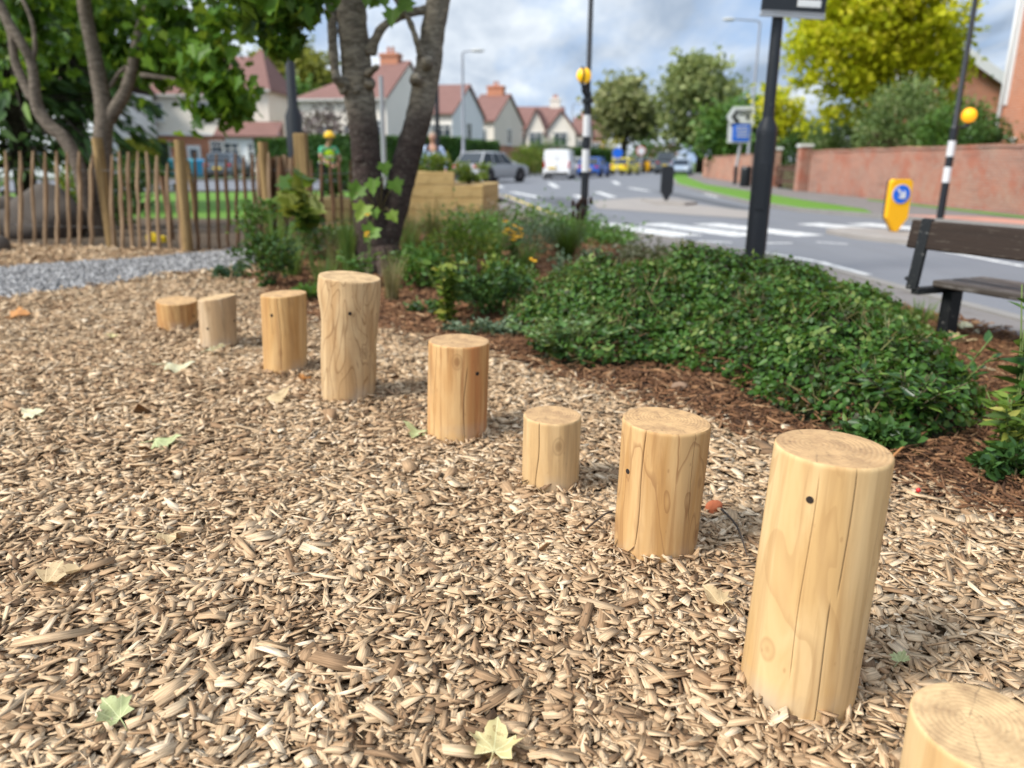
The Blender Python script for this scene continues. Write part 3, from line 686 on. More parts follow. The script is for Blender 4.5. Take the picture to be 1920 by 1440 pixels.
STRAW = leaf_mat('straw_blade', [(0, (.05, .07, .018)), (.5, (.12, .14, .04)), (.8, (.26, .2, .08)), (1, (.42, .33, .17))], .15, .6)
o = leaf_obj('dry_grass_wisps', np.stack([x, y, h], 1)+Nn*.045, .13, STRAW, None, LANCE, .04, A, rdir(N, .3)); kind(o, 'stuff', 'thin dry grass wisps threaded through the mound', 'dry grass')
# ------------------------------------------------------------------ trees near the camera
def bark_mat(name, low, mid, high, z0, z1, lich=(.30,.30,.24)):
    t = MT(name); o = t.pos()
    z = t.nd('SeparateXYZ', {0: o}).outputs[2]
    zz = t.math('ADD', z, t.math('MULTIPLY', t.noise(o, 3.5, 4), .5))
    f_ = t.math('DIVIDE', t.math('SUBTRACT', zz, z0+.25), z1-z0)
    c = t.ramp(f_, [(0, low), (.5, mid), (1, high)])
    b = t.noise(t.map(o, (9, 9, 26)), 1., 6, .7, .6)
    c = t.mix(t.ramp(b, [(.42, .65), (.60, 0.)]), c, tuple(v*.4 for v in low))
    c = t.mix(t.ramp(t.noise(o, 26, 5, .7), [(.56, 0.), (.70, .6)]), c, lich)
    return t.done(t.bsdf(c, .9, t.bump(t.math('ADD', b, t.math('MULTIPLY', t.noise(o, 45, 4), .5)), .8, .02), spec=.15))
BARK_M = bark_mat('maple_bark', (.080, .056, .048), (.13, .10, .083), (.31, .27, .21), 1.15, 1.75, (.27, .245, .19))
BARK_L = bark_mat('smooth_bark', (.14, .108, .082), (.20, .158, .125), (.22, .18, .142), .3, 1.6, (.27, .23, .18))
BARK_D = bark_mat('dark_bark', (.03, .022, .018), (.05, .04, .03), (.06, .045, .035), .5, 4)
MAPLE_L = leaf_mat('maple_leaf', [(0, (.024, .065, .007)), (.4, (.06, .15, .013)), (.75, (.10, .22, .02)), (1, (.22, .32, .035))], .42, .45)
MAPLE_B = leaf_mat('young_maple_leaf', [(0, (.10, .22, .02)), (.6, (.19, .36, .04)), (1, (.34, .42, .06))], .4, .5)

def organic(name, tubes, mat, parent, n=14, wob=.05, sub=1):
    m = MB()
    for path, rad in tubes: m.tube(path, rad, n, wob=wob)
    return m.build(name, mat, parent, smooth=True, sub=sub)
def dense(path, rad, k=5):
    """resample a polyline smoothly (Catmull-Rom)"""
    p = [Vector(q) for q in path]; out = []; ro = []
    for i in range(len(p)-1):
        p0, p1, p2, p3 = p[max(i-1, 0)], p[i], p[i+1], p[min(i+2, len(p)-1)]
        for j in range(k):
            u = j/k; u2 = u*u; u3 = u2*u
            out.append(.5*((2*p1)+(p2-p0)*u+(2*p0-5*p1+4*p2-p3)*u2+(3*p1-p0-3*p2+p3)*u3)); ro.append(rad[i]+(rad[i+1]-rad[i])*u)
    out.append(p[-1]); ro.append(rad[-1]); return out, ro

# the two stemmed maple in the bed
MY = 8.0
mb_ = thing('maple_tree', 'two stemmed maple with dark wet bark growing in the planting bed behind the logs', 'tree', (0, 0, 0))
def PP(px, py, dy=0): return P(px, py, MY+dy)
s1 = dense([PP(712,545), PP(702,480), PP(694,420), PP(690,340), PP(684,260), PP(672,170), PP(664,80), PP(655,-20), PP(640,-160,.2), PP(600,-420,.4)], [.27, .205, .175, .155, .148, .152, .150, .14, .12, .07])
s2 = dense([PP(712,540,.05), PP(722,460,.06), PP(742,380,.1), PP(762,300,.12), PP(785,220,.12), PP(802,130,.12), PP(812,60,.12), PP(828,-30,.1), PP(860,-180), PP(900,-420,-.2)], [.17, .15, .145, .14, .135, .128, .122, .115, .10, .06])
brs = [dense([PP(693,100,-.05), PP(705,70,-.1), PP(730,40,-.1), PP(770,25,0), PP(800,18,.1)], [.07, .045, .04, .038, .05], 4),
       dense([PP(795,120,0), PP(782,80,-.1), PP(768,40,-.1), PP(745,5,-.1), PP(700,-80,-.3)], [.05, .032, .028, .026, .02], 4),
       dense([PP(690,140,-.1), PP(700,130,-.25), PP(710,124,-.3)], [.05, .028, .022], 3), dense([PP(652,160,-.05), PP(634,150,-.2), PP(628,140,-.25)], [.075, .05, .03], 3),
       dense([PP(650,170,-.1), PP(632,148,-.12), PP(626,110,-.1), PP(622,40,-.05), PP(612,-40,0), PP(560,-220,-.2)], [.07, .04, .045, .05, .055, .04], 4),
       dense([PP(660,-120), PP(560,-220,-.5), PP(420,-250,-1.2)], [.08, .05, .02], 4), dense([PP(830,-80), PP(900,-200,-.4), PP(1040,-260,-1)], [.08, .05, .02], 4),
       dense([PP(560,-170,-.2), PP(500,-60,-1.0), PP(470,20,-1.3)], [.03, .02, .008], 4)]
for px, py in ((668, 172), (690, 158), (780, 150), (800, 118), (676, 300)):
    brs.append(dense([PP(px, py, -.05), PP(px+2, py-3, -.13), PP(px+3, py-4, -.165)], [.08, .05, .02], 3))
for k in range(7):
    a = -2.9+k*.55; brs.append(dense([(PP(712,500).x+.10*math.cos(a), MY+.10*math.sin(a), .28), (PP(712,500).x+.22*math.cos(a), MY+.22*math.sin(a), .08), (PP(712,500).x+.40*math.cos(a), MY+.40*math.sin(a), -.08)], [.10, .08, .04], 3))
trunk = organic('trunk', [s1, s2]+brs, BARK_M, mb_)
dt = bpy.data.textures.new('bark_relief', 'CLOUDS'); dt.noise_scale = .09; dt.noise_depth = 3
dm = trunk.modifiers.new('relief', 'DISPLACE'); dm.texture = dt; dm.strength = .03; dm.texture_coords = 'GLOBAL'
# crown: hanging leaves seen at the top edge, and the rest above the frame
el = []
def E_(px, py, dy, rx, ry, rz, w=1.0):
    c = PP(px, py, dy); el.append((c.x, c.y, c.z, rx, ry, rz, w))
E_(500, -10, -1.2, .38, .5, .28, 1.3); E_(535, 20, -1.3, .16, .3, .10, .4); E_(470, -40, -1.0, .35, .4, .22, .9); E_(530, 88, -1.3, .12, .2, .08, .12); E_(420, -120, -.8, .6, .7, .35, 1.6)
E_(640, -260, -.3, 1.0, 1.2, .5, 2.5); E_(800, -330, 0, 1.2, 1.2, .5, 2.5); E_(1000, -330, -.6, .8, .8, .4, 1.2)
pts, tone, _ = crown_points(el, 150, 22, .09, .2)
cr_o = leaf_obj('crown', pts, .130, MAPLE_L, mb_, MAPLE, .85, None, None, .35, tone*.75, drop=-.9)
sh = [(720,-5,-.35,.12),(735,35,-.4,.17),(755,12,-.3,.11),(770,-8,-.2,.14),(700,8,-.3,.11),(690,-6,-.3,.12)]
C = np.array([PP(a, b, c) for a, b, c, s in sh]); 
leaf_obj('leaf_spray', C, .17, MAPLE_L, mb_, MAPLE, .85, np.array([(rng.normal(0,.4), -.2, -1) for _ in sh]), np.array([(.1, -1, .4)]*len(sh))+rng.normal(0, .3, (len(sh), 3)), rnd=rng.uniform(.4, .8, len(sh)))
# young shoot growing from the fork of the stems
shoot = [(666,362,.24),(700,352,.26),(704,402,.30),(738,408,.24),(722,318,.20),(744,352,.17),(676,400,.12),(692,440,.20)]
C = np.array([PP(a, b, -.36-.05*(i % 4)) for i, (a, b, s) in enumerate(shoot)])
A = np.array([((a-706)/60+rng.normal(0,.2), -.35, -.9) for a, b, s in shoot])
leaf_obj('young_shoot', C, .150, MAPLE_B, mb_, MAPLE, .9, A, np.array([(.0, -1, .75)]*len(shoot))+rng.normal(0, .35, (len(shoot), 3)), rnd=rng.uniform(.1, .9, len(shoot)), curl=.35)
m = MB()
for i, (a, b, s) in enumerate(shoot): m.tube([PP(712, 400, -.2), PP((a+712)/2, (b+395)/2-12, -.33), C[i]], [.006, .005, .003], 5)
m.build('shoot_stem', plain('green_stem', (.16, .13, .05), .7), mb_, smooth=True)

# the multi stemmed tree behind the fence on the left
TY = 11.9
def TP(px, py, dy=0): return P(px, py, TY+dy)
lt = thing('small_tree', 'grey barked tree with forked stems behind the paling fence on the left', 'tree')
tb = [dense([TP(196,470), TP(194,420), TP(192,330), TP(193,250), TP(196,215), TP(186,150), TP(172,80), TP(160,20), TP(150,-60), TP(120,-220)], [.22, .165, .15, .135, .135, .115, .10, .10, .09, .05]),
      dense([TP(197,232), TP(212,210), TP(236,170), TP(252,110), TP(262,60), TP(275,20), TP(300,-10), TP(360,-80,-.5)], [.11, .105, .09, .08, .075, .065, .055, .03]),
      dense([TP(275,22), TP(282,-20), TP(270,-100)], [.055, .045, .03]),
      dense([TP(205,165,.05), TP(225,135,.05), TP(248,120,.05)], [.03, .032, .03]),
      dense([TP(262,140,-.1), TP(320,148,-.3), TP(380,165,-.6), TP(430,172,-.8)], [.04, .03, .022, .012]),
      dense([TP(190,455,-.1), TP(168,400,-.2), TP(150,320,-.25), TP(124,265,-.25), TP(92,235,-.25), TP(70,200,-.25), TP(64,150,-.25), TP(58,115,-.25), TP(40,80,-.3), TP(10,30,-.3), TP(-20,-40,-.3)], [.15, .125, .105, .10, .10, .09, .075, .07, .07, .065, .06]),
      dense([TP(58,120,-.25), TP(66,90,-.25), TP(60,40,-.25), TP(38,-10,-.2)], [.045, .035, .03, .025]), dense([TP(62,190,-.25), TP(30,120,-.2), TP(20,60,-.2), TP(-10,0,-.1)], [.07, .065, .055, .05])]
organic('trunk', tb, BARK_L, lt, 12, .04)
el = []
def E2(px, py, dy, rx, ry, rz, w=1.0):
    c = TP(px, py, dy); el.append((c.x, c.y, c.z, rx, ry, rz, w))
E2(110, 10, .8, .9, .6, .40, 1.0); E2(230, 50, .9, .8, .6, .45, 1.2); E2(335, 45, -.3, .55, .6, .42, 1.5); E2(385, 125, -.8, .36, .45, .34, 1.2); E2(428, 180, -1.0, .20, .3, .24, .6); E2(388, 215, -1.0, .15, .2, .14, .28)
E2(320, 110, .3, .5, .5, .28, .9); E2(290, 145, .6, .36, .4, .16, .4); E2(235, 100, 1.0, .55, .5, .28, .6); E2(10, 40, .7, .5, .5, .4, .6); E2(415, 40, -1.0, .2, .4, .22, .25); E2(300, -90, -.5, 1.4, 1.2, .4, 1.3); E2(60, -110, -.5, 1.4, 1.2, .4, 1.0)
E2(20, 140, 1.0, .5, .4, .25, .3); E2(120, 90, 1.0, .6, .4, .25, .45)
DARKMAP = leaf_mat('left_tree_leaf', [(0, (.03, .085, .008)), (.4, (.08, .20, .016)), (.75, (.16, .31, .025)), (1, (.36, .44, .05))], .45, .45)  # greens of the left tree's leaves, tone varies from leaf to leaf
pts, tone, _ = crown_points(el, 200, 18, .15, .15)
leaf_obj('crown', pts, .150, DARKMAP, lt, MAPLE, .85, None, None, .4, tone*.8, drop=-.8)
# thin whip tree left over the frame edge and its twin behind the fence
# dark conifer behind
def conifer(label, px, Y, basepx, h, rad, n, mat, bare=.1, seed=0, droop=.35, size=.34):
    c = P(px, 300, Y); root = thing('conifer', label, 'tree', (c.x, Y, 0))
    m = MB(); m.tube([(0,0,-.2), (.05,.02,h*.5), (0,0,h*.98)], [.22*h/8, .15*h/8, .02], 10, wob=.05); m.build('trunk', BARK_D, root, smooth=True)
    pts = []; ax = []; bm = MB()
    for k in range(n):
        z = h*(bare+(1-bare)*(k+random.random())/n); a = random.uniform(0, 6.283)
        L = rad*(1-z/h)**.7*random.uniform(.7, 1.1)+.15
        d = Vector((math.cos(a), math.sin(a), 0)); bm.tube([(0,0,z), d*L*.5+Vector((0,0,z+.05*L)), d*L+Vector((0,0,z-droop*L))], [.03, .02, .006], 5)
        for q in range(22):
            u = random.uniform(.15, 1); p = d*L*u+Vector((0,0,z+.1*u*L-droop*1.1*L*u*u)); s_ = Vector((-d.y, d.x, 0))*random.uniform(-1, 1)*.38*L*(1.1-u*.6)
            pts.append(p+s_+Vector((0,0,random.uniform(-.12, .04)))); ax.append(d*random.uniform(.3, 1)+s_*random.uniform(.5, 2)+Vector((0,0,-random.uniform(.2, .9))))
    bm.build('limb', BARK_D, root, smooth=True)
    pts = np.array(pts); ax = np.array(ax)
    leaf_obj('crown', pts, size, mat, root, LANCE, .30, ax, rdir(len(pts), 1.2), rnd=np.clip(rng.normal(.42, .25, len(pts)), 0, 1))
    return root
CEDAR = leaf_mat('cedar_spray', [(0, (.010, .028, .010)), (.4, (.04, .10, .025)), (.75, (.11, .21, .04)), (1, (.24, .36, .08))], .25, .6)
conifer('dark drooping cedar behind the fence, dense to the ground, left edge', 40, 17.5, 0, 8.5, 3.6, 190, CEDAR, .10, size=.42)
conifer('drooping cedar with light green sprays right behind the forked tree', 150, 19.5, 0, 8.0, 2.4, 130, CEDAR, .28, size=.40)
# dark evergreen bush at foot of the left tree
def shrub(name, label, cat, loc, rx, ry, h, n, size, mat, shape=OVAL, width=.5, group=None, stems=7, low=.12, up=.6, drop=.1, clump=26, spread=.22, rise=.55, parts=('foliage', 'stem')):
    root = thing(name, label, cat, loc, group=group)
    ncl = max(4, n//clump)
    pts, tone, cc = crown_points([(0, 0, h*rise, rx, ry, h*(1-rise))], ncl, clump, spread*min(rx, ry), .35)
    pts[:, 2] = np.clip(pts[:, 2], low*h*rng.uniform(.4, 1, len(pts)), None)
    A = pts*np.array([1, 1, .6])-np.array([0, 0, h*.1]); A /= np.linalg.norm(A, axis=1, keepdims=True)+1e-6; A += rdir(len(pts), drop)*.8
    leaf_obj(parts[0], pts, size, mat, root, shape, width, A, None, up, tone)
    m = MB()
    for k in range(stems):
        c = cc[k % len(cc)]; m.tube([(random.uniform(-.1, .1)*rx, random.uniform(-.1, .1)*ry, -.03), (c[0]*.4, c[1]*.4, c[2]*.5), tuple(c)], [.012*h+.003, .008*h+.003, .003], 5)
    m.build(parts[1], STEM, root, smooth=True)
    return root
STEM = plain('woody_stem', (.10, .085, .045), .85)
GREENSTEM = plain('green_stalk', (.12, .17, .045), .7)
DKLEAF = leaf_mat('dark_leaf', [(0, (0.014, 0.041, 0.011)), (.5, (0.041, 0.101, 0.022)), (1, (0.108, 0.216, 0.047))], .2, .4)
MIDLEAF = leaf_mat('mid_leaf', [(0, (0.027, 0.081, 0.014)), (.5, (0.074, 0.176, 0.027)), (1, (0.176, 0.311, 0.068))], .28, .45)
LIME = leaf_mat('lime_leaf', [(0, (.05, .10, .012)), (.45, (.13, .22, .03)), (.8, (.24, .31, .05)), (1, (.42, .38, .08))], .35, .5)
SILVER = leaf_mat('silver_leaf', [(0, (.05, .08, .045)), (.5, (.12, .18, .10)), (1, (.26, .33, .21))], .2, .6)
GRASSG = leaf_mat('grass_blade_green', [(0, (0.041, 0.095, 0.016)), (.5, (0.095, 0.189, 0.034)), (1, (0.230, 0.324, 0.081))], .3, .55)
GRASSS = leaf_mat('grass_blade_straw', [(0, (.12, .11, .04)), (.5, (.25, .21, .09)), (1, (.45, .36, .2))], .3, .6)
def gpos(px, py): x, y = G(px, py); return (x, y, ground_h(x, y))
def grass_clump(label, px, py, h, n, mat, spread=.5, w=.010, name='grass_clump', group=None, rad=.06, heads=None):
    root = thing(name, label, 'plant', gpos(px, py), group=group)
    V = []; L = []; cnt = []; rnd = []
    for k in range(n):
        a = random.uniform(0, 6.283); lean = spread*random.uniform(.1, 1); hh = h*random.uniform(.55, 1.1); r0 = rad*math.sqrt(random.random())
        d = Vector((math.cos(a), math.sin(a), 0)); s_ = Vector((-d.y, d.x, 0)); b = len(V); ns = 6
        for i in range(ns+1):
            u = i/ns; p = d*(r0+lean*hh*u**1.8)+Vector((0, 0, hh*(u-.42*lean*u**3)-.02)); ww = w*(1-u)**.7+.0006
            V += [p-s_*ww/2, p+s_*ww/2]
        for i in range(ns): L += [b+2*i, b+2*i+1, b+2*i+3, b+2*i+2]; cnt.append(4); rnd.append(k)
    rv = rng.uniform(0, 1, n)[np.array(rnd)]
    me = mesh_np('blades', np.array([tuple(v) for v in V]), L, cnt, {'rnd': ('FLOAT', 'FACE', rv)})
    link('blades', me, mat, root)
    return root

# ---- plants of the bed
shrub('shrub', 'small dark bushy shrub left of the plain honey log, at the gravel edge', 'shrub', gpos(508,540), .26, .26, .50, 900, .05, DKLEAF)
grass_clump('strappy iris like clump above the dark bush beside the gravel', 525, 512, .75, 70, GRASSG, .45, .022)
shrub('shrub', 'bright green bush in front of the bundled palings', 'shrub', gpos(498,490), .30, .3, .75, 800, .055, MIDLEAF)
shrub('low_plant', 'small blue green plant at the edge of the gravel path', 'plant', gpos(438,522), .16, .14, .17, 260, .05, leaf_mat('teal_leaf', [(0, (.02, .06, .03)), (1, (.11, .22, .12))], .2))
shrub('low_plant', 'tiny green sprig behind the honey and tallest logs', 'plant', gpos(588,566), .17, .15, .14, 240, .05, MIDLEAF)
def stalk_plant(name, label, px, py, h, n, size, mat, spread=.3, shape=LANCE, width=.4, per=12, flower=None, group=None, smat=None, lean=(0, 0), top=0.0, leafmin=.1, flowers=None):
    root = thing(name, label, 'plant', gpos(px, py), group=group)
    m = MB(); C = []; A = []; tips = []
    for k in range(n):
        a = random.uniform(0, 6.283); d = Vector((math.cos(a), math.sin(a), 0)); hh = h*random.uniform(.7, 1.08); sp_ = spread*random.uniform(.15, 1)
        path = [d*.04*random.random()+Vector((0,0,-.03)), d*sp_*.35*hh+Vector((lean[0]*hh*.4, lean[1]*hh*.4, hh*.5)), d*sp_*hh+Vector((lean[0]*hh, lean[1]*hh, hh))]
        pp, rr = dense(path, [.0055, .004, .0025], 4); m.tube(pp, rr, 5); tips.append((pp[-1], (pp[-1]-pp[-2]).normalized()))
        for q in range(per):
            u = leafmin+(1-leafmin-top)*random.random(); i = min(int(u*(len(pp)-1)), len(pp)-2); p = pp[i].lerp(pp[i+1], u*(len(pp)-1)-i)
            b = random.uniform(0, 6.283); ax = Vector((math.cos(b), math.sin(b), random.uniform(-.25, .6)))
            C.append(p+ax*size*.45); A.append(ax)
    m.build('stem', smat or GREENSTEM, root, smooth=True)
    leaf_obj('foliage', np.array([tuple(c) for c in C]), size, mat, root, shape, width, np.array([tuple(a) for a in A]), rdir(len(C), 1.3))
    return root, tips
stalk_plant('leafy_plant', 'yellowish plant with hand shaped leaves against the square fence post', 590, 505, 1.05, 6, .24, leaf_mat('palm_leaf', [(0, (.04, .10, .02)), (.5, (.10, .2, .03)), (1, (.30, .30, .05))], .35), .42, MAPLE, .95, 5, leafmin=.45)
grass_clump('upright green and straw grass clump left of the maple trunk', 655, 515, .72, 170, GRASSG, .28, .008)
grass_clump('pale dry grass tuft at the foot of the maple trunk', 735, 565, .50, 130, GRASSS, .38, .006)
grass_clump('dark fine grass clump right of the maple trunk', 765, 492, .6, 120, GRASSG, .5, .008)
grass_clump('tall olive grass in front of the timber planter', 812, 470, .75, 150, leaf_mat('olive_blade', [(0, (.05, .06, .015)), (1, (.2, .2, .08))], .3), .45, .009)
grass_clump('arching deep green grass clump beyond the yellow daisies', 1062, 492, .62, 420, leaf_mat('deep_blade', [(0, (.018, .05, .008)), (1, (.10, .18, .03))], .3), .85, .007)
stalk_plant('leafy_plant', 'lime green leafy plant with rounded leaves behind the red streaked log', 838, 606, .46, 16, .075, LIME, .42, OVAL, .62, 13)
shrub('shrub', 'dark mixed shrub to the right of the lime leafed plant', 'shrub', gpos(905,594), .34, .28, .46, 1500, .048, DKLEAF)
shrub('shrub', 'lime tinged shrub behind the dark mixed one, under the planter', 'shrub', gpos(865,520), .40, .3, .5, 1000, .055, LIME)
shrub('shrub', 'olive twiggy shrub directly below the timber planter end', 'shrub', gpos(880,462), .7, .5, .48, 1500, .055, MIDLEAF, stems=14)
shrub('shrub', 'silvery leaved mound shrub beside the arching grass', 'shrub', gpos(1008,478), .42, .35, .42, 1100, .045, SILVER)
shrub('shrub', 'pale variegated low shrub at the top left of the mound', 'shrub', gpos(1085,545), .30, .26, .36, 900, .04, SILVER)
shrub('low_plant', 'low pale green mat of small leaves behind the reddish log', 'plant', gpos(915,628), .30, .12, .09, 800, .036, SILVER, low=.05)
shrub('low_plant', 'low dark green mat at the foot of the lime leafy plant', 'plant', gpos(800,588), .16, .10, .10, 260, .04, DKLEAF, low=.05)
VARI = leaf_mat('pale_trailing_leaf', [(0, (.04, .10, .02)), (.5, (.12, .23, .06)), (1, (.34, .42, .22))], .25, .45)
stalk_plant('trailing_plant', 'pale trailing plant spilling from the left toe of the mound', 1060, 676, .26, 44, .042, VARI, 1.6, OVAL, .75, 16)
shrub('low_plant', 'green ground plant along the pavement right of the planter', 'plant', (.55, 13.0, 0), .9, 1.1, .20, 2200, .075, MIDLEAF, low=.05)
shrub('low_plant', 'low green border plant between the belisha beacon and the daisies', 'plant', (1.15, 11.3, 0), .65, .9, .15, 1500, .07, MIDLEAF, low=.05)
shrub('low_plant', 'pale dry edging plants where the bed meets the pavement', 'plant', (1.75, 9.3, 0), .5, .7, .12, 900, .06, leaf_mat('dry_edge_leaf', [(0, (.07, .10, .03)), (.6, (.2, .2, .09)), (1, (.5, .44, .3))], .2), low=.05)
FL_Y = plain('petal_yellow', (.75, .42, .02), .5, .15, 40); FL_C = plain('flower_centre', (.035, .018, .012), .9)
def daisies(root, tips, size, droop=.1):
    for p, d in tips:
        z = Vector((d.x*.6+random.uniform(-.25, .25), d.y*.6-.35, 1)).normalized(); x = z.orthogonal().normalized(); y = z.cross(x); m = MB()
        for k in range(11):
            a = 6.283*k/11; u = x*math.cos(a)+y*math.sin(a); s_ = z.cross(u)
            q = [p+u*size*.10, p+u*size*.32+s_*size*.11+z*size*.05, p+u*size*.5-z*size*droop, p+u*size*.32-s_*size*.11+z*size*.05]
            m.add(q, [(0, 1, 2, 3)])
        f_ = m.build('flower', FL_Y, root); MB().sphere(p+z*size*.06, size*.14, 8, 6, (1, 1, .9)).build('flower_centre', FL_C, f_, smooth=True)
r_, tp_ = stalk_plant('daisy_plant', 'yellow daisies with dark centres in the middle of the bed', 962, 520, .52, 15, .07, MIDLEAF, .22, LANCE, .35, 10, top=.2); daisies(r_, tp_, .058)
r_, tp_ = stalk_plant('daisy_plant', 'single low yellow daisy in front of the silvery shrub', 990, 575, .36, 7, .075, MIDLEAF, .25, LANCE, .4, 12, top=.15); daisies(r_, tp_[:1], .075)
r_, tp_ = stalk_plant('daisy_plant', 'two small orange yellow flowers at the maple trunk', 695, 530, .62, 4, .05, MIDLEAF, .2, LANCE, .3, 6, top=.2); daisies(r_, tp_[:3], .055)
m = []
root, tips = stalk_plant('seedhead_plant', 'dark upright seed heads standing by the foot of the beacon', 1085, 470, .62, 12, .04, MIDLEAF, .25, LANCE, .3, 5, top=.4)
for p, d in tips: MB().sphere(p, .03, 8, 6, (.8, .8, 1.8)).build('seed_head', FL_C, root, smooth=True)
# right hand corner: laurel like shrub on the mound's near flank, tall rudbeckia, choisya
BIGL = leaf_mat('glossy_leaf', [(0, (.012, .045, .010)), (.4, (.035, .10, .016)), (.75, (.085, .19, .03)), (1, (.19, .30, .055))], .25, .35, .45)
stalk_plant('leafy_shrub', 'bushy glossy leaved shrub on the near flank of the mound', 1690, 815, .28, 26, .075, BIGL, .85, LANCE, .34, 16, smat=STEM)
stalk_plant('leafy_shrub', 'taller glossy sprig leaning out of the right end of the mound', 1765, 780, .36, 6, .085, BIGL, .7, LANCE, .34, 12, lean=(.25, .2))
shrub('shrub', 'very dark low shrub behind the big cream log', 'shrub', gpos(1640,838), .15, .12, .11, 500, .05, DKLEAF, low=.05)
r_, tp_ = stalk_plant('daisy_plant', 'tall leggy yellow daisies at the right edge beside the bench', 1893, 850, .72, 14, .12, BIGL, .30, LANCE, .30, 5, top=.25, lean=(.05, .1)); daisies(r_, tp_[:7], .045, .4)
stalk_plant('leafy_shrub', 'bright green young shrub under the tall daisies at the right edge', 1885, 870, .26, 11, .075, LIME, .6, LANCE, .34, 16)
shrub('shrub', 'nearly black evergreen under the bright green young shrub at the right', 'shrub', gpos(1905,900), .15, .13, .13, 500, .05, DKLEAF, low=.05)
for lb, px, py, h in (('short grass tuft at the bench leg', 1722, 608, .22), ('grass tuft at the foot of the black sign post', 1445, 508, .25), ('weedy tuft on the pavement edge beyond the mound', 1480, 520, .2)):
    grass_clump(lb, px, py, h, 110, GRASSG, .6, .007, 'grass_tuft', rad=.12)
shrub('fern', 'bright green fern like plant behind the bundled boulders', 'plant', (P(150,380,13.2).x, 13.2, 0), .45, .35, .95, 500, .13, LIME, LANCE, .35)
shrub('shrub', 'very dark evergreen bush at the foot of the forked tree', 'shrub', (P(228,400,13.0).x, 13.0, 0), .55, .5, 1.0, 1500, .08, DKLEAF)

for lb, px, py, h, n, mt, sp_, w_ in (
    ('mid green grass between the dark bush and the square post', 548, 520, .50, 130, GRASSG, .5, .010), ('loose grass tuft directly behind the tallest far log', 612, 545, .42, 110, GRASSG, .6, .008),
    ('straw grass against the left foot of the maple', 632, 508, .55, 140, GRASSS, .35, .007), ('olive grass right behind the pale dry tuft by the maple', 782, 515, .46, 150, GRASSG, .6, .008),
    ('dark grass at the corner of the timber planter', 905, 455, .55, 170, GRASSG, .6, .010), ('wispy straw grass below the stepped planter', 775, 462, .62, 160, GRASSS, .45, .008),
    ('green grass between the daisies and the silvery shrub', 985, 510, .42, 160, GRASSG, .7, .008), ('wide dark grass in front of the planter, left of the daisies', 925, 490, .50, 200, GRASSG, .7, .009)):
    grass_clump(lb, px, py, h, n, mt, sp_, w_, rad=.10)
shrub('shrub', 'leafy green shrub around the right foot of the maple', 'shrub', gpos(790,540), .34, .26, .34, 900, .06, MIDLEAF)
shrub('shrub', 'twiggy dark shrub between the square post and the maple', 'shrub', gpos(618,492), .40, .3, .42, 900, .055, DKLEAF, stems=14)
shrub('shrub', 'loose lime shrub between the dark mixed shrub and the daisies', 'shrub', gpos(945,560), .26, .22, .34, 700, .05, LIME)
shrub('shrub', 'dry pinkish flower heads in front of the planter end', 'shrub', gpos(918,440), .8, .5, .42, 1100, .05, leaf_mat('dry_flower', [(0, (.07, .07, .03)), (.5, (.25, .2, .15)), (1, (.55, .45, .42))], .2), stems=14)
stalk_plant('leafy_plant', 'broad leaved green plant left of the two small orange flowers', 672, 545, .34, 9, .09, MIDLEAF, .6, OVAL, .5, 8)
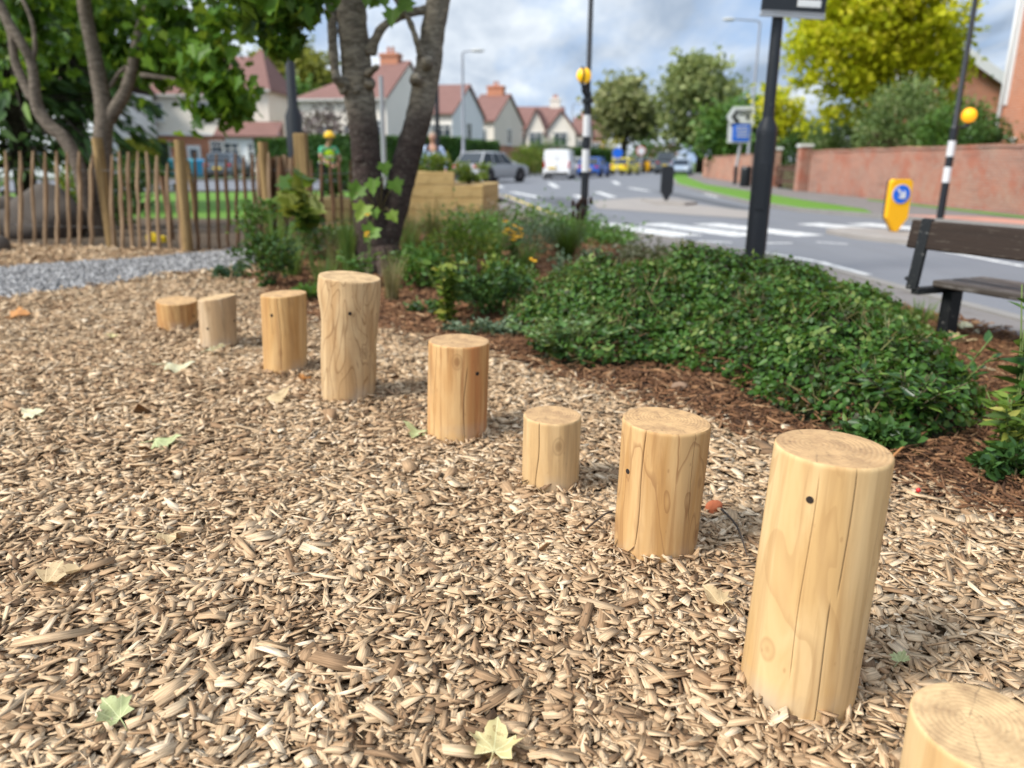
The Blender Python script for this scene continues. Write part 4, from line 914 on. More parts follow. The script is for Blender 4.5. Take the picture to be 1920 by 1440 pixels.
# ---- fallen leaves, brick bit, sticks
def fallen(label, px, py, size, cols, rot, name='fallen_leaf', tilt=.25, stem=True, lift=.022):
    size *= .86
    x, y = G(px, py, .03); z = ground_h(x, y)+lift+.012
    m_ = bpy.data.materials.get('fallen_'+cols[0]) or None
    if not m_:
        t = MT('fallen_'+cols[0]); o = t.obj(); n = t.noise(o, 3.2, 5, .65)
        c = t.mix(n, cols[1], cols[2]); c = t.mix(t.ramp(t.noise(o, 7, 4, .7), [(.56, 0.), (.68, .75)]), c, (cols[1][0]*.55, cols[1][1]*.42, cols[1][2]*.4)); s_ = t.nd('SeparateXYZ', {0: o}); ax_ = t.math('ADD', s_.outputs[0], .40); an = t.math('ARCTAN2', s_.outputs[1], ax_); fr = t.math('ABSOLUTE', t.math('SUBTRACT', t.math('FRACT', t.math('MULTIPLY_ADD', an, 1.52, .5)), .5)); dd = t.math('MULTIPLY', fr, t.math('SQRT', t.math('ADD', t.math('MULTIPLY', ax_, ax_), t.math('MULTIPLY', s_.outputs[1], s_.outputs[1])))); c = t.mix(t.ramp(dd, [(.012, .6), (.028, 0.)]), c, tuple(min(.85, v*1.35) for v in cols[2]))
        p_ = t.bsdf(c, .6); tr = t.nd('BsdfTranslucent', {'Color': c}).outputs[0]; m_ = t.done(t.nd('MixShader', {0: .25, 1: p_, 2: tr}).outputs[0])
    T = MAPLE; vs = []; fs = []; K = len(T); rr = [1, .75, .5, .25]; ctr = (.28, 0)
    rdm = random.Random(px)
    k1, k2, k3 = rdm.choice((-1, 1))*rdm.uniform(.25, .6), rdm.uniform(.1, .6), rdm.uniform(0, 6)
    def z_(u, v): return 1.0*(k1*v*v*1.5+k2*(u-.3)**2+.05*math.sin(9*v+k3)+.05*math.sin(8*u+k3)+.13*abs(math.sin(3*math.atan2(v, u-.05)))*math.hypot(u, v))
    for q in rr:
        for u, v in T:
            u2, v2 = ctr[0]+(u-ctr[0])*q, v*.9*q; vs.append(((u2-.4)*1.0, v2*1.0, z_(u2, v2)))
    vs.append(((ctr[0]-.4)*1.0, 0, z_(*ctr)))
    for a in range(3): fs += [(a*K+i, a*K+(i+1) % K, (a+1)*K+(i+1) % K, (a+1)*K+i) for i in range(K)]
    fs += [(3*K+i, 3*K+(i+1) % K, 4*K) for i in range(K)]
    mm = MB(); mm.add(vs, fs)
    if stem: mm.tube([(-.4*1.0, 0, z_(0, 0)), (-.7*1.0, .05*1.0, .03*1.0), (-1.0*1.0, .12*1.0, -.01)], [.022, .018, .014], 5)
    o = mm.build(name, m_, None, smooth=True, loc=(x, y, z)); o.scale = (size, size, size); o.rotation_euler = (rdm.uniform(-tilt, tilt), rdm.uniform(-tilt, tilt), rot)
    return tag(o, label, 'leaf', 'fallen leaves on the wood chips')
YEL = ('yellow', (.58, .48, .19), (.72, .64, .36)); GRN = ('green', (.34, .40, .16), (.52, .54, .30)); TAN = ('tan', (.46, .33, .17), (.62, .48, .28)); ORA = ('orange', (.45, .19, .05), (.58, .28, .09)); PAL = ('pale', (.60, .56, .30), (.76, .72, .50))
fallen('large pale yellow maple leaf lying nearest, at the bottom centre', 928, 1388, .105, YEL, 1.5, tilt=.2)
fallen('small green torn leaf at the bottom left', 212, 1336, .075, GRN, 2.6, tilt=.5)
fallen('pale yellow maple leaf in front of the two far logs', 336, 690, .16, PAL, .4)
fallen('whitish green leaf leaning on the foot of the greyish log', 408, 664, .12, PAL, .9, tilt=.5, lift=.05)
fallen('rusty orange dry leaf on the far left', 36, 592, .17, ORA, .1, tilt=.4)
fallen('tiny bright yellow leaf left of the shortest log', 210, 635, .085, YEL, 2.0)
fallen('pale leaf fragment near the left edge', 58, 777, .10, PAL, 2.8)
fallen('pale green leaf in the open chips left of the swirled log', 312, 827, .12, GRN, .2, tilt=.15)
fallen('yellow green crumpled leaf at the foot of the reddish log', 778, 806, .12, GRN, 2.9, tilt=.35)
fallen('tan curled leaf in front of the honey log', 522, 745, .13, TAN, .5, tilt=.4)
fallen('tan leaf with an orange edge left of centre', 326, 1002, .10, TAN, .3, tilt=.35)
fallen('large tan curled leaf near the left edge', 116, 1085, .12, TAN, .6, tilt=.5)
fallen('tan leaf between the two tall logs at the right', 1338, 1135, .085, TAN, 2.2, tilt=.3)
fallen('small green leaf right of the big cream log', 1688, 1246, .045, GRN, .8, tilt=.3)
fallen('small orange yellow leaf at the foot of the swirled log', 573, 712, .08, ORA, 1.0)
fallen('pale tan leaf on the pavement beside the bench leg', 1805, 640, .22, TAN, .2, tilt=.3, lift=0)
fallen('cream leaf on the pavement edge under the bench', 1812, 615, .20, PAL, 1.2, tilt=.3, lift=0)
fallen('curled cream leaf on the soil below the bench', 1830, 690, .13, PAL, 2.2, tilt=.3, lift=0)
def pebble(name, label, px, py, size, mat, cat='stone', sc=(1, .8, .6), lift=.02):
    x, y = G(px, py, .03); m = MB(); m.sphere((0,0,0), size, 12, 8, sc); rd = random.Random(px)
    m.v = [tuple(Vector(v)*(1+.22*math.sin(v[0]*60+rd.random())*math.cos(v[1]*70+v[2]*50)+rd.uniform(-.07, .07))) for v in m.v]
    o = m.build(name, mat, None, smooth=True, sub=1, loc=(x, y, ground_h(x, y)+lift)); o.rotation_euler = (0, .3, rd.random()*6); return tag(o, label, cat)
BRK = plain('brick_bit', (.42, .12, .05), .85, .25, 20, bump=.5)
pebble('brick_fragment', 'orange red broken brick piece right of the thick log', 1340, 942, .032, BRK, 'brick', (1.2, .8, .7))
pebble('berry', 'tiny red berry on the chips right of the big cream log', 1722, 920, .008, plain('berry_red', (.5, .02, .02), .35), 'berry', (1, 1, 1), .04)
pebble('pebble', 'brown stone in the bark mulch at the foot of the mound', 1275, 722, .05, plain('stone_brown', (.22, .14, .09), .85, .25, 20, bump=.4))
def stick(label, a, b, r, mat):
    A_, B_ = G(*a, .03), G(*b, .03); m = MB(); p0 = Vector((*A_, .04)); p1 = Vector((*B_, .045)); md = (p0+p1)/2+Vector((.012, .01, .012))
    pp, rr = dense([p0, md, p1], [r, r*.9, r*.5], 4); m.tube(pp, rr, 6, wob=.1); o = m.build('stick', mat, None, smooth=True); tag(o, label, 'stick')
TWIG = plain('dark_twig', (.06, .045, .035), .85); TWIGO = plain('orange_twig', (.38, .17, .06), .8)
stick('thin dark twig left of the thick log', (1098,998), (1150,965), .004, TWIG)
stick('orange splinter of wood behind the big cream log', (1672,862), (1697,845), .006, TWIGO)
stick('curved dark twig between the two tall logs', (1352,960), (1400,1050), .004, TWIG)
# ------------------------------------------------------------------ paling fence
def timber(name, a, b, axis='z', rough=.85, grain=(22, 22, 1.4)):
    t = MT(name); o = t.pos() if axis == 'pos' else t.obj()
    st = t.noise(t.map(o, grain), 1., 5, .65, .3)
    c = t.mix(t.ramp(st, [(.35, 0.), (.65, 1.)]), a, b)
    c = t.mix(t.ramp(t.noise(o, 5, 4), [(.55, 0.), (.75, .4)]), c, tuple(v*.45 for v in a))
    return t.done(t.bsdf(c, rough, t.bump(st, .4, .006), spec=.2))
PALING = timber('split_chestnut', (.19, .12, .068), (.43, .30, .185)); PALDARK = timber('split_chestnut_dark', (.10, .055, .03), (.21, .12, .065)); POSTW = timber('fence_post_wood', (.19, .12, .05), (.35, .235, .105))
WIRE = plain('fence_wire', (.22, .21, .20), .5, metal=.7)
def paling(m, x, y, h, lean, w, rd):
    n = 6; path = []; rad = []
    for k in range(7):
        u = k/6; path.append((x+lean*u*h+rd.uniform(-.012, .012), y+rd.uniform(-.008, .008), -.05+u*(h+.05))); rad.append(w*(1 if k < 6 else .5)*rd.uniform(.85, 1.1))
    m.tube(path, rad, n, wob=.12)
def fence(label, items, posts, wires, mat, seed):
    """items: (top px, base px, Y) of each paling; posts (px, Y, height, radius, lean)"""
    root = thing('paling_fence', label, 'fence'); rd = random.Random(seed)
    for (tx, ty, bx, by, Y, w, mt) in items:
        tpt = P(tx, ty, Y); bpt = P(bx, by, Y); m = MB(); h = tpt.z
        paling(m, bpt.x, Y, h, (tpt.x-bpt.x)/max(h, .1), w, rd); m.build('paling', mt, root, smooth='auto')
    for (x, y, h, r, lean, sq) in posts:
        m = MB()
        if sq: m.box((x, y, h/2-.05), (r*2, r*2, h+.1)); m.build('post', POSTW, root, bevel=.012)
        else: m.tube([(x-lean*h, y, -.1), (x-lean*h*.5, y, h*.5), (x, y, h)], [r*1.05, r, r*.97], 14); m.build('post', POSTW, root, smooth='auto')
    for pts in wires:
        m = MB(); m.tube(pts, .004, 5); m.build('wire', WIRE, root)
    return root
itL = []
tops = [(-8,285),(10,283),(37,284),(60,283),(84,285),(106,283),(127,285),(149,284),(172,290),(208,290),(224,284),(240,285),(257,284),(275,284),(295,292),(313,306),(328,292)]
bases = [(-4,455),(14,456),(37,456),(62,455),(85,457),(107,458),(128,460),(148,459),(170,462),(210,462),(230,462),(246,463),(261,463),(279,464),(297,469),(318,472),(342,472)]
for i, (tpx, bpx) in enumerate(zip(tops, bases)):
    f_ = i/16; Y = 10.60-.80*f_
    itL.append((*tpx, bpx[0], bpx[1], Y, .030 if i % 3 else .024, PALING))
p1 = P(350, 300, 9.74); top1 = P(336, 262, 9.74)
pz = P(182, 300, 10.3)
fence('pale split paling fence along the gravel path, left of the round post', itL,
      [(top1.x, 9.74, top1.z, .062, (top1.x-P(352,470,9.74).x)/top1.z, False), (P(182,262,10.3).x, 10.3, P(182,258,10.3).z, .068, .0, False)],
      [[(P(-20,300,10.65).x, 10.63, z), (pz.x, 10.26, z), (top1.x+.02, 9.77, z)] for z in (.25, .98)], PALING, 3)
itM = []
for i, (tx, ty, bx) in enumerate([(365,285,370),(384,290,392),(405,288,412),(423,298,428),(442,288,445),(457,292,461),(473,288,478)]):
    itM.append((tx, ty, bx, 468-i*2, 9.85+.10*i, .024, PALDARK))
fence('dark brown thin palings between the round post and the stake bundle', itM, [], [[(top1.x, 9.78, z), (P(480,300,10.5).x, 10.52, z)] for z in (.28, .95)], PALDARK, 5)
itG = []; rd = random.Random(4)
for i in range(13):
    tx = 484+i*5.0; itG.append((tx, rd.uniform(284, 297), tx+3, 468, 10.35+.10*math.sin(i*1.3)+.06*rd.random(), rd.uniform(.028, .045), PALDARK if i in (5,6,8,9,11) else PALING))
gt = fence('dense bundle of broad palings forming a narrow gate beside the square post', itG, [(P(495,300,10.3).x, 10.3, P(495,266,10.3).z, .065, 0, False)], [[(P(482,300,10.3).x, 10.3, z), (P(545,300,10.3).x, 10.3, z)] for z in (.3, 1.0)], PALING, 6)
itR = []
sqp = P(566, 300, 10.0)
for i, (tx, ty, bx) in enumerate([(550,290,556),(583,300,588),(601,292,607),(620,296,628),(636,290,642),(657,300,660),(672,296,676)]):
    itR.append((tx, ty, bx, 452, 10.1+.28*i, .026, PALDARK))
fence('square wooden fence post with thin dark palings running behind the bed plants', itR, [(sqp.x, 10.0, P(562,250,10.0).z, .075, 0, True)], [[(sqp.x, 10.0, z), (P(676,300,11.8).x, 11.8, z)] for z in (.3, .95)], PALDARK, 7)

# leaning stakes and boulders behind the fence
def leaner(label, a, b, Y, r, mat):
    m = MB(); p0 = P(*a, Y); p1 = P(*b, Y); m.tube([p0, (p0+p1)/2+Vector((.02, 0, 0)), p1], [r, r*.95, r*.85], 9, wob=.05); tag(m.build('tree_stake', mat, None, smooth='auto'), label, 'stake')
leaner('dark leaning wooden stake behind the left palings', (322,448), (303,330), 11.2, .05, PALDARK)
leaner('thin pale leaning sapling trunk right behind the round fence post', (368,415), (350,300), 13.0, .045, POSTW)
ROCK = plain('boulder_rock', (.085, .07, .058), .9, .4, 4, bump=.8, bscale=14)
def boulder(label, px, py, Y, r, sc):
    c = P(px, py, Y); m = MB(); m.sphere((0,0,0), r, 16, 10, sc); rd = random.Random(px)
    m.v = [tuple(Vector(v)*(1+.16*math.sin(v[0]*7+rd.random()*.2+px)*math.cos(v[1]*6+v[2]*8)+rd.uniform(-.03, .03))) for v in m.v]
    o = m.build('boulder', ROCK, None, smooth=True, sub=1, loc=(c.x, Y, max(.0, r*sc[2]*.55))); tag(o, label, 'boulder', 'boulders behind the fence')
boulder('large dark rounded boulder behind the palings, left of the forked tree', 92, 420, 11.6, .50, (1.1, .8, .95))
boulder('low flat boulder behind the palings at the left edge', 34, 440, 11.4, .42, (1.3, .8, .65))
boulder('dark boulder half cut off at the far left behind the fence', 2, 400, 12.4, .42, (1.0, .8, .9))
boulder('small grey boulder on the chips at the very left edge', -4, 460, 9.6, .15, (1, 1, .9))
YT = plain('yellow_plastic', (.70, .50, .02), .5)
m = MB(); c = P(288, 458, 10.9); m.box((0, 0, .05), (.16, .10, .10)); m.box((.0, 0, .115), (.10, .06, .03)); o = m.build('yellow_box', YT, None, bevel=.015, loc=(c.x, 10.9, 0)); tag(o, 'small bright yellow object on the earth just behind the left palings', 'box')
m = MB(); c = P(305, 458, 10.9); m.lathe([(.05, 0), (.05, .07), (.03, .085)], n=12); o = m.build('yellow_tub', YT, None, loc=(c.x, 10.92, 0)); tag(o, 'smaller yellow object right of the other behind the palings', 'box')

# ------------------------------------------------------------------ timber planter
SLEEP = timber('sleeper_timber', (.41, .27, .105), (.53, .375, .165), 'obj', .8, (1.6, 24, 24))
pl = thing('timber_planter', 'stepped raised planter of new yellow timber sleepers right of the maple', 'planter')
def sleeper(a, b, z0, z1, d=.2):
    a, b = Vector((*a, 0)), Vector((*b, 0)); m = MB(); dr = (b-a).normalized(); L = (b-a).length
    rz = math.atan2(dr.y, dr.x); m.box((L/2, d/2, (z1-z0)/2), (L-.008, d, z1-z0-.010)); o = m.build('sleeper', SLEEP, pl, bevel=.009); o.location = (a.x, a.y, z0); o.rotation_euler = (0, 0, rz)
Yp = 14.6
x0, x1, xm, xs_ = P(742,380,Yp).x, P(906,380,Yp).x, P(852,380,Yp).x, P(772,380,Yp).x
zt = P(880,347,Yp).z; zc2 = zt/3
for k in range(3):
    cut = [x0, xm-.02, x1] if k != 1 else [x0, x0+.75, xm-.30, x1]
    for a, b in zip(cut[:-1], cut[1:]): sleeper((a, Yp), (b, Yp), k*zc2, (k+1)*zc2)
    sleeper((x1-.0, Yp+.2), (x1+.25, Yp+2.0), k*zc2, (k+1)*zc2); sleeper((x0, Yp+2.1), (x1+.25, Yp+2.1), k*zc2, (k+1)*zc2); sleeper((x0+.2, Yp+.2), (x0+.2, Yp+2.1), k*zc2, (k+1)*zc2)
sleeper((xs_, Yp), (xm, Yp), zt, P(820,322,Yp).z); sleeper((xs_-.01+.2, Yp+.2), (xs_+.19, Yp+1.5), zt, P(820,322,Yp).z)
m = MB(); m.box(((x0+x1)/2+.05, Yp+1.1, zt-.08), (x1-x0-.25, 1.8, .1)); m.build('soil', EARTH, pl)
pl2 = pl; pl = thing('timber_planter', 'lower yellow timber planter behind the thin palings, left of the maple', 'planter')
Yq = 12.6; xa, xb = P(590,400,Yq).x, P(745,400,Yq).x; zq = P(660,372,Yq).z/3
for k in range(3):
    for a, b in ((xa, xa+(.55 if k % 2 else .85)), (xa+(.55 if k % 2 else .85), xb)): sleeper((a, Yq), (b, Yq), k*zq, (k+1)*zq)
    sleeper((xb, Yq+.2), (xb, Yq+1.4), k*zq, (k+1)*zq)
    sleeper((xa+.2, Yq+.2), (xa+.2, Yq+1.4), k*zq, (k+1)*zq)
m = MB(); m.box(((xa+xb)/2, Yq+.75, zq*3-.08), (xb-xa-.25, 1.1, .1)); m.build('soil', EARTH, pl)
def plant_on(label, px, Y, z, rx, h, n, mat, size=.08):
    c = P(px, 330, Y); return shrub('planter_plant', label, 'plant', (c.x, Y, z), rx, rx*.7, h, n, size, mat, LANCE, .4)
plant_on('feathery green plant behind the stepped top of the right planter', 805, Yp+1.3, zt, .42, .60, 900, LIME)
plant_on('green plant spilling over the right end of the planter', 880, Yp+.8, zt, .40, .40, 800, LIME)
plant_on('grassy green plant in the low planter in front of the worker', 628, Yq+.6, zq*3, .26, .44, 600, MIDLEAF)
plant_on('small bright plant in the low planter beside the maple trunk', 668, Yq+.6, zq*3, .22, .25, 400, LIME)

# ------------------------------------------------------------------ bench
bn = thing('bench', 'dark brown weathered wooden bench with steel brackets at the right edge, seen from behind', 'bench')
t = MT('bench_wood'); o = t.obj(); st = t.noise(t.map(o, (1.2, 30, 30)), 1., 6, .7, .3)
c = t.mix(st, (.014, .009, .007), (.045, .027, .018)); c = t.mix(t.ramp(t.noise(t.map(o, (6, 40, 40)), 1., 6, .75), [(.57, 0.), (.68, .6)]), c, (.14, .115, .09))
BW = t.done(t.bsdf(c, .65, t.bump(st, .5, .005), spec=.3))
t = MT('bench_seat_wood'); o = t.obj(); st = t.noise(t.map(o, (1.2, 30, 30)), 1., 6, .7, .3)
c = t.mix(st, (.03, .023, .019), (.085, .068, .055)); c = t.mix(t.ramp(t.noise(t.map(o, (5, 30, 30)), 1., 6, .75), [(.52, 0.), (.66, .7)]), c, (.22, .20, .18)); BWS = t.done(t.bsdf(c, .55, t.bump(st, .5, .005), spec=.35))
t = MT('bench_steel'); o = t.obj(); n = t.noise(o, 40, 5, .7); c = t.mix(t.ramp(n, [(.60, 0.), (.68, .6)]), (.012, .013, .014), (.25, .24, .22)); BS = t.done(t.bsdf(c, .5, t.bump(n, .3, .003)))
bl = Vector((*G(1757, 640), 0)); ba = Vector((*G(1712, 412, .79), 0)); bb = Vector((*G(1925, 430, .79), 0))
ux = (bb-ba).normalized(); uy = Vector((-ux.y, ux.x, 0))      # ux along the bench, uy towards the road
BL = 1.75
def bpt(a, b, z): return ba+ux*a+uy*b+Vector((0, 0, z))
rzb = math.atan2(ux.y, ux.x)
def bpart(name, mat, c, size, bev=.006, tilt=0.0):
    m = MB(); m.box((0, 0, 0), size); o = m.build(name, mat, bn, bevel=bev); o.location = c; o.rotation_euler = (tilt, 0, rzb); return o
bpart('backrest', BW, bpt(BL/2, 0, .70), (BL, .045, .185), .012, -.12)
for k, b in enumerate((.16, .33, .50)): bpart('seat', BWS, bpt(BL/2+.08, b, .385), (BL-.14, .155, .045), .012)
for a in (.115, BL-.25):
    bpart('bracket', BS, bpt(a, -.035, .575), (.075, .02, .46), .006, -.12); bpart('bracket', BS, bpt(a-.03, .02, .575), (.012, .09, .46), .003, -.12)
    bpart('seat_support', BS, bpt(a+.03, .27, .34), (.06, .66, .045), .006)
    bpart('leg', BS, bpt(a+.08, .24, .16), (.075, .11, .35), .008)
m = MB(); m.sphere((0, 0, 0), .04, 10, 8, (1.3, .8, .5)); o = m.build('bracket_end', BS, bn, smooth=True); o.location = bpt(.02, .05, .40)

# ------------------------------------------------------------------ poles, beacons, signs
t = MT('black_paint'); o = t.obj(); n = t.noise(o, 28, 5, .7); c = t.mix(t.ramp(n, [(.66, 0.), (.70, 1.)]), (.008, .010, .014), (.30, .30, .30)); c = t.mix(t.noise(o, 3, 4), c, (.016, .018, .022)); BLACK = t.done(t.bsdf(c, .42, t.bump(n, .2, .003), spec=.4))
WHITEP = plain('white_paint', (.62, .62, .62), .5); GREYP = plain('galvanised_grey', (.36, .37, .39), .5, metal=.3); GLOBE = None
t = MT('beacon_globe'); GLOBE = t.done(t.bsdf((.95, .52, .01), .35, emit=((1, .55, .02), .25)))
t = MT('beacon_globe_lit'); GLOBE2 = t.done(t.bsdf((1, .42, .01), .35, emit=((1, .40, .02), .5)))
# black sign post with stepped base
b = G(1413, 503); Yb = b[1]; sp_ = thing('sign_post', 'thick black sign post with wide stepped base, standing behind the mound', 'sign post', (b[0], Yb, 0))
zst = P(1437, 240, Yb).z; lx = .02
m = MB(); m.lathe([(.112, -.05), (.112, zst-.06), (.108, zst), (.062, zst+.10), (.060, zst+.12), (.056, 3.3)], n=28); m.build('pole', BLACK, sp_, smooth='auto')
m = MB(); m.box((.115*math.cos(-1.9), .115*math.sin(-1.9), .9), (.09, .02, .5), Matrix.Rotation(-1.9+math.pi/2, 3, 'Z')); m.build('access_door', BLACK, sp_, bevel=.004)
pzb = P(1470, 24, Yb); yo = -.09
m = MB(); m.box((0, yo, pzb.z+.2), (.66, .03, .42)); pan = m.build('sign_plate', BLACK, sp_, bevel=.01); pan.rotation_euler = (0, .045, 0)
m = MB()
for k in range(22): m.box((-.33+.03*k+.015, yo, pzb.z-.022), (.014, .05, .042))
m.box((0, yo, pzb.z-.050), (.66, .05, .016)); q = m.build('sign_trim', GREYP, pan)
m = MB(); m.box((.15, yo-.02, pzb.z+.075), (.24, .012, .07)); m.build('sign_panel', WHITEP, pan, bevel=.02)
def banded_pole(name, parent, bands, r, top, thin, mats):
    z = -.1
    for zt_, mt in bands:
        m = MB(); m.cyl((0,0,z), (0,0,zt_), r, n=18); m.build(name, mats[mt], parent, smooth='auto'); z = zt_
    m = MB(); m.tube([(0,0,z), (0,0,z+.05), (0,0,top)], [r*1.1, thin, thin*.8], 14); m.build('column', BLACK, parent, smooth='auto')
mats = {'b': BLACK, 'w': WHITEP}
# beacon 1
b = G(1094, 424); Y1 = b[1]; bc = thing('belisha_beacon', 'belisha beacon with split yellow globe on the near pavement, left of the black sign post', 'beacon', (b[0], Y1, 0))
zz = lambda py, px=1100: P(px, py, Y1).z
banded_pole('pole_band', bc, [(zz(322), 'b'), (zz(280), 'w'), (zz(256), 'b'), (zz(216), 'w'), (zz(176), 'b')], .068, 6.5, .045, mats)
m = MB(); m.lathe([(.05, zz(195)), (.105, zz(192)), (.105, zz(186)), (.05, zz(183))], n=18); m.build('collar', BLACK, bc, smooth='auto')
gx = P(1094, 143, Y1).x-b[0]; gz = zz(143)
m = MB(); m.tube([(0, 0, zz(180)), (gx*.6, -.05, zz(179)), (gx, -.1, zz(172)), (gx, -.1, gz-.14)], [.03, .03, .035, .045], 10); m.build('bracket', BLACK, bc, smooth='auto')
m = MB(); m.sphere((gx, -.1, gz), .128, 24, 16); m.build('globe', GLOBE, bc, smooth=True)
m = MB(); m.lathe([(.134, -.016), (.147, -.016), (.147, .016), (.134, .016)], n=32); q = m.build('globe_ring', BLACK, bc, smooth='auto'); q.location = (gx-.035, -.1, gz); q.rotation_euler = (0, R(90), R(8))
# beacon 2
b = G(1762, 412); Y2 = b[1]; bc = thing('belisha_beacon', 'belisha beacon with glowing orange globe before the brick wall', 'beacon', (b[0], Y2, 0))
zz = lambda py: P(1775, py, Y2).z
banded_pole('pole_band', bc, [(zz(342), 'b'), (zz(313), 'w'), (zz(293), 'b'), (zz(264), 'w'), (zz(240), 'b')], .075, 6.8, .055, mats)
gx = P(1817, 216, Y2).x-b[0]; gz = zz(216)
m = MB(); m.tube([(0, 0, zz(238)), (gx*.7, 0, zz(238)), (gx, 0, zz(234)), (gx, 0, gz-.16)], [.03, .028, .06, .075], 10); m.build('bracket', BLACK, bc, smooth='auto')
m = MB(); m.sphere((gx, 0, gz), .145, 24, 16); m.build('globe', GLOBE2, bc, smooth=True)
# plain columns and street lamps
def column(label, px, py, Y, r, top, mat, cat='pole', name='lamp_column', base=None):
    c = P(px, py, Y); root = thing(name, label, cat, (c.x, Y, -.05)); m = MB()
    if base: m.lathe([(r*1.7, 0), (r*1.7, base), (r, base+.15), (r*.75, top)], n=16)
    else: m.lathe([(r, 0), (r*.8, top)], n=14)
    m.build('column', mat, root, smooth='auto'); return root
column('tall dark lamp column behind the square fence post, its foot hidden', 556, 300, 14.0, .085, 7.0, plain('dark_grey_paint', (.035, .04, .048), .45), base=1.9)
column('slim black lamp column at the hedge between the right maple stem and the grey car', 821, 300, 34, .10, 9.5, BLACK)
c_ = column('short pale grey sign pole between the maple stems', 720, 300, 17.5, .06, 2.9, GREYP, name='signpost_pole')
def street_lamp(label, px, Y, py_top, arm, col):
    c = P(px, 300, Y); zt_ = P(px, py_top, Y).z; root = thing('street_lamp', label, 'street lamp', (c.x, Y, -.05)); m = MB(); m.lathe([(.13, 0), (.13, 1.6), (.085, 1.8), (.06, zt_)], n=14); m.build('column', col, root, smooth='auto')
    m = MB(); m.tube([(0,0,zt_-.05), (arm*.1, 0, zt_+.08), (arm, 0, zt_+.16)], [.05, .045, .035], 8); m.build('arm', col, root, smooth='auto')
    m = MB(); m.sphere((arm*1.12, 0, zt_+.14), .3, 14, 8, (1.25 if abs(arm) > .5 else 1, .5, .32)); m.build('lantern', plain('lantern_grey', (.5, .5, .48), .4), root, smooth=True); return root
LG = plain('lamp_steel', (.30, .31, .34), .55, metal=.2)
street_lamp('tall grey street lamp with arm to the right, above the hedge', 869, 44, 98, .72, LG)
street_lamp('tall grey street lamp with its arm to the left, above the blue direction sign', 1402, 46, 40, -1.55, LG)
street_lamp('thin distant street lamp just left of the yellow globe beacon', 1071, 90, 195, .8, LG)
# direction sign
b = (P(1378, 340, 42).x, 42); ds = thing('direction_sign', 'pale arrow direction sign above a blue parking sign on a grey pole at the verge', 'sign', (b[0], b[1], 0))
zz = lambda py: P(1385, py, 42).z
m = MB(); m.cyl((0,0,-.1), (0,0,zz(312)), .10, n=12); m.build('pole_foot', BLACK, ds, smooth='auto')
m = MB(); m.cyl((.02,0,zz(312)), (.28,0,zz(200)), .085, n=12); m.build('pole', GREYP, ds, smooth='auto')
def q_(px, py): v = P(px, py, 41.85); return (v.x-b[0], v.z)
def plate(name, pts, mat, y=-.15, th=.05, par=ds): m = MB(); m.extr([q_(*p) for p in pts], (0, y, 0), (1,0,0), (0,0,1), (0,1,0), th); return m.build(name, mat, par)
SIGNW = plain('sign_white', (.58, .60, .62), .4, .04); SIGNK = plain('sign_black', (.01, .01, .01), .5); SIGNB = plain('sign_blue', (.015, .13, .62), .4, .04)
pa = plate('arrow_plate', [(1363,219),(1375,200),(1416,199),(1414,236),(1371,238)], SIGNW)
for pts in ([(1371,220),(1380,206),(1384,206),(1379,220),(1385,228),(1381,230)], [(1384,207),(1410,206),(1410,208.5),(1384,209.5)], [(1384,213),(1408,212),(1408,214.5),(1384,215.5)], [(1376,222),(1384,222),(1386,229),(1378,230)], [(1399,217),(1405,217),(1404,224),(1399,224)]):
    plate('sign_symbol', pts, SIGNK, -.18, .025, ds).parent = pa
pb = plate('blue_plate', [(1366,231),(1409,231),(1406,268),(1364,268)], SIGNW); plate('blue_face', [(1374,233),(1407,233),(1404,265),(1372,265)], SIGNB, -.18, .025).parent = pb
for y in (237, 243, 249, 255): plate('sign_line', [(1380,y),(1402,y),(1402,y+2.2),(1380,y+2.2)], SIGNW, -.2, .015).parent = pb
# bollards
def bollard(label, px, pyb, w_, h_, mats_, arrow, rz, z=.05):
    c = G(px, pyb, z); root = thing('traffic_bollard', label, 'bollard', (c[0], c[1], z), rz)
    pr = [(-w_*.08, 0), (w_*.08, 0), (w_/2, h_*.27), (w_/2, h_-.05), (w_*.40, h_), (-w_*.40, h_), (-w_/2, h_-.05), (-w_/2, h_*.27)]
    m = MB(); m.extr(pr, (0, -.04, 0), (1,0,0), (0,0,1), (0,1,0), .10); m.build('body', mats_[0], root, bevel=.008)
    pr2 = [(a*.97, .0+b_*.985+.006) for a, b_ in pr]; m = MB(); m.extr(pr2, (0, -.052, 0), (1,0,0), (0,0,1), (0,1,0), .011); m.build('face', mats_[1], root)
    m = MB(); m.extr([(a*1.02, .004+b_*1.0) for a, b_ in pr], (0, .061, 0), (1,0,0), (0,0,1), (0,1,0), .03); m.build('back', BLACK, root)
    if arrow:
        cz = h_*.72; rr = w_*.40; m = MB(); m.extr([(rr*math.cos(6.283*k/24), cz+rr*math.sin(6.283*k/24)) for k in range(24)], (0, -.066, 0), (1,0,0), (0,0,1), (0,1,0), .013); di = m.build('blue_disc', SIGNB, root)
        m = MB(); m.extr([(rr*1.06*math.cos(6.283*k/24), cz+rr*1.06*math.sin(6.283*k/24)) for k in range(24)], (0, -.060, 0), (1,0,0), (0,0,1), (0,1,0), .008); m.build('disc_rim', WHITEP, di)
        s2_ = .7071; rot = lambda a, b_: ((a*s2_-b_*s2_)*rr, cz+(a*s2_+b_*s2_)*rr)
        ar = [rot(*p) for p in ((.12,.75),(-.12,.75),(-.12,-.1),(-.45,.15),(-.45,-.18),(0,-.68),(.45,-.18),(.45,.15),(.12,-.1))]
        m = MB(); m.extr(ar, (0, -.076, 0), (1,0,0), (0,0,1), (0,1,0), .011); m.build('arrow', WHITEP, di)
    return root
BYEL = plain('bollard_yellow', (.85, .42, .008), .4, .06)
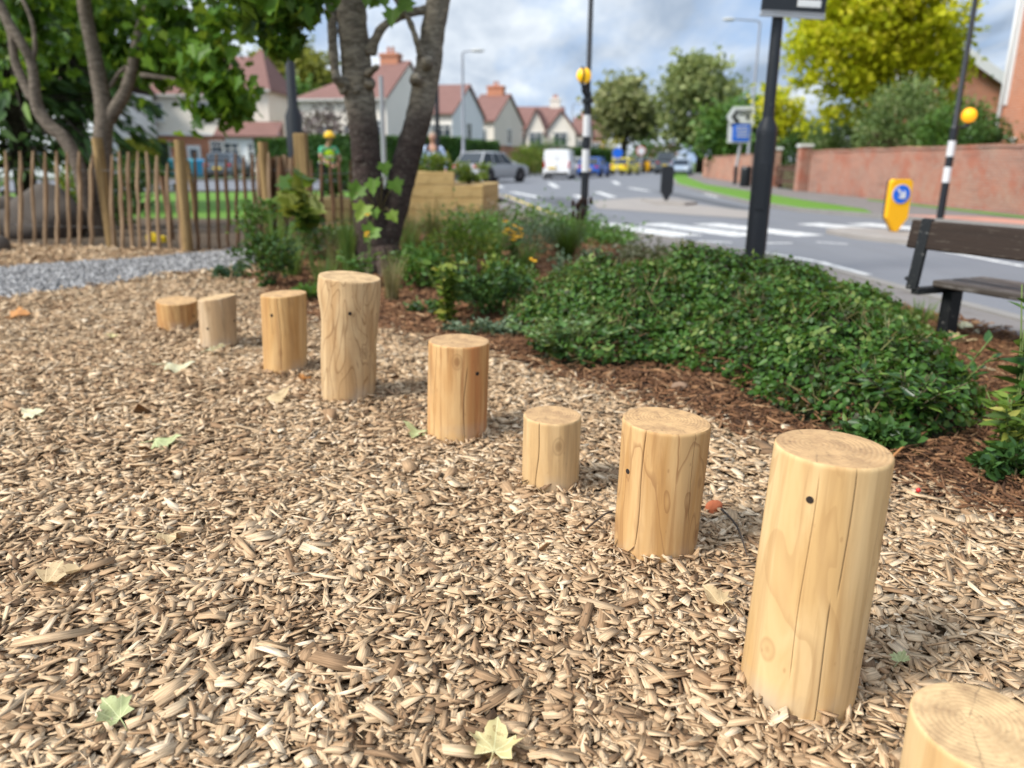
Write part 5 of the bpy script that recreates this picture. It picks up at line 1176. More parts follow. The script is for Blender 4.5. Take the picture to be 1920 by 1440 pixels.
bollard('yellow bollard with a blue arrow disc right of the zebra crossing', 1676, 434, .38, .87, (BYEL, BYEL), True, .12, .02)
bollard('black bollard seen from behind on the far traffic island', 1249, 376, .36, 1.0, (BLACK, BLACK), False, 0, .02)
for lb, px in (('pale yellow bollard far down the road, left one of the pair', 1200), ('bright yellow bollard far down the road, right one of the pair', 1213)): bollard(lb, px, 323, .50, 1.1, (BYEL, BYEL), False, 0, 0)
def round_sign(label, px, py, Y, r, mat, rim=None):
    c = P(px, py, Y); root = thing('road_sign', label, 'road sign', (c.x, Y, 0)); m = MB(); m.cyl((0,0,-.1), (0,0,c.z+r), .05, n=8); m.build('pole', GREYP, root)
    m = MB(); m.extr([(r*math.cos(6.283*k/20), c.z+r*math.sin(6.283*k/20)) for k in range(20)], (0, -.09, 0), (1,0,0), (0,0,1), (0,1,0), .03); f_ = m.build('sign_face', mat, root)
    if rim: m = MB(); m.extr([(r*1.25*math.cos(6.283*k/20), c.z+r*1.25*math.sin(6.283*k/20)) for k in range(20)], (0, -.055, 0), (1,0,0), (0,0,1), (0,1,0), .03); m.build('sign_rim', rim, f_)
round_sign('small round blue sign far down the road above the yellow car', 1158, 287, 70, .45, SIGNB)
round_sign('small pale round sign with a red rim far down the road', 1202, 283, 72, .34, WHITEP, plain('sign_red', (.55, .05, .05), .4))
# litter bin beside the far direction sign
c = P(1397, 345, 38); m = MB(); m.lathe([(.22, 0), (.26, .1), (.26, .8), (.28, .82), (.22, .95)], n=16); tag(m.build('litter_bin', BLACK, None, smooth='auto', loc=(c.x, 38, 0)), 'dark litter bin by the brick wall right of the direction sign pole', 'bin')
# ------------------------------------------------------------------ vehicles
GLASS = plain('car_glass', (.018, .024, .030), .08, .1, spec=.6); TYRE = plain('tyre_rubber', (.012, .012, .013), .85); RIM = plain('alloy', (.32, .33, .35), .35, metal=.7)
RED = plain('tail_red', (.42, .015, .02), .25); LAMP = plain('headlamp', (.75, .76, .78), .15); PLATE = plain('plate_yellow', (.75, .52, .05), .5, .03); DARKTRIM = plain('dark_trim', (.02, .021, .023), .6)
def paintm(name, col, rough=.28): return plain(name, col, rough, .04, 2, spec=.5)
def car(label, cat, x, y, rz, col, L=4.4, W=1.8, H=1.5, kind_='hatch', z=-.07, plate=True, name='parked_car', group=None):
    """local x: rear (0) to front (L); y across; loft of rounded cross sections"""
    root = thing(name, label, cat, (x, y, z), rz, group)
    hw = W/2
    van = kind_ == 'van'; suv = kind_ == 'suv'
    belt = H*(.60 if not van else .56); hood = H*(.62 if suv else .60); cl = .20 if not suv else .26
    # side profile of lower body : (x, z_top) along the length
    prof = [(0, .46*H), (.04, belt*.98), (.12*L, belt), (.62*L, belt), (.74*L, hood), (.93*L, hood*.90), (.985*L, hood*.74), (L, .42*H)]
    if van: prof = [(0, .46*H), (.02, belt), (.10*L, belt), (.68*L, belt), (.80*L, belt*1.0), (.94*L, belt*.88), (.99*L, belt*.70), (L, .40*H)]
    m = MB(); rows = []
    for k, (px_, zt_) in enumerate(prof):
        e = .90 if k in (0, len(prof)-1) else .97 if k in (1, len(prof)-2) else 1.0
        a = hw*e; zb = cl+(.14 if k in (0, len(prof)-1) else .0)
        rows.append([(px_, -a*.93, zb), (px_, -a, zb+.12), (px_, -a, zb+(zt_-zb)*.62), (px_, -a*.955, zt_-.02), (px_, -a*.80, zt_+.012), (px_, a*.80, zt_+.012), (px_, a*.955, zt_-.02), (px_, a, zb+(zt_-zb)*.62), (px_, a, zb+.12), (px_, a*.93, zb)])
    vs = [v for r in rows for v in r]; n = 10
    fs = [(i*n+k, i*n+(k+1) % n, (i+1)*n+(k+1) % n, (i+1)*n+k) for i in range(len(rows)-1) for k in range(n)]+[tuple(range(n)), tuple((len(rows)-1)*n+k for k in reversed(range(n)))]
    m.add(vs, fs)
    # greenhouse corner points (bottom at belt, top at roof)
    xb0, xb1 = (.05*L, .70*L) if not van else (.012*L, .80*L)
    xt0, xt1 = (.20*L if not suv else .16*L, .50*L if not van else .62*L)
    if van: xt0 = .03*L
    if kind_ == 'saloon': xb0, xt0 = .14*L, .30*L
    yb_, yt_ = hw*.90, hw*.72 if not van else hw*.84
    zr = H-.07
    B = {(0, s): Vector((xb0, s*yb_, belt-.01)) for s in (-1, 1)}; B.update({(1, s): Vector((xb1, s*yb_, belt-.01)) for s in (-1, 1)})
    T_ = {(0, s): Vector((xt0, s*yt_, zr)) for s in (-1, 1)}; T_.update({(1, s): Vector((xt1, s*yt_, zr)) for s in (-1, 1)})
    def pillar(a, b, w_=.085): m.bar(a, b, w_, w_)
    for e in (0, 1):
        for s in (-1, 1): pillar(B[e, s], T_[e, s])
    for s in (-1, 1):
        for u in ((.36, .66) if not van else (.60, .80)):
            pillar(B[0, s].lerp(B[1, s], u), T_[0, s].lerp(T_[1, s], min(1, u*1.12)), .07)
        if van:   # panelled load bay
            m.add([B[0, s], B[0, s].lerp(B[1, s], .60), T_[0, s].lerp(T_[1, s], .66), T_[0, s]], [(0, 1, 2, 3)])
    # roof with a gentle crown
    rv = []; nn = 6
    for i in range(nn+1):
        u = i/nn; xx = xt0+(xt1-xt0)*u; up_ = .07*math.sin(math.pi*min(1, max(0, .12+u*.76)))
        for j, vv in enumerate((-1.06, -.9, -.5, 0, .5, .9, 1.06)): rv.append((xx+(-.05 if i == 0 else .05 if i == nn else 0), vv*yt_, zr-.01+(0 if abs(vv) > 1 else up_*(1-.25*vv*vv))))
    b0 = len(rv); rv += [(a, b_, zr-.045) for a, b_, c_ in rv]
    fs = [(i*7+j, i*7+j+1, (i+1)*7+j+1, (i+1)*7+j) for i in range(nn) for j in range(6)]
    fs += [tuple(b0+q for q in reversed(f_)) for f_ in fs]
    ring = [j for j in range(7)]+[i*7+6 for i in range(1, nn+1)]+[nn*7+j for j in range(5, -1, -1)]+[i*7 for i in range(nn-1, 0, -1)]
    fs += [(ring[k], b0+ring[k], b0+ring[(k+1) % len(ring)], ring[(k+1) % len(ring)]) for k in range(len(ring))]
    m.add(rv, fs)
    m.build('body', col, root, smooth='auto', bevel=.02)
    def pane(name_, pts):
        mm = MB(); pts = [Vector(p) for p in pts]; nrm = (pts[1]-pts[0]).cross(pts[2]-pts[0]).normalized(); mm.add([p+nrm*.012 for p in pts]+[p-nrm*.012 for p in pts], [(0, 1, 2, 3), (7, 6, 5, 4), (0, 4, 5, 1), (1, 5, 6, 2), (2, 6, 7, 3), (3, 7, 4, 0)]); mm.build(name_, GLASS, root)
    pane('windscreen', [B[1, -1], B[1, 1], T_[1, 1], T_[1, -1]])
    if van:
        mm = MB(); mm.box((xb0+.01, 0, (belt+zr)/2), (.03, yb_*1.9, zr-belt)); mm.build('rear_door', col, root, bevel=.01)
        mm = MB(); mm.box((-.012, 0, belt*.9), (.02, .012, belt*1.0)); mm.build('door_seam', DARKTRIM, root)
    else: pane('rear_window', [B[0, 1].lerp(T_[0, 1], .12), B[0, -1].lerp(T_[0, -1], .12), T_[0, -1].lerp(B[0, -1], .04), T_[0, 1].lerp(B[0, 1], .04)])
    for s in (-1, 1):
        o_ = 0.0 if not van else .61
        pane('side_window', [B[0, s].lerp(B[1, s], o_), B[1, s], T_[1, s], T_[0, s].lerp(T_[1, s], o_*1.1)])
    R_ = .33 if not suv else .39
    for fx in (.185, .80):
        for s in (-1, 1):
            cx_ = fx*L; mm = MB(); mm.lathe([(R_*.62, -.11), (R_*.93, -.115), (R_, -.08), (R_, .08), (R_*.93, .115), (R_*.62, .11)], n=26); t_ = mm.build('tyre', TYRE, root, smooth='auto'); t_.location = (cx_, s*(hw-.10), R_); t_.rotation_euler = (R(90), 0, 0)
            mm = MB(); mm.lathe([(R_*.66, -.10), (R_*.66, .10), (R_*.5, .07), (.06, .085)], n=20)
            for q in range(5): a = 6.283*q/5; mm.bar((0, 0, .10*s*-1), (R_*.62*math.cos(a), R_*.62*math.sin(a), .10*s*-1), .06, .02)
            r_ = mm.build('rim', RIM, t_); 
            mm = MB(); mm.lathe([(R_*1.16, -.045), (R_*1.16, .028), (R_*1.0, .028), (R_*1.0, -.045)], n=26); q = mm.build('wheel_arch', DARKTRIM, root, smooth='auto'); q.location = (cx_, s*(hw-.015), R_+.02); q.rotation_euler = (R(90), 0, 0)
    for s in (-1, 1):
        mm = MB()
        if van: mm.box((.0, s*hw*.90, .72*belt+.15), (.06, .12, .42))
        else: mm.box((.015, s*hw*.74, belt*.86), (.09, hw*.36, .13))
        mm.build('tail_light', RED, root, bevel=.02)
        mm = MB(); mm.box((L*.975, s*hw*.72, hood*.74), (.12, hw*.38, .13)); mm.build('headlight', LAMP, root, bevel=.02)
        mm = MB(); mm.box((.64*L, s*(hw+.09), belt+.06), (.12, .18, .13)); mm.build('mirror', col, root, bevel=.03)
    mm = MB(); mm.box((-.02, 0, cl+.14), (.10, W*.86, .20)); mm.build('rear_bumper', DARKTRIM, root, bevel=.03)
    mm = MB(); mm.box((L+.0, 0, cl+.14), (.10, W*.86, .20)); mm.build('front_bumper', DARKTRIM, root, bevel=.03)
    if plate: mm = MB(); mm.box((-.055 if van else -.03, -.0 if not van else .3, belt*.66), (.025, .52, .12)); mm.build('number_plate', PLATE, root)
    return root
C_ = lambda px, py, z=-.07: G(px, py, z)
# grey suv turning into the side road: rear left towards us
c = P(893, 338, 43.5); car('silver grey sport utility car turning at the junction, the largest car in view', 'car', c.x-.55, 42.8, R(54), paintm('silver_grey', (.36, .37, .38), .25), 4.7, 1.95, 1.68, 'suv', name='moving_car')
c = P(1040, 333, 54); car('white delivery van seen from behind, left of the belisha beacon', 'van', c.x+.05, 53, R(80), paintm('van_white', (.78, .78, .78), .35), 4.4, 1.85, 1.95, 'van', name='delivery_van')
c = P(1102, 328, 60); car('bright blue hatchback partly behind the belisha beacon pole', 'car', c.x, 60, R(70), paintm('bright_blue', (.02, .10, .42)), 4.0, 1.75, 1.5)
c = P(1076, 327, 68); car('pale silver car between the white van and the blue hatchback', 'car', c.x, 68, R(75), paintm('pale_silver', (.55, .56, .58)), 4.2, 1.75, 1.5)
c = P(1152, 322, 72); car('yellow hatchback parked far down the road', 'car', c.x+.2, 71, R(62), paintm('car_yellow', (.72, .58, .02)), 4.0, 1.75, 1.5)
c = P(1188, 321, 84); car('dark grey car parked just beyond the yellow hatchback', 'car', c.x, 84, R(65), paintm('dark_grey', (.07, .07, .08)), 4.3, 1.8, 1.55)
c = P(1222, 320, 92); car('dark car with pale roof far away behind the yellow bollards', 'car', c.x, 92, R(65), paintm('grey_green', (.16, .18, .19)), 4.3, 1.8, 1.55)
c = P(1240, 318, 78); car('tall dark people carrier above the black bollard', 'car', c.x+.3, 78, R(75), paintm('dark_blue_grey', (.07, .085, .10)), 4.6, 1.9, 2.1, 'suv', name='people_carrier')
c = P(1281, 321, 72); car('light blue grey saloon on the right beside the verge', 'car', c.x, 72, R(252), paintm('light_blue_grey', (.30, .36, .44)), 4.3, 1.78, 1.45, 'saloon', plate=False)
c = P(436, 326, 50); car('dark blue grey hatchback parked on the drive behind the palings', 'car', c.x, 47.5, R(92), paintm('blue_grey', (.10, .13, .16)), 4.0, 1.8, 1.55)
def rails(root_name): pass
v = [o for o in COL.objects if o.name.startswith('delivery_van')][0]
m = MB()
for s in (-.6, .6): m.bar((.5, s, 2.02), (2.6, s, 2.02), .05, .05)
for x_ in (.6, 1.5, 2.4): m.bar((x_, -.7, 2.06), (x_, .7, 2.06), .05, .05)
m.build('roof_rack', DARKTRIM, v)
def wheelie(label, px, Y, col):
    c = P(px, 320, Y); root = thing('wheelie_bin', label, 'bin', (c.x, Y, -.05), .2); m = MB()
    m.add([(-.24,-.26,.06),(.24,-.26,.06),(.24,.24,.06),(-.24,.24,.06),(-.29,-.34,.98),(.29,-.34,.98),(.29,.34,.98),(-.29,.34,.98)], [(3,2,1,0),(4,5,6,7),(0,1,5,4),(1,2,6,5),(2,3,7,6),(3,0,4,7)]); m.build('body', col, root, bevel=.02)
    m = MB(); m.extr([(-.36,.98),(.36,.98),(.30,1.06),(-.25,1.10)], (-.31,0,0), (0,1,0), (0,0,1), (1,0,0), .62); m.build('lid', col, root, bevel=.01)
    for s in (-.2, .2): m = MB(); m.cyl((s-.03,.26,.1), (s+.03,.26,.1), .1); m.build('wheel', TYRE, root)
BLUEB = plain('bin_blue', (.02, .18, .34), .5); TEAL = plain('bin_teal', (.05, .28, .36), .5)
wheelie('teal wheelie bin on the drive, left of the round fence post', 325, 52, TEAL); wheelie('teal wheelie bin on the drive, right of the round fence post', 364, 51, TEAL); wheelie('darker blue wheelie bin beside the parked hatchback', 377, 50.5, BLUEB)

# ------------------------------------------------------------------ people
def skin_mesh(name, joints, bones, mat, parent, sub=1, root=0):
    """joints: name -> (xyz, radius or (rx, ry)); bones: pairs"""
    ks = list(joints); idx = {k: i for i, k in enumerate(ks)}
    me = bpy.data.meshes.new(name); me.from_pydata([joints[k][0] for k in ks], [(idx[a], idx[b]) for a, b in bones], []); me.update()
    o = bpy.data.objects.new(name, me); COL.objects.link(o)
    s = o.modifiers.new('skin', 'SKIN'); s.use_smooth_shade = True; s.branch_smoothing = .4
    sv_ = me.skin_vertices[0].data
    for k in ks:
        r = joints[k][1]; sv_[idx[k]].radius = r if hasattr(r, '__len__') else (r, r); sv_[idx[k]].use_root = (idx[k] == root)
    d = o.modifiers.new('sub', 'SUBSURF'); d.levels = sub; d.render_levels = sub
    dg = bpy.context.evaluated_depsgraph_get(); nm = bpy.data.meshes.new_from_object(o.evaluated_get(dg)); bpy.data.objects.remove(o); bpy.data.meshes.remove(me)
    nm.name = name; nm.materials.clear()
    return link(name, nm, mat, parent, smooth=True)
SKIN = plain('skin', (.50, .27, .19), .55, .05); SHIRT = plain('shirt_pale_blue', (.42, .52, .70), .8, .08); STRAP = plain('backpack_black', (.015, .016, .02), .8); HAIRG = plain('hair_grey', (.34, .27, .21), .8); TROU = plain('trousers_navy', (.03, .035, .05), .85)
HIVIS = plain('hi_vis_yellow', (.62, .85, .03), .6, .06); GRN_ = plain('shirt_green', (.08, .40, .22), .7); HELM = plain('helmet_yellow', (.80, .50, .03), .4); GREYB = plain('reflective_grey', (.5, .5, .5), .5); BOOT = plain('boot_dark', (.03, .025, .02), .8)
def person(label, x, y, rz, arms, bend=0.0, shirt=SHIRT, trousers=TROU, z=0.0):
    root = thing('person', label, 'person', (x, y, z), rz)
    f = lambda p, b=1.0: (p[0], p[1]-bend*max(0, p[2]-.95)*b, p[2]-.12*bend*max(0, p[2]-.95))
    J = {'pelvis': (f((0, 0, .95)), (.15, .11)), 'waist': (f((0, 0, 1.10)), (.145, .10)), 'chest': (f((0, 0, 1.30)), (.165, .115)), 'neck0': (f((0, .01, 1.47)), .065), 'neck': (f((0, 0, 1.54)), .055),
         'jaw': (f((0, -.03, 1.59)), (.062, .07)), 'face': (f((0, -.015, 1.655)), (.074, .092)), 'skull': (f((0, .005, 1.72)), (.072, .088)), 'crown': (f((0, .01, 1.765)), (.04, .05))}
    Bn = [('pelvis', 'waist'), ('waist', 'chest'), ('chest', 'neck0'), ('neck0', 'neck'), ('neck', 'jaw'), ('jaw', 'face'), ('face', 'skull'), ('skull', 'crown')]
    for s, tag_ in ((-1, 'r'), (1, 'l')):
        el_, wr = arms[tag_]
        sh = f((s*.19, 0, 1.42)); J['sh'+tag_] = (sh, .062); J['el'+tag_] = (el_, .045); J['wr'+tag_] = (wr, .030); Bn += [('chest', 'sh'+tag_), ('sh'+tag_, 'el'+tag_), ('el'+tag_, 'wr'+tag_)]
        d = (Vector(wr)-Vector(el_)).normalized(); pm = Vector(wr)+d*.06; J['pm'+tag_] = (tuple(pm), (.040, .020)); Bn.append(('wr'+tag_, 'pm'+tag_))
        side = Vector((0, -1, 0)).cross(d); side = (side if side.length > .2 else Vector((1, 0, 0))).normalized(); cur = d.cross(side).normalized()
        for q, (o_, ln) in enumerate(((-.030, .068), (-.010, .080), (.010, .075), (.029, .058))):
            k0 = pm+side*o_+d*.03; k1 = k0+d*ln*.55+cur*.008; k2 = k1+d*ln*.35+cur*.028
            for nm, pt, rr in (('a', k0, .0098), ('b', k1, .009), ('c', k2, .0075)): J['f%d%s%s' % (q, nm, tag_)] = (tuple(pt), rr)
            Bn += [('pm'+tag_, 'f%da%s' % (q, tag_)), ('f%da%s' % (q, tag_), 'f%db%s' % (q, tag_)), ('f%db%s' % (q, tag_), 'f%dc%s' % (q, tag_))]
        t0 = Vector(wr)+d*.03-side*.036; t1 = t0+d*.035-side*.022+cur*.014; J['t0'+tag_] = (tuple(t0), .011); J['t1'+tag_] = (tuple(t1), .0095); Bn += [('wr'+tag_, 't0'+tag_), ('t0'+tag_, 't1'+tag_)]
        hp = (s*.095, 0, .92); kn = (s*.11, -.02-.03*s, .50); an = (s*.115, .02-.05*s, .10)
        J['hp'+tag_] = (hp, .085); J['kn'+tag_] = (kn, .058); J['an'+tag_] = (an, .042); J['to'+tag_] = ((an[0], an[1]-.16, .05), .038); Bn += [('pelvis', 'hp'+tag_), ('hp'+tag_, 'kn'+tag_), ('kn'+tag_, 'an'+tag_), ('an'+tag_, 'to'+tag_)]
    J['nose'] = (f((0, -.118, 1.652)), .014); Bn.append(('face', 'nose'))
    for s in (-1, 1): J['ear%d' % s] = (f((s*.082, .01, 1.655)), (.012, .022)); Bn.append(('face', 'ear%d' % s))
    body = skin_mesh('body', J, Bn, SKIN, root)
    hd = Vector(f((0, -.015, 1.66)))
    for s in (-1, 1):
        MB().sphere(hd+Vector((s*.031, -.083, .012)), .011, 8, 6).build('eye', STRAP, body, smooth=True)
    MB().box(hd+Vector((0, -.088, -.048)), (.046, .012, .009)).build('mouth', plain('lips', (.34, .12, .10), .6), body, bevel=.003)
    # shirt: torso and sleeves a little outside the body
    S = {k: (J[k][0], tuple(q+.018 for q in (J[k][1] if hasattr(J[k][1], '__len__') else (J[k][1],)*2))) for k in ('pelvis', 'waist', 'chest')}
    S['nk'] = (f((0, .005, 1.455)), .085); SB = [('pelvis', 'waist'), ('waist', 'chest'), ('chest', 'nk')]
    for tag_ in 'rl':
        S['sh'+tag_] = (J['sh'+tag_][0], .080); a = Vector(J['sh'+tag_][0]); e_ = Vector(J['el'+tag_][0]); S['el'+tag_] = (tuple(a.lerp(e_, 1.0 if shirt is SHIRT else .7)), .058); SB += [('chest', 'sh'+tag_), ('sh'+tag_, 'el'+tag_)]
        if shirt is SHIRT: S['wr'+tag_] = (tuple(e_.lerp(Vector(J['wr'+tag_][0]), .92)), .040); SB.append(('el'+tag_, 'wr'+tag_))
    skin_mesh('shirt', S, SB, shirt, root)
    Tt = {'pelvis': (J['pelvis'][0], (.165, .13))}; TB = []
    for tag_ in 'rl':
        for k, r in (('hp', .105), ('kn', .075), ('an', .062)): Tt[k+tag_] = (J[k+tag_][0], r)
        TB += [('pelvis', 'hp'+tag_), ('hp'+tag_, 'kn'+tag_), ('kn'+tag_, 'an'+tag_)]
        an = J['an'+tag_][0]; m = MB(); m.sphere((an[0], an[1]-.06, .045), .06, 12, 8, (.85, 2.1, .85)); m.build('shoe', BOOT, root, smooth=True)
    skin_mesh('trousers', Tt, TB, trousers, root)
    return root, f, J
wx = P(610, 300, 20.0)
root, f, J = person('worker in a yellow hard hat and yellow hi vis vest bending over the low planter', wx.x, 20.0, R(38), {'r': ((-.26, -.30, 1.16), (-.12, -.50, 1.02)), 'l': ((.26, -.28, 1.14), (.10, -.50, 1.0))}, .42, GRN_)
V_ = {k: (J[k][0], tuple(q+.055 for q in (J[k][1] if hasattr(J[k][1], '__len__') else (J[k][1],)*2))) for k in ('pelvis', 'waist', 'chest')}
V_['nk'] = (f((0, .01, 1.45)), .125); skin_mesh('hi_vis_vest', V_, [('pelvis', 'waist'), ('waist', 'chest'), ('chest', 'nk')], HIVIS, root)
for zc in (1.06, 1.2): MB().lathe([(.19, -.025), (.19, .025)], f((0, 0, zc)), 20).build('reflective_band', GREYB, root, smooth=True).scale = (1, 1, 1)
hc = Vector(f((0, .005, 1.70))); m = MB(); m.lathe([(.128, 0), (.126, .05), (.105, .10), (.06, .135), (.012, .145)], hc, 20); m.lathe([(.125, -.006), (.15, -.006), (.15, .008), (.125, .008)], hc+Vector((0, -.02, 0)), 20); m.build('hard_hat', HELM, root, smooth='auto')
wx = P(812, 300, 19.0)
root, f, J = person('man in a pale blue shirt with black backpack straps right of the maple', wx.x, 19.0, R(-6), {'r': ((-.30, .02, 1.16), (-.33, -.10, .90)), 'l': ((.30, .0, 1.16), (.32, -.08, .90))})
for s in (-1, 1):
    m = MB(); pp, rr = dense([(s*.11, .12, 1.40), (s*.115, .03, 1.50), (s*.12, -.10, 1.44), (s*.13, -.145, 1.30), (s*.165, -.10, 1.12), (s*.17, .06, 1.08)], [.026]*6, 4); m.tube(pp, rr, 8); m.build('backpack_strap', STRAP, root, smooth=True)
m = MB(); m.box((0, .20, 1.24), (.30, .16, .44)); m.build('backpack', STRAP, root, bevel=.05)
m = MB(); m.sphere(Vector(f((0, .022, 1.705))), .094, 14, 10, (.90, 1.05, .86)); m.build('hair', HAIRG, root, smooth=True)
# ------------------------------------------------------------------ houses, walls, hedges, trees of the street
def brick_mat(name, a, b, mortar, scale=1.0, axis='y', old=.0):
    t = MT(name); p = t.pos(); s = t.nd('SeparateXYZ', {0: p})
    u = t.math('ADD', s.outputs[0], s.outputs[1])
    v = t.nd('CombineXYZ', {0: u, 1: s.outputs[2], 2: 0.0}).outputs[0]
    br = t.nd('TexBrick', {'Vector': v, 'Color1': a, 'Color2': b, 'Mortar': mortar, 'Scale': scale, 'Mortar Size': .012, 'Brick Width': .225, 'Row Height': .075, 'Bias': -.1})
    c = br.outputs['Color']
    c = t.mix(t.ramp(t.noise(p, .55, 5, .65), [(.40, 0.), (.65, .55)]), c, tuple(x*1.25 for x in b))
    c = t.mix(t.ramp(t.noise(p, 1.6, 6, .75), [(.52, 0.), (.72, .7 if old else .35)]), c, (.34, .25, .19) if old else tuple(x*.55 for x in a))
    if old: c = t.mix(t.ramp(t.noise(p, 9, 4, .7), [(.58, 0.), (.68, .6)]), c, (.44, .34, .27)); c = t.mix(t.ramp(t.noise(t.map(p, (1, 1, 1), (5, 2, 1)), 1.1, 5, .7), [(.50, 0.), (.62, .6)]), c, (.36, .105, .06)); c = t.mix(t.ramp(t.noise(t.map(p, (.5, .5, 3)), 1.2, 5, .7), [(.54, 0.), (.68, .5)]), c, (.17, .10, .08))
    return t.done(t.bsdf(c, .9, t.bump(br.outputs['Fac'], -.4, .01)))
WALLB = brick_mat('old_wall_brick', (.26, .10, .07), (.35, .155, .105), (.33, .27, .22), old=1)
REDB = brick_mat('red_brick', (.36, .115, .055), (.44, .165, .085), (.42, .33, .26)); ORB = brick_mat('orange_brick', (.40, .14, .075), (.46, .18, .10), (.40, .26, .18))
def render_mat(name, col):
    t = MT(name); p = t.pos(); c = t.mix(t.noise(p, .7, 5, .6), tuple(x*.88 for x in col), col); c = t.mix(t.ramp(t.noise(t.map(p, (2, 2, .35)), 1., 5, .7), [(.56, 0.), (.78, .4)]), c, tuple(x*.62 for x in col))
    return t.done(t.bsdf(c, .9, t.bump(t.noise(p, 40, 3), .3, .01)))
CREAM = render_mat('cream_render', (.78, .72, .63)); WHITE = render_mat('white_render', (.86, .81, .73)); PEBBLE = render_mat('pebbledash', (.77, .69, .59)); BLUEW = render_mat('bluish_white_render', (.78, .79, .80))
def roof_mat(name, a, b):
    t = MT(name); p = t.pos(); s = t.nd('SeparateXYZ', {0: p}); wv = t.math('SINE', t.math('MULTIPLY', s.outputs[2], 34.0))
    c = t.mix(t.noise(p, 1.2, 6, .7), a, b); c = t.mix(t.math('MULTIPLY_ADD', wv, .12, .12), c, tuple(x*.5 for x in a)); return t.done(t.bsdf(c, .85, t.bump(wv, .4, .03)))
ROOFR = roof_mat('red_roof_tiles', (.165, .085, .072), (.255, .138, .116)); ROOFD = roof_mat('brown_roof_tiles', (.11, .065, .055), (.18, .115, .095)); TRIM = plain('white_trim', (.68, .68, .66), .5, .05); PANE = plain('window_glass', (.05, .065, .08), .08, .3, .5, spec=.6)
LEAD = plain('grey_fascia', (.42, .41, .38), .7)
class House:
    def __init__(s, name, label, x, y, rz, cat='house', group=None): s.root = thing(name, label, cat, (x, y, -.1), rz, group)
    def wall(s, x0, x1, y0, y1, z0, z1, mat, gable=None, name='wall'):
        """box wall; gable=(axis, apex) adds a triangular top to the two ends across axis"""
        m = MB()
        if gable is None: m.prism([(x0, y0), (x1, y0), (x1, y1), (x0, y1)], z0, z1)
        elif gable[0] == 'y': m.extr([(x0, z0), (x1, z0), (x1, z1), ((x0+x1)/2, gable[1]), (x0, z1)], (0, y0, 0), (1,0,0), (0,0,1), (0,1,0), y1-y0)
        else: m.extr([(y0, z0), (y1, z0), (y1, z1), ((y0+y1)/2, gable[1]), (y0, z1)], (x0, 0, 0), (0,1,0), (0,0,1), (1,0,0), x1-x0)
        return m.build(name, mat, s.root)
    def gable_roof(s, x0, x1, y0, y1, ze, zr, mat, axis='x', ov=.3, th=.16, ends=.25):
        m = MB()
        if axis == 'x':
            c = (y0+y1)/2
            for a, sg in ((y0, -1), (y1, 1)):
                sl = (zr-ze)/abs(c-a); lo = (a+sg*ov, ze-sl*ov)
                m.extr([lo, (c, zr), (c, zr+th), (lo[0], lo[1]+th)], (x0-ends, 0, 0), (0,1,0), (0,0,1), (1,0,0), x1-x0+2*ends)
        else:
            c = (x0+x1)/2
            for a, sg in ((x0, -1), (x1, 1)):
                sl = (zr-ze)/abs(c-a); lo = (a+sg*ov, ze-sl*ov)
                m.extr([lo, (c, zr), (c, zr+th), (lo[0], lo[1]+th)], (0, y0-ends, 0), (1,0,0), (0,0,1), (0,1,0), y1-y0+2*ends)
        return m.build('roof', mat, s.root)
    def hip_roof(s, x0, x1, y0, y1, ze, zr, mat, il, ir, ov=.3):
        """ridge along x, inset il/ir from the two ends (0 = gable end)"""
        a0, a1, b0, b1 = x0-(ov if il else .2), x1+(ov if ir else .2), y0-ov, y1+ov; c = (y0+y1)/2; m = MB()
        vs = [(a0, b0, ze), (a1, b0, ze), (a1, b1, ze), (a0, b1, ze), (a0+il, c, zr), (a1-ir, c, zr)]
        vs2 = [(p[0], p[1], p[2]-.16) for p in vs]
        fs = [(0, 1, 5, 4), (2, 3, 4, 5)]
        if il: fs.append((3, 0, 4))
        if ir: fs.append((1, 2, 5))
        m.add(vs+vs2, fs+[tuple(6+q for q in reversed(f_)) for f_ in fs]+[(0, 6, 7, 1), (2, 8, 9, 3)]+([(3, 9, 6, 0)] if il else [(0, 4, 10, 6), (4, 3, 9, 10)])+([(1, 7, 8, 2)] if ir else [(5, 1, 7, 11), (2, 5, 11, 8)]))
        r_ = m.build('roof', mat, s.root)
        m = MB(); m.bar((a0, b0-.05, ze-.10), (a1, b0-.05, ze-.10), .10, .16); m.build('gutter', LEAD, s.root); return r_
    def window(s, c, w, h, face='f', bars=(2, 1), name='window'):
        x, y, z = c; u, n = {'f': ((1,0,0), (0,-1,0)), 'r': ((0,1,0), (1,0,0)), 'l': ((0,-1,0), (-1,0,0))}[face]
        u, n = Vector(u), Vector(n); o_ = Vector(c); m = MB(); w2, h2 = w/2, h/2
        def slab(a0, a1, b0, b1, d0, d1, mm): mm.extr([(a0, b0), (a1, b0), (a1, b1), (a0, b1)], o_+n*d0, u, (0,0,1), n, d1-d0)
        for a0, a1, b0, b1 in ((-w2, w2, h2-.09, h2), (-w2, w2, -h2, -h2+.09), (-w2, -w2+.09, -h2+.09, h2-.09), (w2-.09, w2, -h2+.09, h2-.09)): slab(a0, a1, b0, b1, -.02, .06, m)
        for k in range(1, bars[0]): a = -w2+w*k/bars[0]; slab(a-.03, a+.03, -h2+.09, h2-.09, -.02, .05, m)
        for k in range(1, bars[1]+1): b = h2-h*.3*k; slab(-w2+.09, w2-.09, b-.025, b+.025, -.02, .045, m)
        f_ = m.build(name, TRIM, s.root); m = MB(); slab(-w2+.05, w2-.05, -h2+.05, h2-.05, -.01, .02, m); m.build('pane', PANE, f_)
        m = MB(); slab(-w2-.08, w2+.08, -h2-.10, -h2-.0, -.02, .14, m); m.build('sill', TRIM, f_)
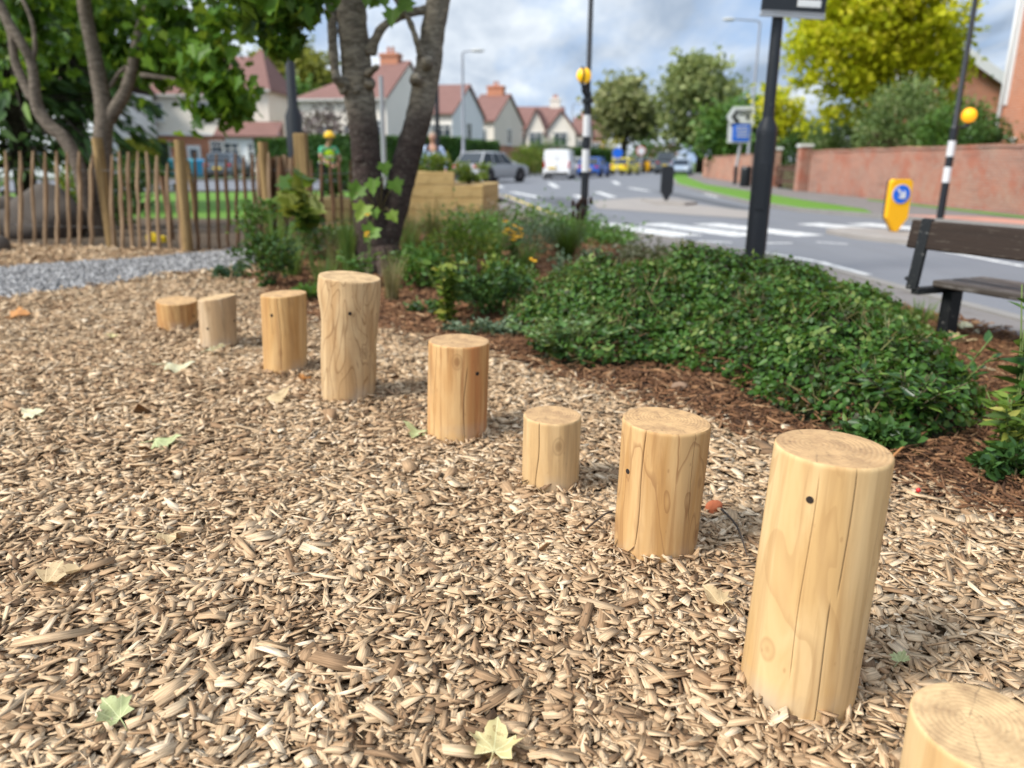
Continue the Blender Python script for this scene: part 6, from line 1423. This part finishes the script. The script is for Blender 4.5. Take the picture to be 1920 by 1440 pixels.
    def chimney(s, x, y, z0, z1, mat, w=.8, d=.6, pots=2):
        m = MB(); m.box((x, y, (z0+z1)/2), (w, d, z1-z0)); m.box((x, y, z1-.14), (w+.14, d+.14, .14)); c = m.build('chimney', mat, s.root)
        for k in range(pots): m = MB(); m.lathe([(.12, z1), (.10, z1+.38), (.13, z1+.42)], (x+(k-(pots-1)/2)*.32, y, 0), 10); m.build('chimney_pot', ORB, c)
    def door(s, c, w, h, mat, face='f'):
        m = MB(); m.box((c[0], c[1]-.02, c[2]+h/2), (w, .1, h)); d = m.build('door', mat, s.root); m = MB(); m.box((c[0], c[1]-.08, c[2]+h*.72), (w*.5, .03, h*.3)); m.build('pane', PANE, d)
WDOOR = plain('white_door', (.72, .73, .75), .4)
# A: house behind the left trees, cream over brick, with a hip roofed bay at its right
Y = 58
ax0, ax1 = P(236, 300, Y).x, P(446, 300, Y).x
h = House('house', 'cream over red brick house behind the left tree, with a white garage', ax0, Y, 0)
W_ = ax1-ax0
h.wall(0, W_, .4, 8, 0, 2.85, ORB); h.wall(0, W_, .38, 8.02, 2.85, 5.6, CREAM); h.hip_roof(0, W_, .38, 8, 5.6, 8.6, ROOFR, 3.8, 0)
m = MB(); m.box((W_*.5, .30, 2.85), (W_, .2, .16)); m.build('band', TRIM, h.root)
h.window((1.9, .4, 1.75), 2.6, 1.2, bars=(3, 1)); h.window((1.9, .38, 4.4), 2.2, 1.2, bars=(3, 1)); h.window((6.2, .38, 4.5), 1.6, 1.2); h.door((4.9, .38, 0), 1.0, 2.1, WDOOR); h.window((6.6, .4, 1.8), 1.0, 1.3, bars=(1, 1))
bx0, bx1 = P(448, 300, Y).x-ax0, P(522, 300, Y).x-ax0
h.wall(bx0, bx1, -1.0, 6, 0, 2.75, ORB, name='bay_wall'); h.wall(bx0+.02, bx1-.25, -.6, 6, 2.75, 5.9, PEBBLE, name='bay_wall'); h.hip_roof(bx0, bx1-.25, -.6, 6.4, 5.9, 8.9, ROOFR, 1.5, 1.5)
m = MB(); x0_, x1_ = bx0-.9, bx1+.7; m.add([(x0_, -2.2, 2.75), (x1_, -2.2, 2.75), (x1_, -.58, 3.75), (x0_, -.58, 3.75), (x0_, -2.2, 2.6), (x1_, -2.2, 2.6), (x1_, -.58, 2.6), (x0_, -.58, 2.6)], [(0,1,2,3), (7,6,5,4), (4,5,1,0), (5,6,2,1), (6,7,3,2), (7,4,0,3)]); m.build('porch_roof', ROOFR, h.root)
m = MB(); m.box(((bx0+bx1)/2-.7, -1.75, 1.3), (bx1-bx0-.9, .2, 2.6)); gd = m.build('garage_front', WDOOR, h.root); h.window((bx0+.2, -1.87, 1.55), 1.2, 1.5); h.window((bx0+1.7, -1.87, 1.35), .8, 1.9, bars=(2, 2))
h.wall(bx1-.45, bx1+.3, -2.0, -1.1, 0, 2.55, ORB, name='porch_pier')
# pale gable wall further left
c = P(60, 300, 50); h = House('house', 'pale bluish white house glimpsed through the cedar at the far left', c.x-8, 50, 0); h.wall(0, 12.5, 0, 8, 0, 5.4, BLUEW); h.hip_roof(0, 12.5, 0, 8, 5.4, 8.4, ROOFD, 3, 0); h.window((3, 0, 4), 1.6, 1.2); h.window((8, 0, 4), 1.6, 1.2); h.window((8, 0, 1.5), 2, 1.3)
# B: the big cream house between the maple stems
def villa(label, pxl, pxr, Y, eaves_px, ridge_px, depth, rz, wallm, gablem, roofm, chim=None, il=3.6, wins=((.25, .6), (.7, .6)), brick=None, cream2=None, gable_wing=None):
    xl, xr = P(pxl, 300, Y).x, P(pxr, 300, Y).x; W = (xr-xl); ze, zr = P((pxl+pxr)/2, eaves_px, Y).z+.1, P((pxl+pxr)/2, ridge_px, Y+depth/2).z+.1
    h = House('house', label, xl, Y, rz); low = 0
    if brick: h.wall(-.02, W+.02, -.02, depth+.02, 0, 2.6, brick); low = 2.6
    h.wall(0, W, 0, depth, low, ze, wallm, ('x', zr-.12) if not il else None)
    if il:
        m = MB(); m.extr([(0, ze), (depth, ze), (depth/2, zr-.10)], (W-.2, 0, 0), (0,1,0), (0,0,1), (1,0,0), .2); m.build('gable', gablem, h.root)
    if gablem is not wallm: m = MB(); m.extr([(0, low), (depth, low), (depth, ze), (depth/2, zr-.12), (0, ze)], (W+.004, 0, 0), (0,1,0), (0,0,1), (1,0,0), .05); m.build('end_wall', gablem, h.root)
    if il: h.hip_roof(0, W, 0, depth, ze, zr, roofm, il, 0)
    else: h.gable_roof(0, W, 0, depth, ze, zr, roofm)
    for fx, fz in wins: h.window((W*fx, -.0, ze*fz), 1.4, 1.2)
    h.window((W+.05, depth*.5, ze*.72), 1.3, 1.5, 'r'); h.window((W+.05, depth*.3, ze*.25), 1.3, 1.4, 'r')
    if chim: cx_ = (P(chim[0], 300, Y+depth/2).x-xl); h.chimney(min(W-.5, cx_), depth/2, zr-.6, P(chim[0], chim[1], Y+depth/2).z, chim[2], chim[3], .8)
    if gable_wing:
        for gpx, gw, gz_px in gable_wing:
            gx_ = P(gpx, 300, Y).x-xl; gz = P(gpx, gz_px, Y-1.5).z; h.wall(gx_-gw/2, gx_+gw/2, -1.5, 2, 2.6 if brick else 0, ze-.5, gablem, ('y', gz-.1), 'gable_wall'); h.gable_roof(gx_-gw/2, gx_+gw/2, -1.5, depth/2, ze-.5, gz, ROOFD if gw > 4 else roofm, 'y')
            if brick: h.wall(gx_-gw/2-.02, gx_+gw/2+.02, -1.52, 0, 0, 2.6, brick, name='gable_base')
            h.window((gx_, -1.5, ze*.75), 1.5, 1.4)
    return h
villa('large cream rendered house with a red hip roof and chimney, seen between the maple stems', 568, 738, 54, 186, 118, 8.5, R(-14), CREAM, WHITE, ROOFR, (722, 102, ORB, 1.3), 5.2, wins=((.30, .55), (.62, .55), (.86, .62)))
villa('bluish white house with a plain gable just right of the right maple stem', 788, 852, 66, 212, 163, 8, R(-16), WHITE, BLUEW, ROOFR, None, 0, wins=((.3, .7), (.75, .7)))
villa('cream house with tall brick chimney and pebbledash gable behind the grey car', 876, 928, 76, 226, 180, 9, R(-18), CREAM, PEBBLE, ROOFR, (906, 160, ORB, 1.6), 0, wins=((.5, .72),), brick=REDB)
villa('terrace with two pointed front gables above the white van', 938, 1046, 88, 240, 203, 9, R(-8), PEBBLE, CREAM, ROOFR, (1029, 184, CREAM, 1.1), 0, wins=((.2, .7), (.35, .7)), brick=REDB, gable_wing=((1007, 2.2, 204), (1052, 3.2, 208), (928, 3.4, 184)))
villa('small far house with brown roof behind the beacon pole', 1072, 1100, 104, 250, 222, 8, R(-10), PEBBLE, PEBBLE, ROOFR, (1086, 206, ORB, 1.2), 0, wins=((.5, .7),))
villa('far red roofed house right of the beacon pole', 1104, 1130, 116, 256, 226, 8, R(-12), REDB, WHITE, ROOFR, None, 0, wins=((.5, .7),))
villa('distant white gabled house at the end of the road', 1255, 1268, 150, 290, 272, 8, R(-5), WHITE, WHITE, ROOFD, None, 0, wins=())
villa('distant brick house with brown roof at the end of the road', 1222, 1254, 165, 288, 274, 9, R(-5), REDB, REDB, ROOFD, None, 0, wins=())

# right hand brick buildings behind the garden wall
Yt = 24.0; xw = P(1866, 250, Yt).x
h = House('brick_building', 'tall red brick building end with white corner downpipe at the right edge', xw, Yt-14, 0, 'building'); h.wall(0, 9, 0, 14, 0, 9.5, REDB)
h.gable_roof(0, 9, 0, 14, 9.5, 12.5, ROOFD, 'y')
m = MB(); m.tube([(-.07, 13.85, .2), (-.07, 13.85, 9.5)], .06, 10); m.build('downpipe', TRIM, h.root, smooth=True); m = MB(); m.box((-.02, 13.7, 6.2), (.08, .10, 6.6)); m.build('corner_board', TRIM, h.root)
rr_ = ray(1898, 268); tt_ = (xw-.0)/rr_[0]; vy, vz = tt_*rr_[1]-(Yt-14), CAMH+tt_*rr_[2]+.1
m = MB(); m.box((-.03, vy, vz), (.10, .34, .30)); v_ = m.build('vent', TRIM, h.root, bevel=.02); m = MB(); m.box((-.085, vy, vz), (.03, .16, .14)); m.build('vent_opening', STRAP, v_)
Yg = 38
A_, B_ = P(1790, 87, Yg), P(1885, 154, Yg); Wg = 2*(B_.x-A_.x)
h = House('brick_building', 'lower brick house with a white edged gable behind the shrubs', A_.x-Wg/2, Yg, 0, 'building'); h.wall(0, Wg, 0, 3, 0, B_.z, REDB, ('y', A_.z)); h.gable_roof(0, Wg, 0, 3, B_.z+.06, A_.z+.06, ROOFD, 'y')
m = MB()
for s in (-1, 1): m.bar((Wg/2, -.33, A_.z+.06), (Wg/2+s*Wg*.56, -.33, A_.z+.06-(A_.z-B_.z)*1.12), .44, .05, (0, 1, 0))
m.build('bargeboard', TRIM, h.root)
# garden walls
def brick_wall(label, pts, hh, th, mat, cap=True, piers=()):
    root = thing('brick_wall', label, 'wall'); n = len(pts); o_ = strip(pts, th, -1); m = MB()
    rdw = random.Random(int(pts[0][1]*10)); hs = [q if hasattr(hh, '__len__') else hh for q in (hh if hasattr(hh, '__len__') else [hh]*n)]
    vs = [(*p, -.2) for p in pts]+[(*p, z) for p, z in zip(pts, hs)]+[(*p, z) for p, z in zip(o_, hs)]+[(*p, -.2) for p in o_]
    m.add(vs, [(k*n+i, (k+1)*n+i, (k+1)*n+i+1, k*n+i+1) for k in range(3) for i in range(n-1)]+[(0, n, 2*n, 3*n), (n-1, 4*n-1, 3*n-1, 2*n-1)]); m.build('wall', mat, root)
    m = MB(); m2 = strip(pts, -.03, -1); m3 = strip(pts, th+.03, -1)
    for k in range(n-1):
        m.add([(*m2[k], hs[k]), (*m2[k+1], hs[k+1]), (*m3[k+1], hs[k+1]), (*m3[k], hs[k]), (*m2[k], hs[k]+.07), (*m2[k+1], hs[k+1]+.07), (*m3[k+1], hs[k+1]+.07), (*m3[k], hs[k]+.07)], [(3,2,1,0), (4,5,6,7), (0,1,5,4), (1,2,6,5), (2,3,7,6), (3,0,4,7)])
    m.build('coping', WALLB, root)
    for (x, y, z) in piers:
        m = MB(); m.box((x, y, z/2-.1), (.45, .45, z+.2)); p_ = m.build('pier', mat, root, bevel=.01); m = MB(); m.box((x, y, z+.06), (.55, .55, .12)); m.build('pier_cap', TRIM, p_, bevel=.02)
    return root
wl = []; hs = []
for k in range(26):
    y = 10+ (32.4-10)*k/25; x = 11.75-.10*math.sin((y-10)/22*3.1); wl.append((x+.35, y)); hs.append(P(1920-(y-18)*29 if y > 18 else 1920, 275+.7*(y-18), y).z*.0+1.55+.016*math.sin(k*1.7)+.014*math.sin(k*4.1))
brick_wall('long old red brick garden wall with uneven top along the far pavement', wl, hs, .34, WALLB, piers=[(12.0, 32.9, 1.75)])
brick_wall('further brick garden wall beyond the gateway, behind the direction sign', [(12.5, 38.5), (12.9, 44), (13.9, 54), (14.8, 62)], [1.5, 1.5, 1.45, 1.45], .34, brick_mat('pink_brick', (.40, .17, .11), (.46, .23, .15), (.36, .28, .22), old=1), piers=[(12.5, 38.1, 1.7)])
# low gate between the two walls
m = MB(); gtp = thing('wooden_gate', 'low dark gate between the two brick walls', 'gate', (12.3, 33.3, 0)); 
for k in range(12): m.box((.02*k, .25+.38*k, .55), (.04, .10, 1.0+.08*math.sin(k*.55)))
m.build('boards', plain('gate_brown', (.12, .06, .045), .7), gtp); m = MB(); m.bar((.0, .1, .3), (.22, 4.6, .3), .05, .08); m.bar((.0, .1, .85), (.22, 4.6, .85), .05, .08); m.build('rail', plain('gate_rail', (.11, .055, .04), .7), gtp)

# hedges
def hedge(label, pts, w_, h_, mat, n, size, dark=None, z=0.0):
    root = thing('hedge', label, 'hedge', (pts[0][0], pts[0][1], z)); P_ = []; Nn = []
    o0 = Vector(pts[0])
    segs = [(Vector(a), Vector(b)) for a, b in zip(pts[:-1], pts[1:])]; LL = [(b-a).length for a, b in segs]; tot = sum(LL)
    core = MB()
    for (a, b), l in zip(segs, LL):
        d = (b-a).normalized(); nrm = Vector((-d.y, d.x)); k = int(n*l/tot)
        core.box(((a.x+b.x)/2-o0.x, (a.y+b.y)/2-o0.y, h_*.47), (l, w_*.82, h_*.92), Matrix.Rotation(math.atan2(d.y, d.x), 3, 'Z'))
        u = rng.uniform(0, l, k); side = rng.uniform(0, 1, k); top = side < w_/(w_+2*h_)
        v = np.where(top, rng.uniform(-.5, .5, k)*w_, np.where(rng.uniform(0, 1, k) < .72, -.5, .5)*w_*rng.uniform(.86, 1.06, k))
        z_ = np.where(top, h_*rng.uniform(.94, 1.05, k), h_*rng.uniform(0, 1, k))
        z_ = z_+.10*(vnoise(u+a.x, v+a.y, 1.3, 3)-.5)*top; v = v+.18*(vnoise(u, z_, 1.1, 4)-.5)
        X = a.x+d.x*u+nrm.x*v-o0.x; Yy = a.y+d.y*u+nrm.y*v-o0.y; P_.append(np.stack([X, Yy, z_], 1))
        ns = np.stack([nrm.x*np.sign(v)*(~top), nrm.y*np.sign(v)*(~top), top*1.0+.3], 1); Nn.append(ns)
    P_ = np.concatenate(P_); Nn = np.concatenate(Nn)+rng.normal(0, .5, (len(P_), 3))
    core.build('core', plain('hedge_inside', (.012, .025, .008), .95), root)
    leaf_obj('foliage', P_, size, mat, root, OVAL, .6, None, Nn, rnd=np.clip(.2+.5*vnoise(P_[:, 0]+P_[:, 1], P_[:, 2], 1.6, 7)+rng.normal(0, .18, len(P_)), 0, 1))
HEDGE = leaf_mat('hedge_leaf', [(0, (.015, .05, .010)), (.5, (.045, .13, .02)), (1, (.11, .23, .04))], .25, .5); HEDGEY = leaf_mat('hedge_leaf_yellow', [(0, (.08, .11, .01)), (.5, (.22, .24, .02)), (1, (.42, .38, .03))], .3, .5)
x0_, x1_ = P(560, 300, 47).x, P(866, 300, 47).x
hedge('long clipped green hedge in front of the cream house, behind the worker', [(x0_, 47), (P(720, 300, 47).x, 47), (x1_, 49)], 1.2, 2.35, HEDGE, 15000, .19)
hedge('clipped hedge continuing behind the grey car', [(P(850,300,52).x, 51.5), (P(925,300,57).x, 57)], 1.2, 2.3, HEDGE, 6000, .19)
hedge('short yellow topped hedge in front of the brick house at the left', [(P(236,300,50).x, 50), (P(308,300,50).x, 50)], 1.4, 2.1, HEDGEY, 6000, .17)
hedge('thin hedge strip between the bundled palings and the square post', [(P(488,300,40).x, 40), (P(556,300,40).x, 40)], 1.0, 2.0, HEDGE, 3500, .17)
hedge('green hedge at the roadside right of the white van', [(P(1062,300,82).x, 80), (P(1140,300,90).x, 92)], 1.4, 2.3, HEDGE, 6000, .24)
def bush(label, px, Y, top_px, rx, mat, n, size, base=0.0, name='shrub', shape=OVAL, bottom=.05, ry=None, clump=26, spread=.20, zr_=.75):
    c = P(px, 300, Y); hz = P(px, top_px, Y).z-base
    return shrub(name, label, 'shrub', (c.x, Y, base), rx, ry or rx, hz, n, size, mat, shape, .5, stems=9, low=bottom, clump=clump, spread=spread, rise=.52)
bush('dusty purple leaved bush against the cream house wall', 607, 49.5, 192, 2.1, leaf_mat('purple_leaf', [(0, (.05, .03, .04)), (.5, (.13, .09, .10)), (1, (.28, .20, .21))], .2), 1500, .26)
bush('yellow green garden shrub behind the grey car bonnet', 992, 64, 272, 1.4, LIME, 2200, .16)
bush('light green conifer like shrub above the white van', 1030, 74, 262, 2.1, HEDGE, 2600, .2)
bush('low reddish hedge shrub beside the white van', 1003, 68, 280, 1.1, leaf_mat('rust_leaf', [(0, (.08, .05, .02)), (1, (.25, .16, .06))], .2), 1500, .15)
bush('dark roadside shrub far down the road above the yellow car', 1220, 96, 268, 2.6, MIDLEAF, 2200, .26)
bush('yellow bush far down the road left of the round blue sign', 1143, 96, 258, 1.5, leaf_mat('bright_yellow_leaf', [(0, (.2, .2, .01)), (1, (.55, .48, .03))], .3), 1200, .24)
def yx(px, X): d = ray(px, 280); return X*d[1]/d[0]
# shrubs behind the garden wall
OLIVE = leaf_mat('olive_shrub_leaf', [(0, (0.054, 0.101, 0.034)), (.45, (0.162, 0.257, 0.081)), (.8, (0.297, 0.392, 0.149)), (1, (0.486, 0.513, 0.270))], .35, .55)
bush('big grey green shrub behind the brick wall, left of the right beacon', 1585, yx(1585, 14.3), 195, 1.5, OLIVE, 7000, .14, .2, ry=1.3)
bush('tall olive green shrub behind the wall, beside the beacon pole', 1690, yx(1690, 14.0), 150, 1.5, OLIVE, 8500, .14, .2, ry=1.3)
bush('mixed green shrub behind the wall below the white edged gable', 1790, yx(1790, 13.8), 190, 1.25, MIDLEAF, 7000, .12, .2, ry=1.1)
bush('dark green shrub behind the wall under the glowing beacon', 1842, yx(1842, 13.3), 222, .75, DKLEAF, 4200, .11, .2)
bush('bare brownish shrub in the gap between the olive shrubs', 1650, yx(1650, 13.1), 232, .5, leaf_mat('brown_leaf', [(0, (.08, .05, .03)), (1, (.26, .19, .13))], .2), 900, .10, .2)
bush('dark green shrub behind the wall at the gate end', 1515, yx(1515, 14.6), 225, 1.2, DKLEAF, 4200, .15, .2)
# street trees
def tree(label, px, Y, base_z, ells, mat, ncl, per, size, spread, trunk_r=.25, name='street_tree', shape=OVAL, width=.6, limbs=14):
    """ells in photo px: (px, py, rx px, ry px, dy m)"""
    c = P(px, 300, Y); root = thing(name, label, 'tree', (c.x, Y, base_z)); k = mpp(px, 250, Y); L_ = []
    for ex, ey, rx, ry, dy in ells:
        q = P(ex, ey, Y); L_.append((q.x-c.x, dy, q.z-base_z, rx*k, rx*k*.9, ry*k))
    pts, tone, cc = crown_points(L_, ncl, per, spread, .35)
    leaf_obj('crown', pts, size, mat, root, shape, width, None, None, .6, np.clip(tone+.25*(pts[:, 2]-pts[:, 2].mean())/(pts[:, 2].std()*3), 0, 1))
    m = MB(); topz = max(p[2] for p in cc); m.tube([(0, 0, -.2), (.05, 0, topz*.35), (0, .05, topz*.75)], [trunk_r, trunk_r*.7, trunk_r*.25], 10, wob=.05)
    for q in cc[:limbs]:
        z0 = max(.3*topz, q[2]*.5); m.tube([(0, 0, z0), (q[0]*.5, q[1]*.5, (z0+q[2])/2+.1), tuple(q)], [trunk_r*.4, trunk_r*.22, .02], 6)
    m.build('trunk', BARK_D, root, smooth=True); return root
ROBINIA = leaf_mat('golden_leaf', [(0, (.36, .42, .012)), (.3, (.60, .63, .02)), (.6, (.78, .76, .03)), (.85, (.87, .79, .05)), (1, (.90, .78, .12))], .58, .5)
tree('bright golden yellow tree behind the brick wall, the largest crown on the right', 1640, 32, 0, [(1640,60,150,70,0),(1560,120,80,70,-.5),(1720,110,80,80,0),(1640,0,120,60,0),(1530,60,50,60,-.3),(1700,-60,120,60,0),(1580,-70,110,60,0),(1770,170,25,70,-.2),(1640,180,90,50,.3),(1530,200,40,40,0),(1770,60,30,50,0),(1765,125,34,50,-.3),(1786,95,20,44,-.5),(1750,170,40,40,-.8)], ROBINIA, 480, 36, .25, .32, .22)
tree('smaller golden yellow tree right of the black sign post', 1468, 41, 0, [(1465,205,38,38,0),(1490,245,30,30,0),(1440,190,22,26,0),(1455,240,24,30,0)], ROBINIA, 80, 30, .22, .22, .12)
FARG = leaf_mat('far_olive_leaf', [(0, (0.126, 0.154, 0.056)), (.5, (0.280, 0.308, 0.126)), (1, (0.476, 0.462, 0.224))], .4, .6); FARG2 = leaf_mat('far_green_leaf', [(0, (0.112, 0.154, 0.056)), (.5, (0.252, 0.308, 0.112)), (1, (0.476, 0.504, 0.210))], .4, .6)
tree('round olive green tree at the end of the road, left one of the pair', 1168, 100, 0, [(1170,200,52,42,0),(1145,225,30,34,0),(1200,225,34,36,0),(1170,170,34,20,0)], FARG, 150, 26, .75, .9, .5)
tree('taller olive tree at the end of the road, right one of the pair', 1312, 92, 0, [(1310,160,52,44,0),(1345,190,36,40,0),(1275,190,34,40,0),(1290,130,36,20,0),(1320,240,48,44,0),(1265,245,25,30,0)], FARG2, 210, 26, .70, .8, .5)
tree('dark bushy tree behind the further garden wall and direction sign', 1390, 58, 0, [(1350,245,40,45,0),(1400,225,44,42,0),(1440,250,34,40,0),(1380,275,60,25,-.5),(1465,270,24,26,0)], MIDLEAF, 170, 28, .40, .5, .3)
conifer('tall thin conifer behind the dark bushy tree', 1428, 66, 0, 5.6, 1.0, 60, DKLEAF, .05, size=.5, droop=.1)
tree('yellow green tree behind the cream house roof, beside the lamp column', 545, 84, 0, [(520,150,45,40,0),(575,140,48,44,0),(545,100,36,28,0),(610,165,24,30,0),(495,125,24,26,0)], leaf_mat('far_yellow_green', [(0, (.07, .09, .015)), (.5, (.2, .22, .04)), (1, (.42, .4, .07))], .35), 170, 26, .6, .7, .4)
tree('deep green tree between the left house and the cream house', 556, 70, 0, [(555,200,22,40,0),(540,230,16,34,0),(575,190,20,30,0)], MIDLEAF, 90, 26, .42, .5, .3)
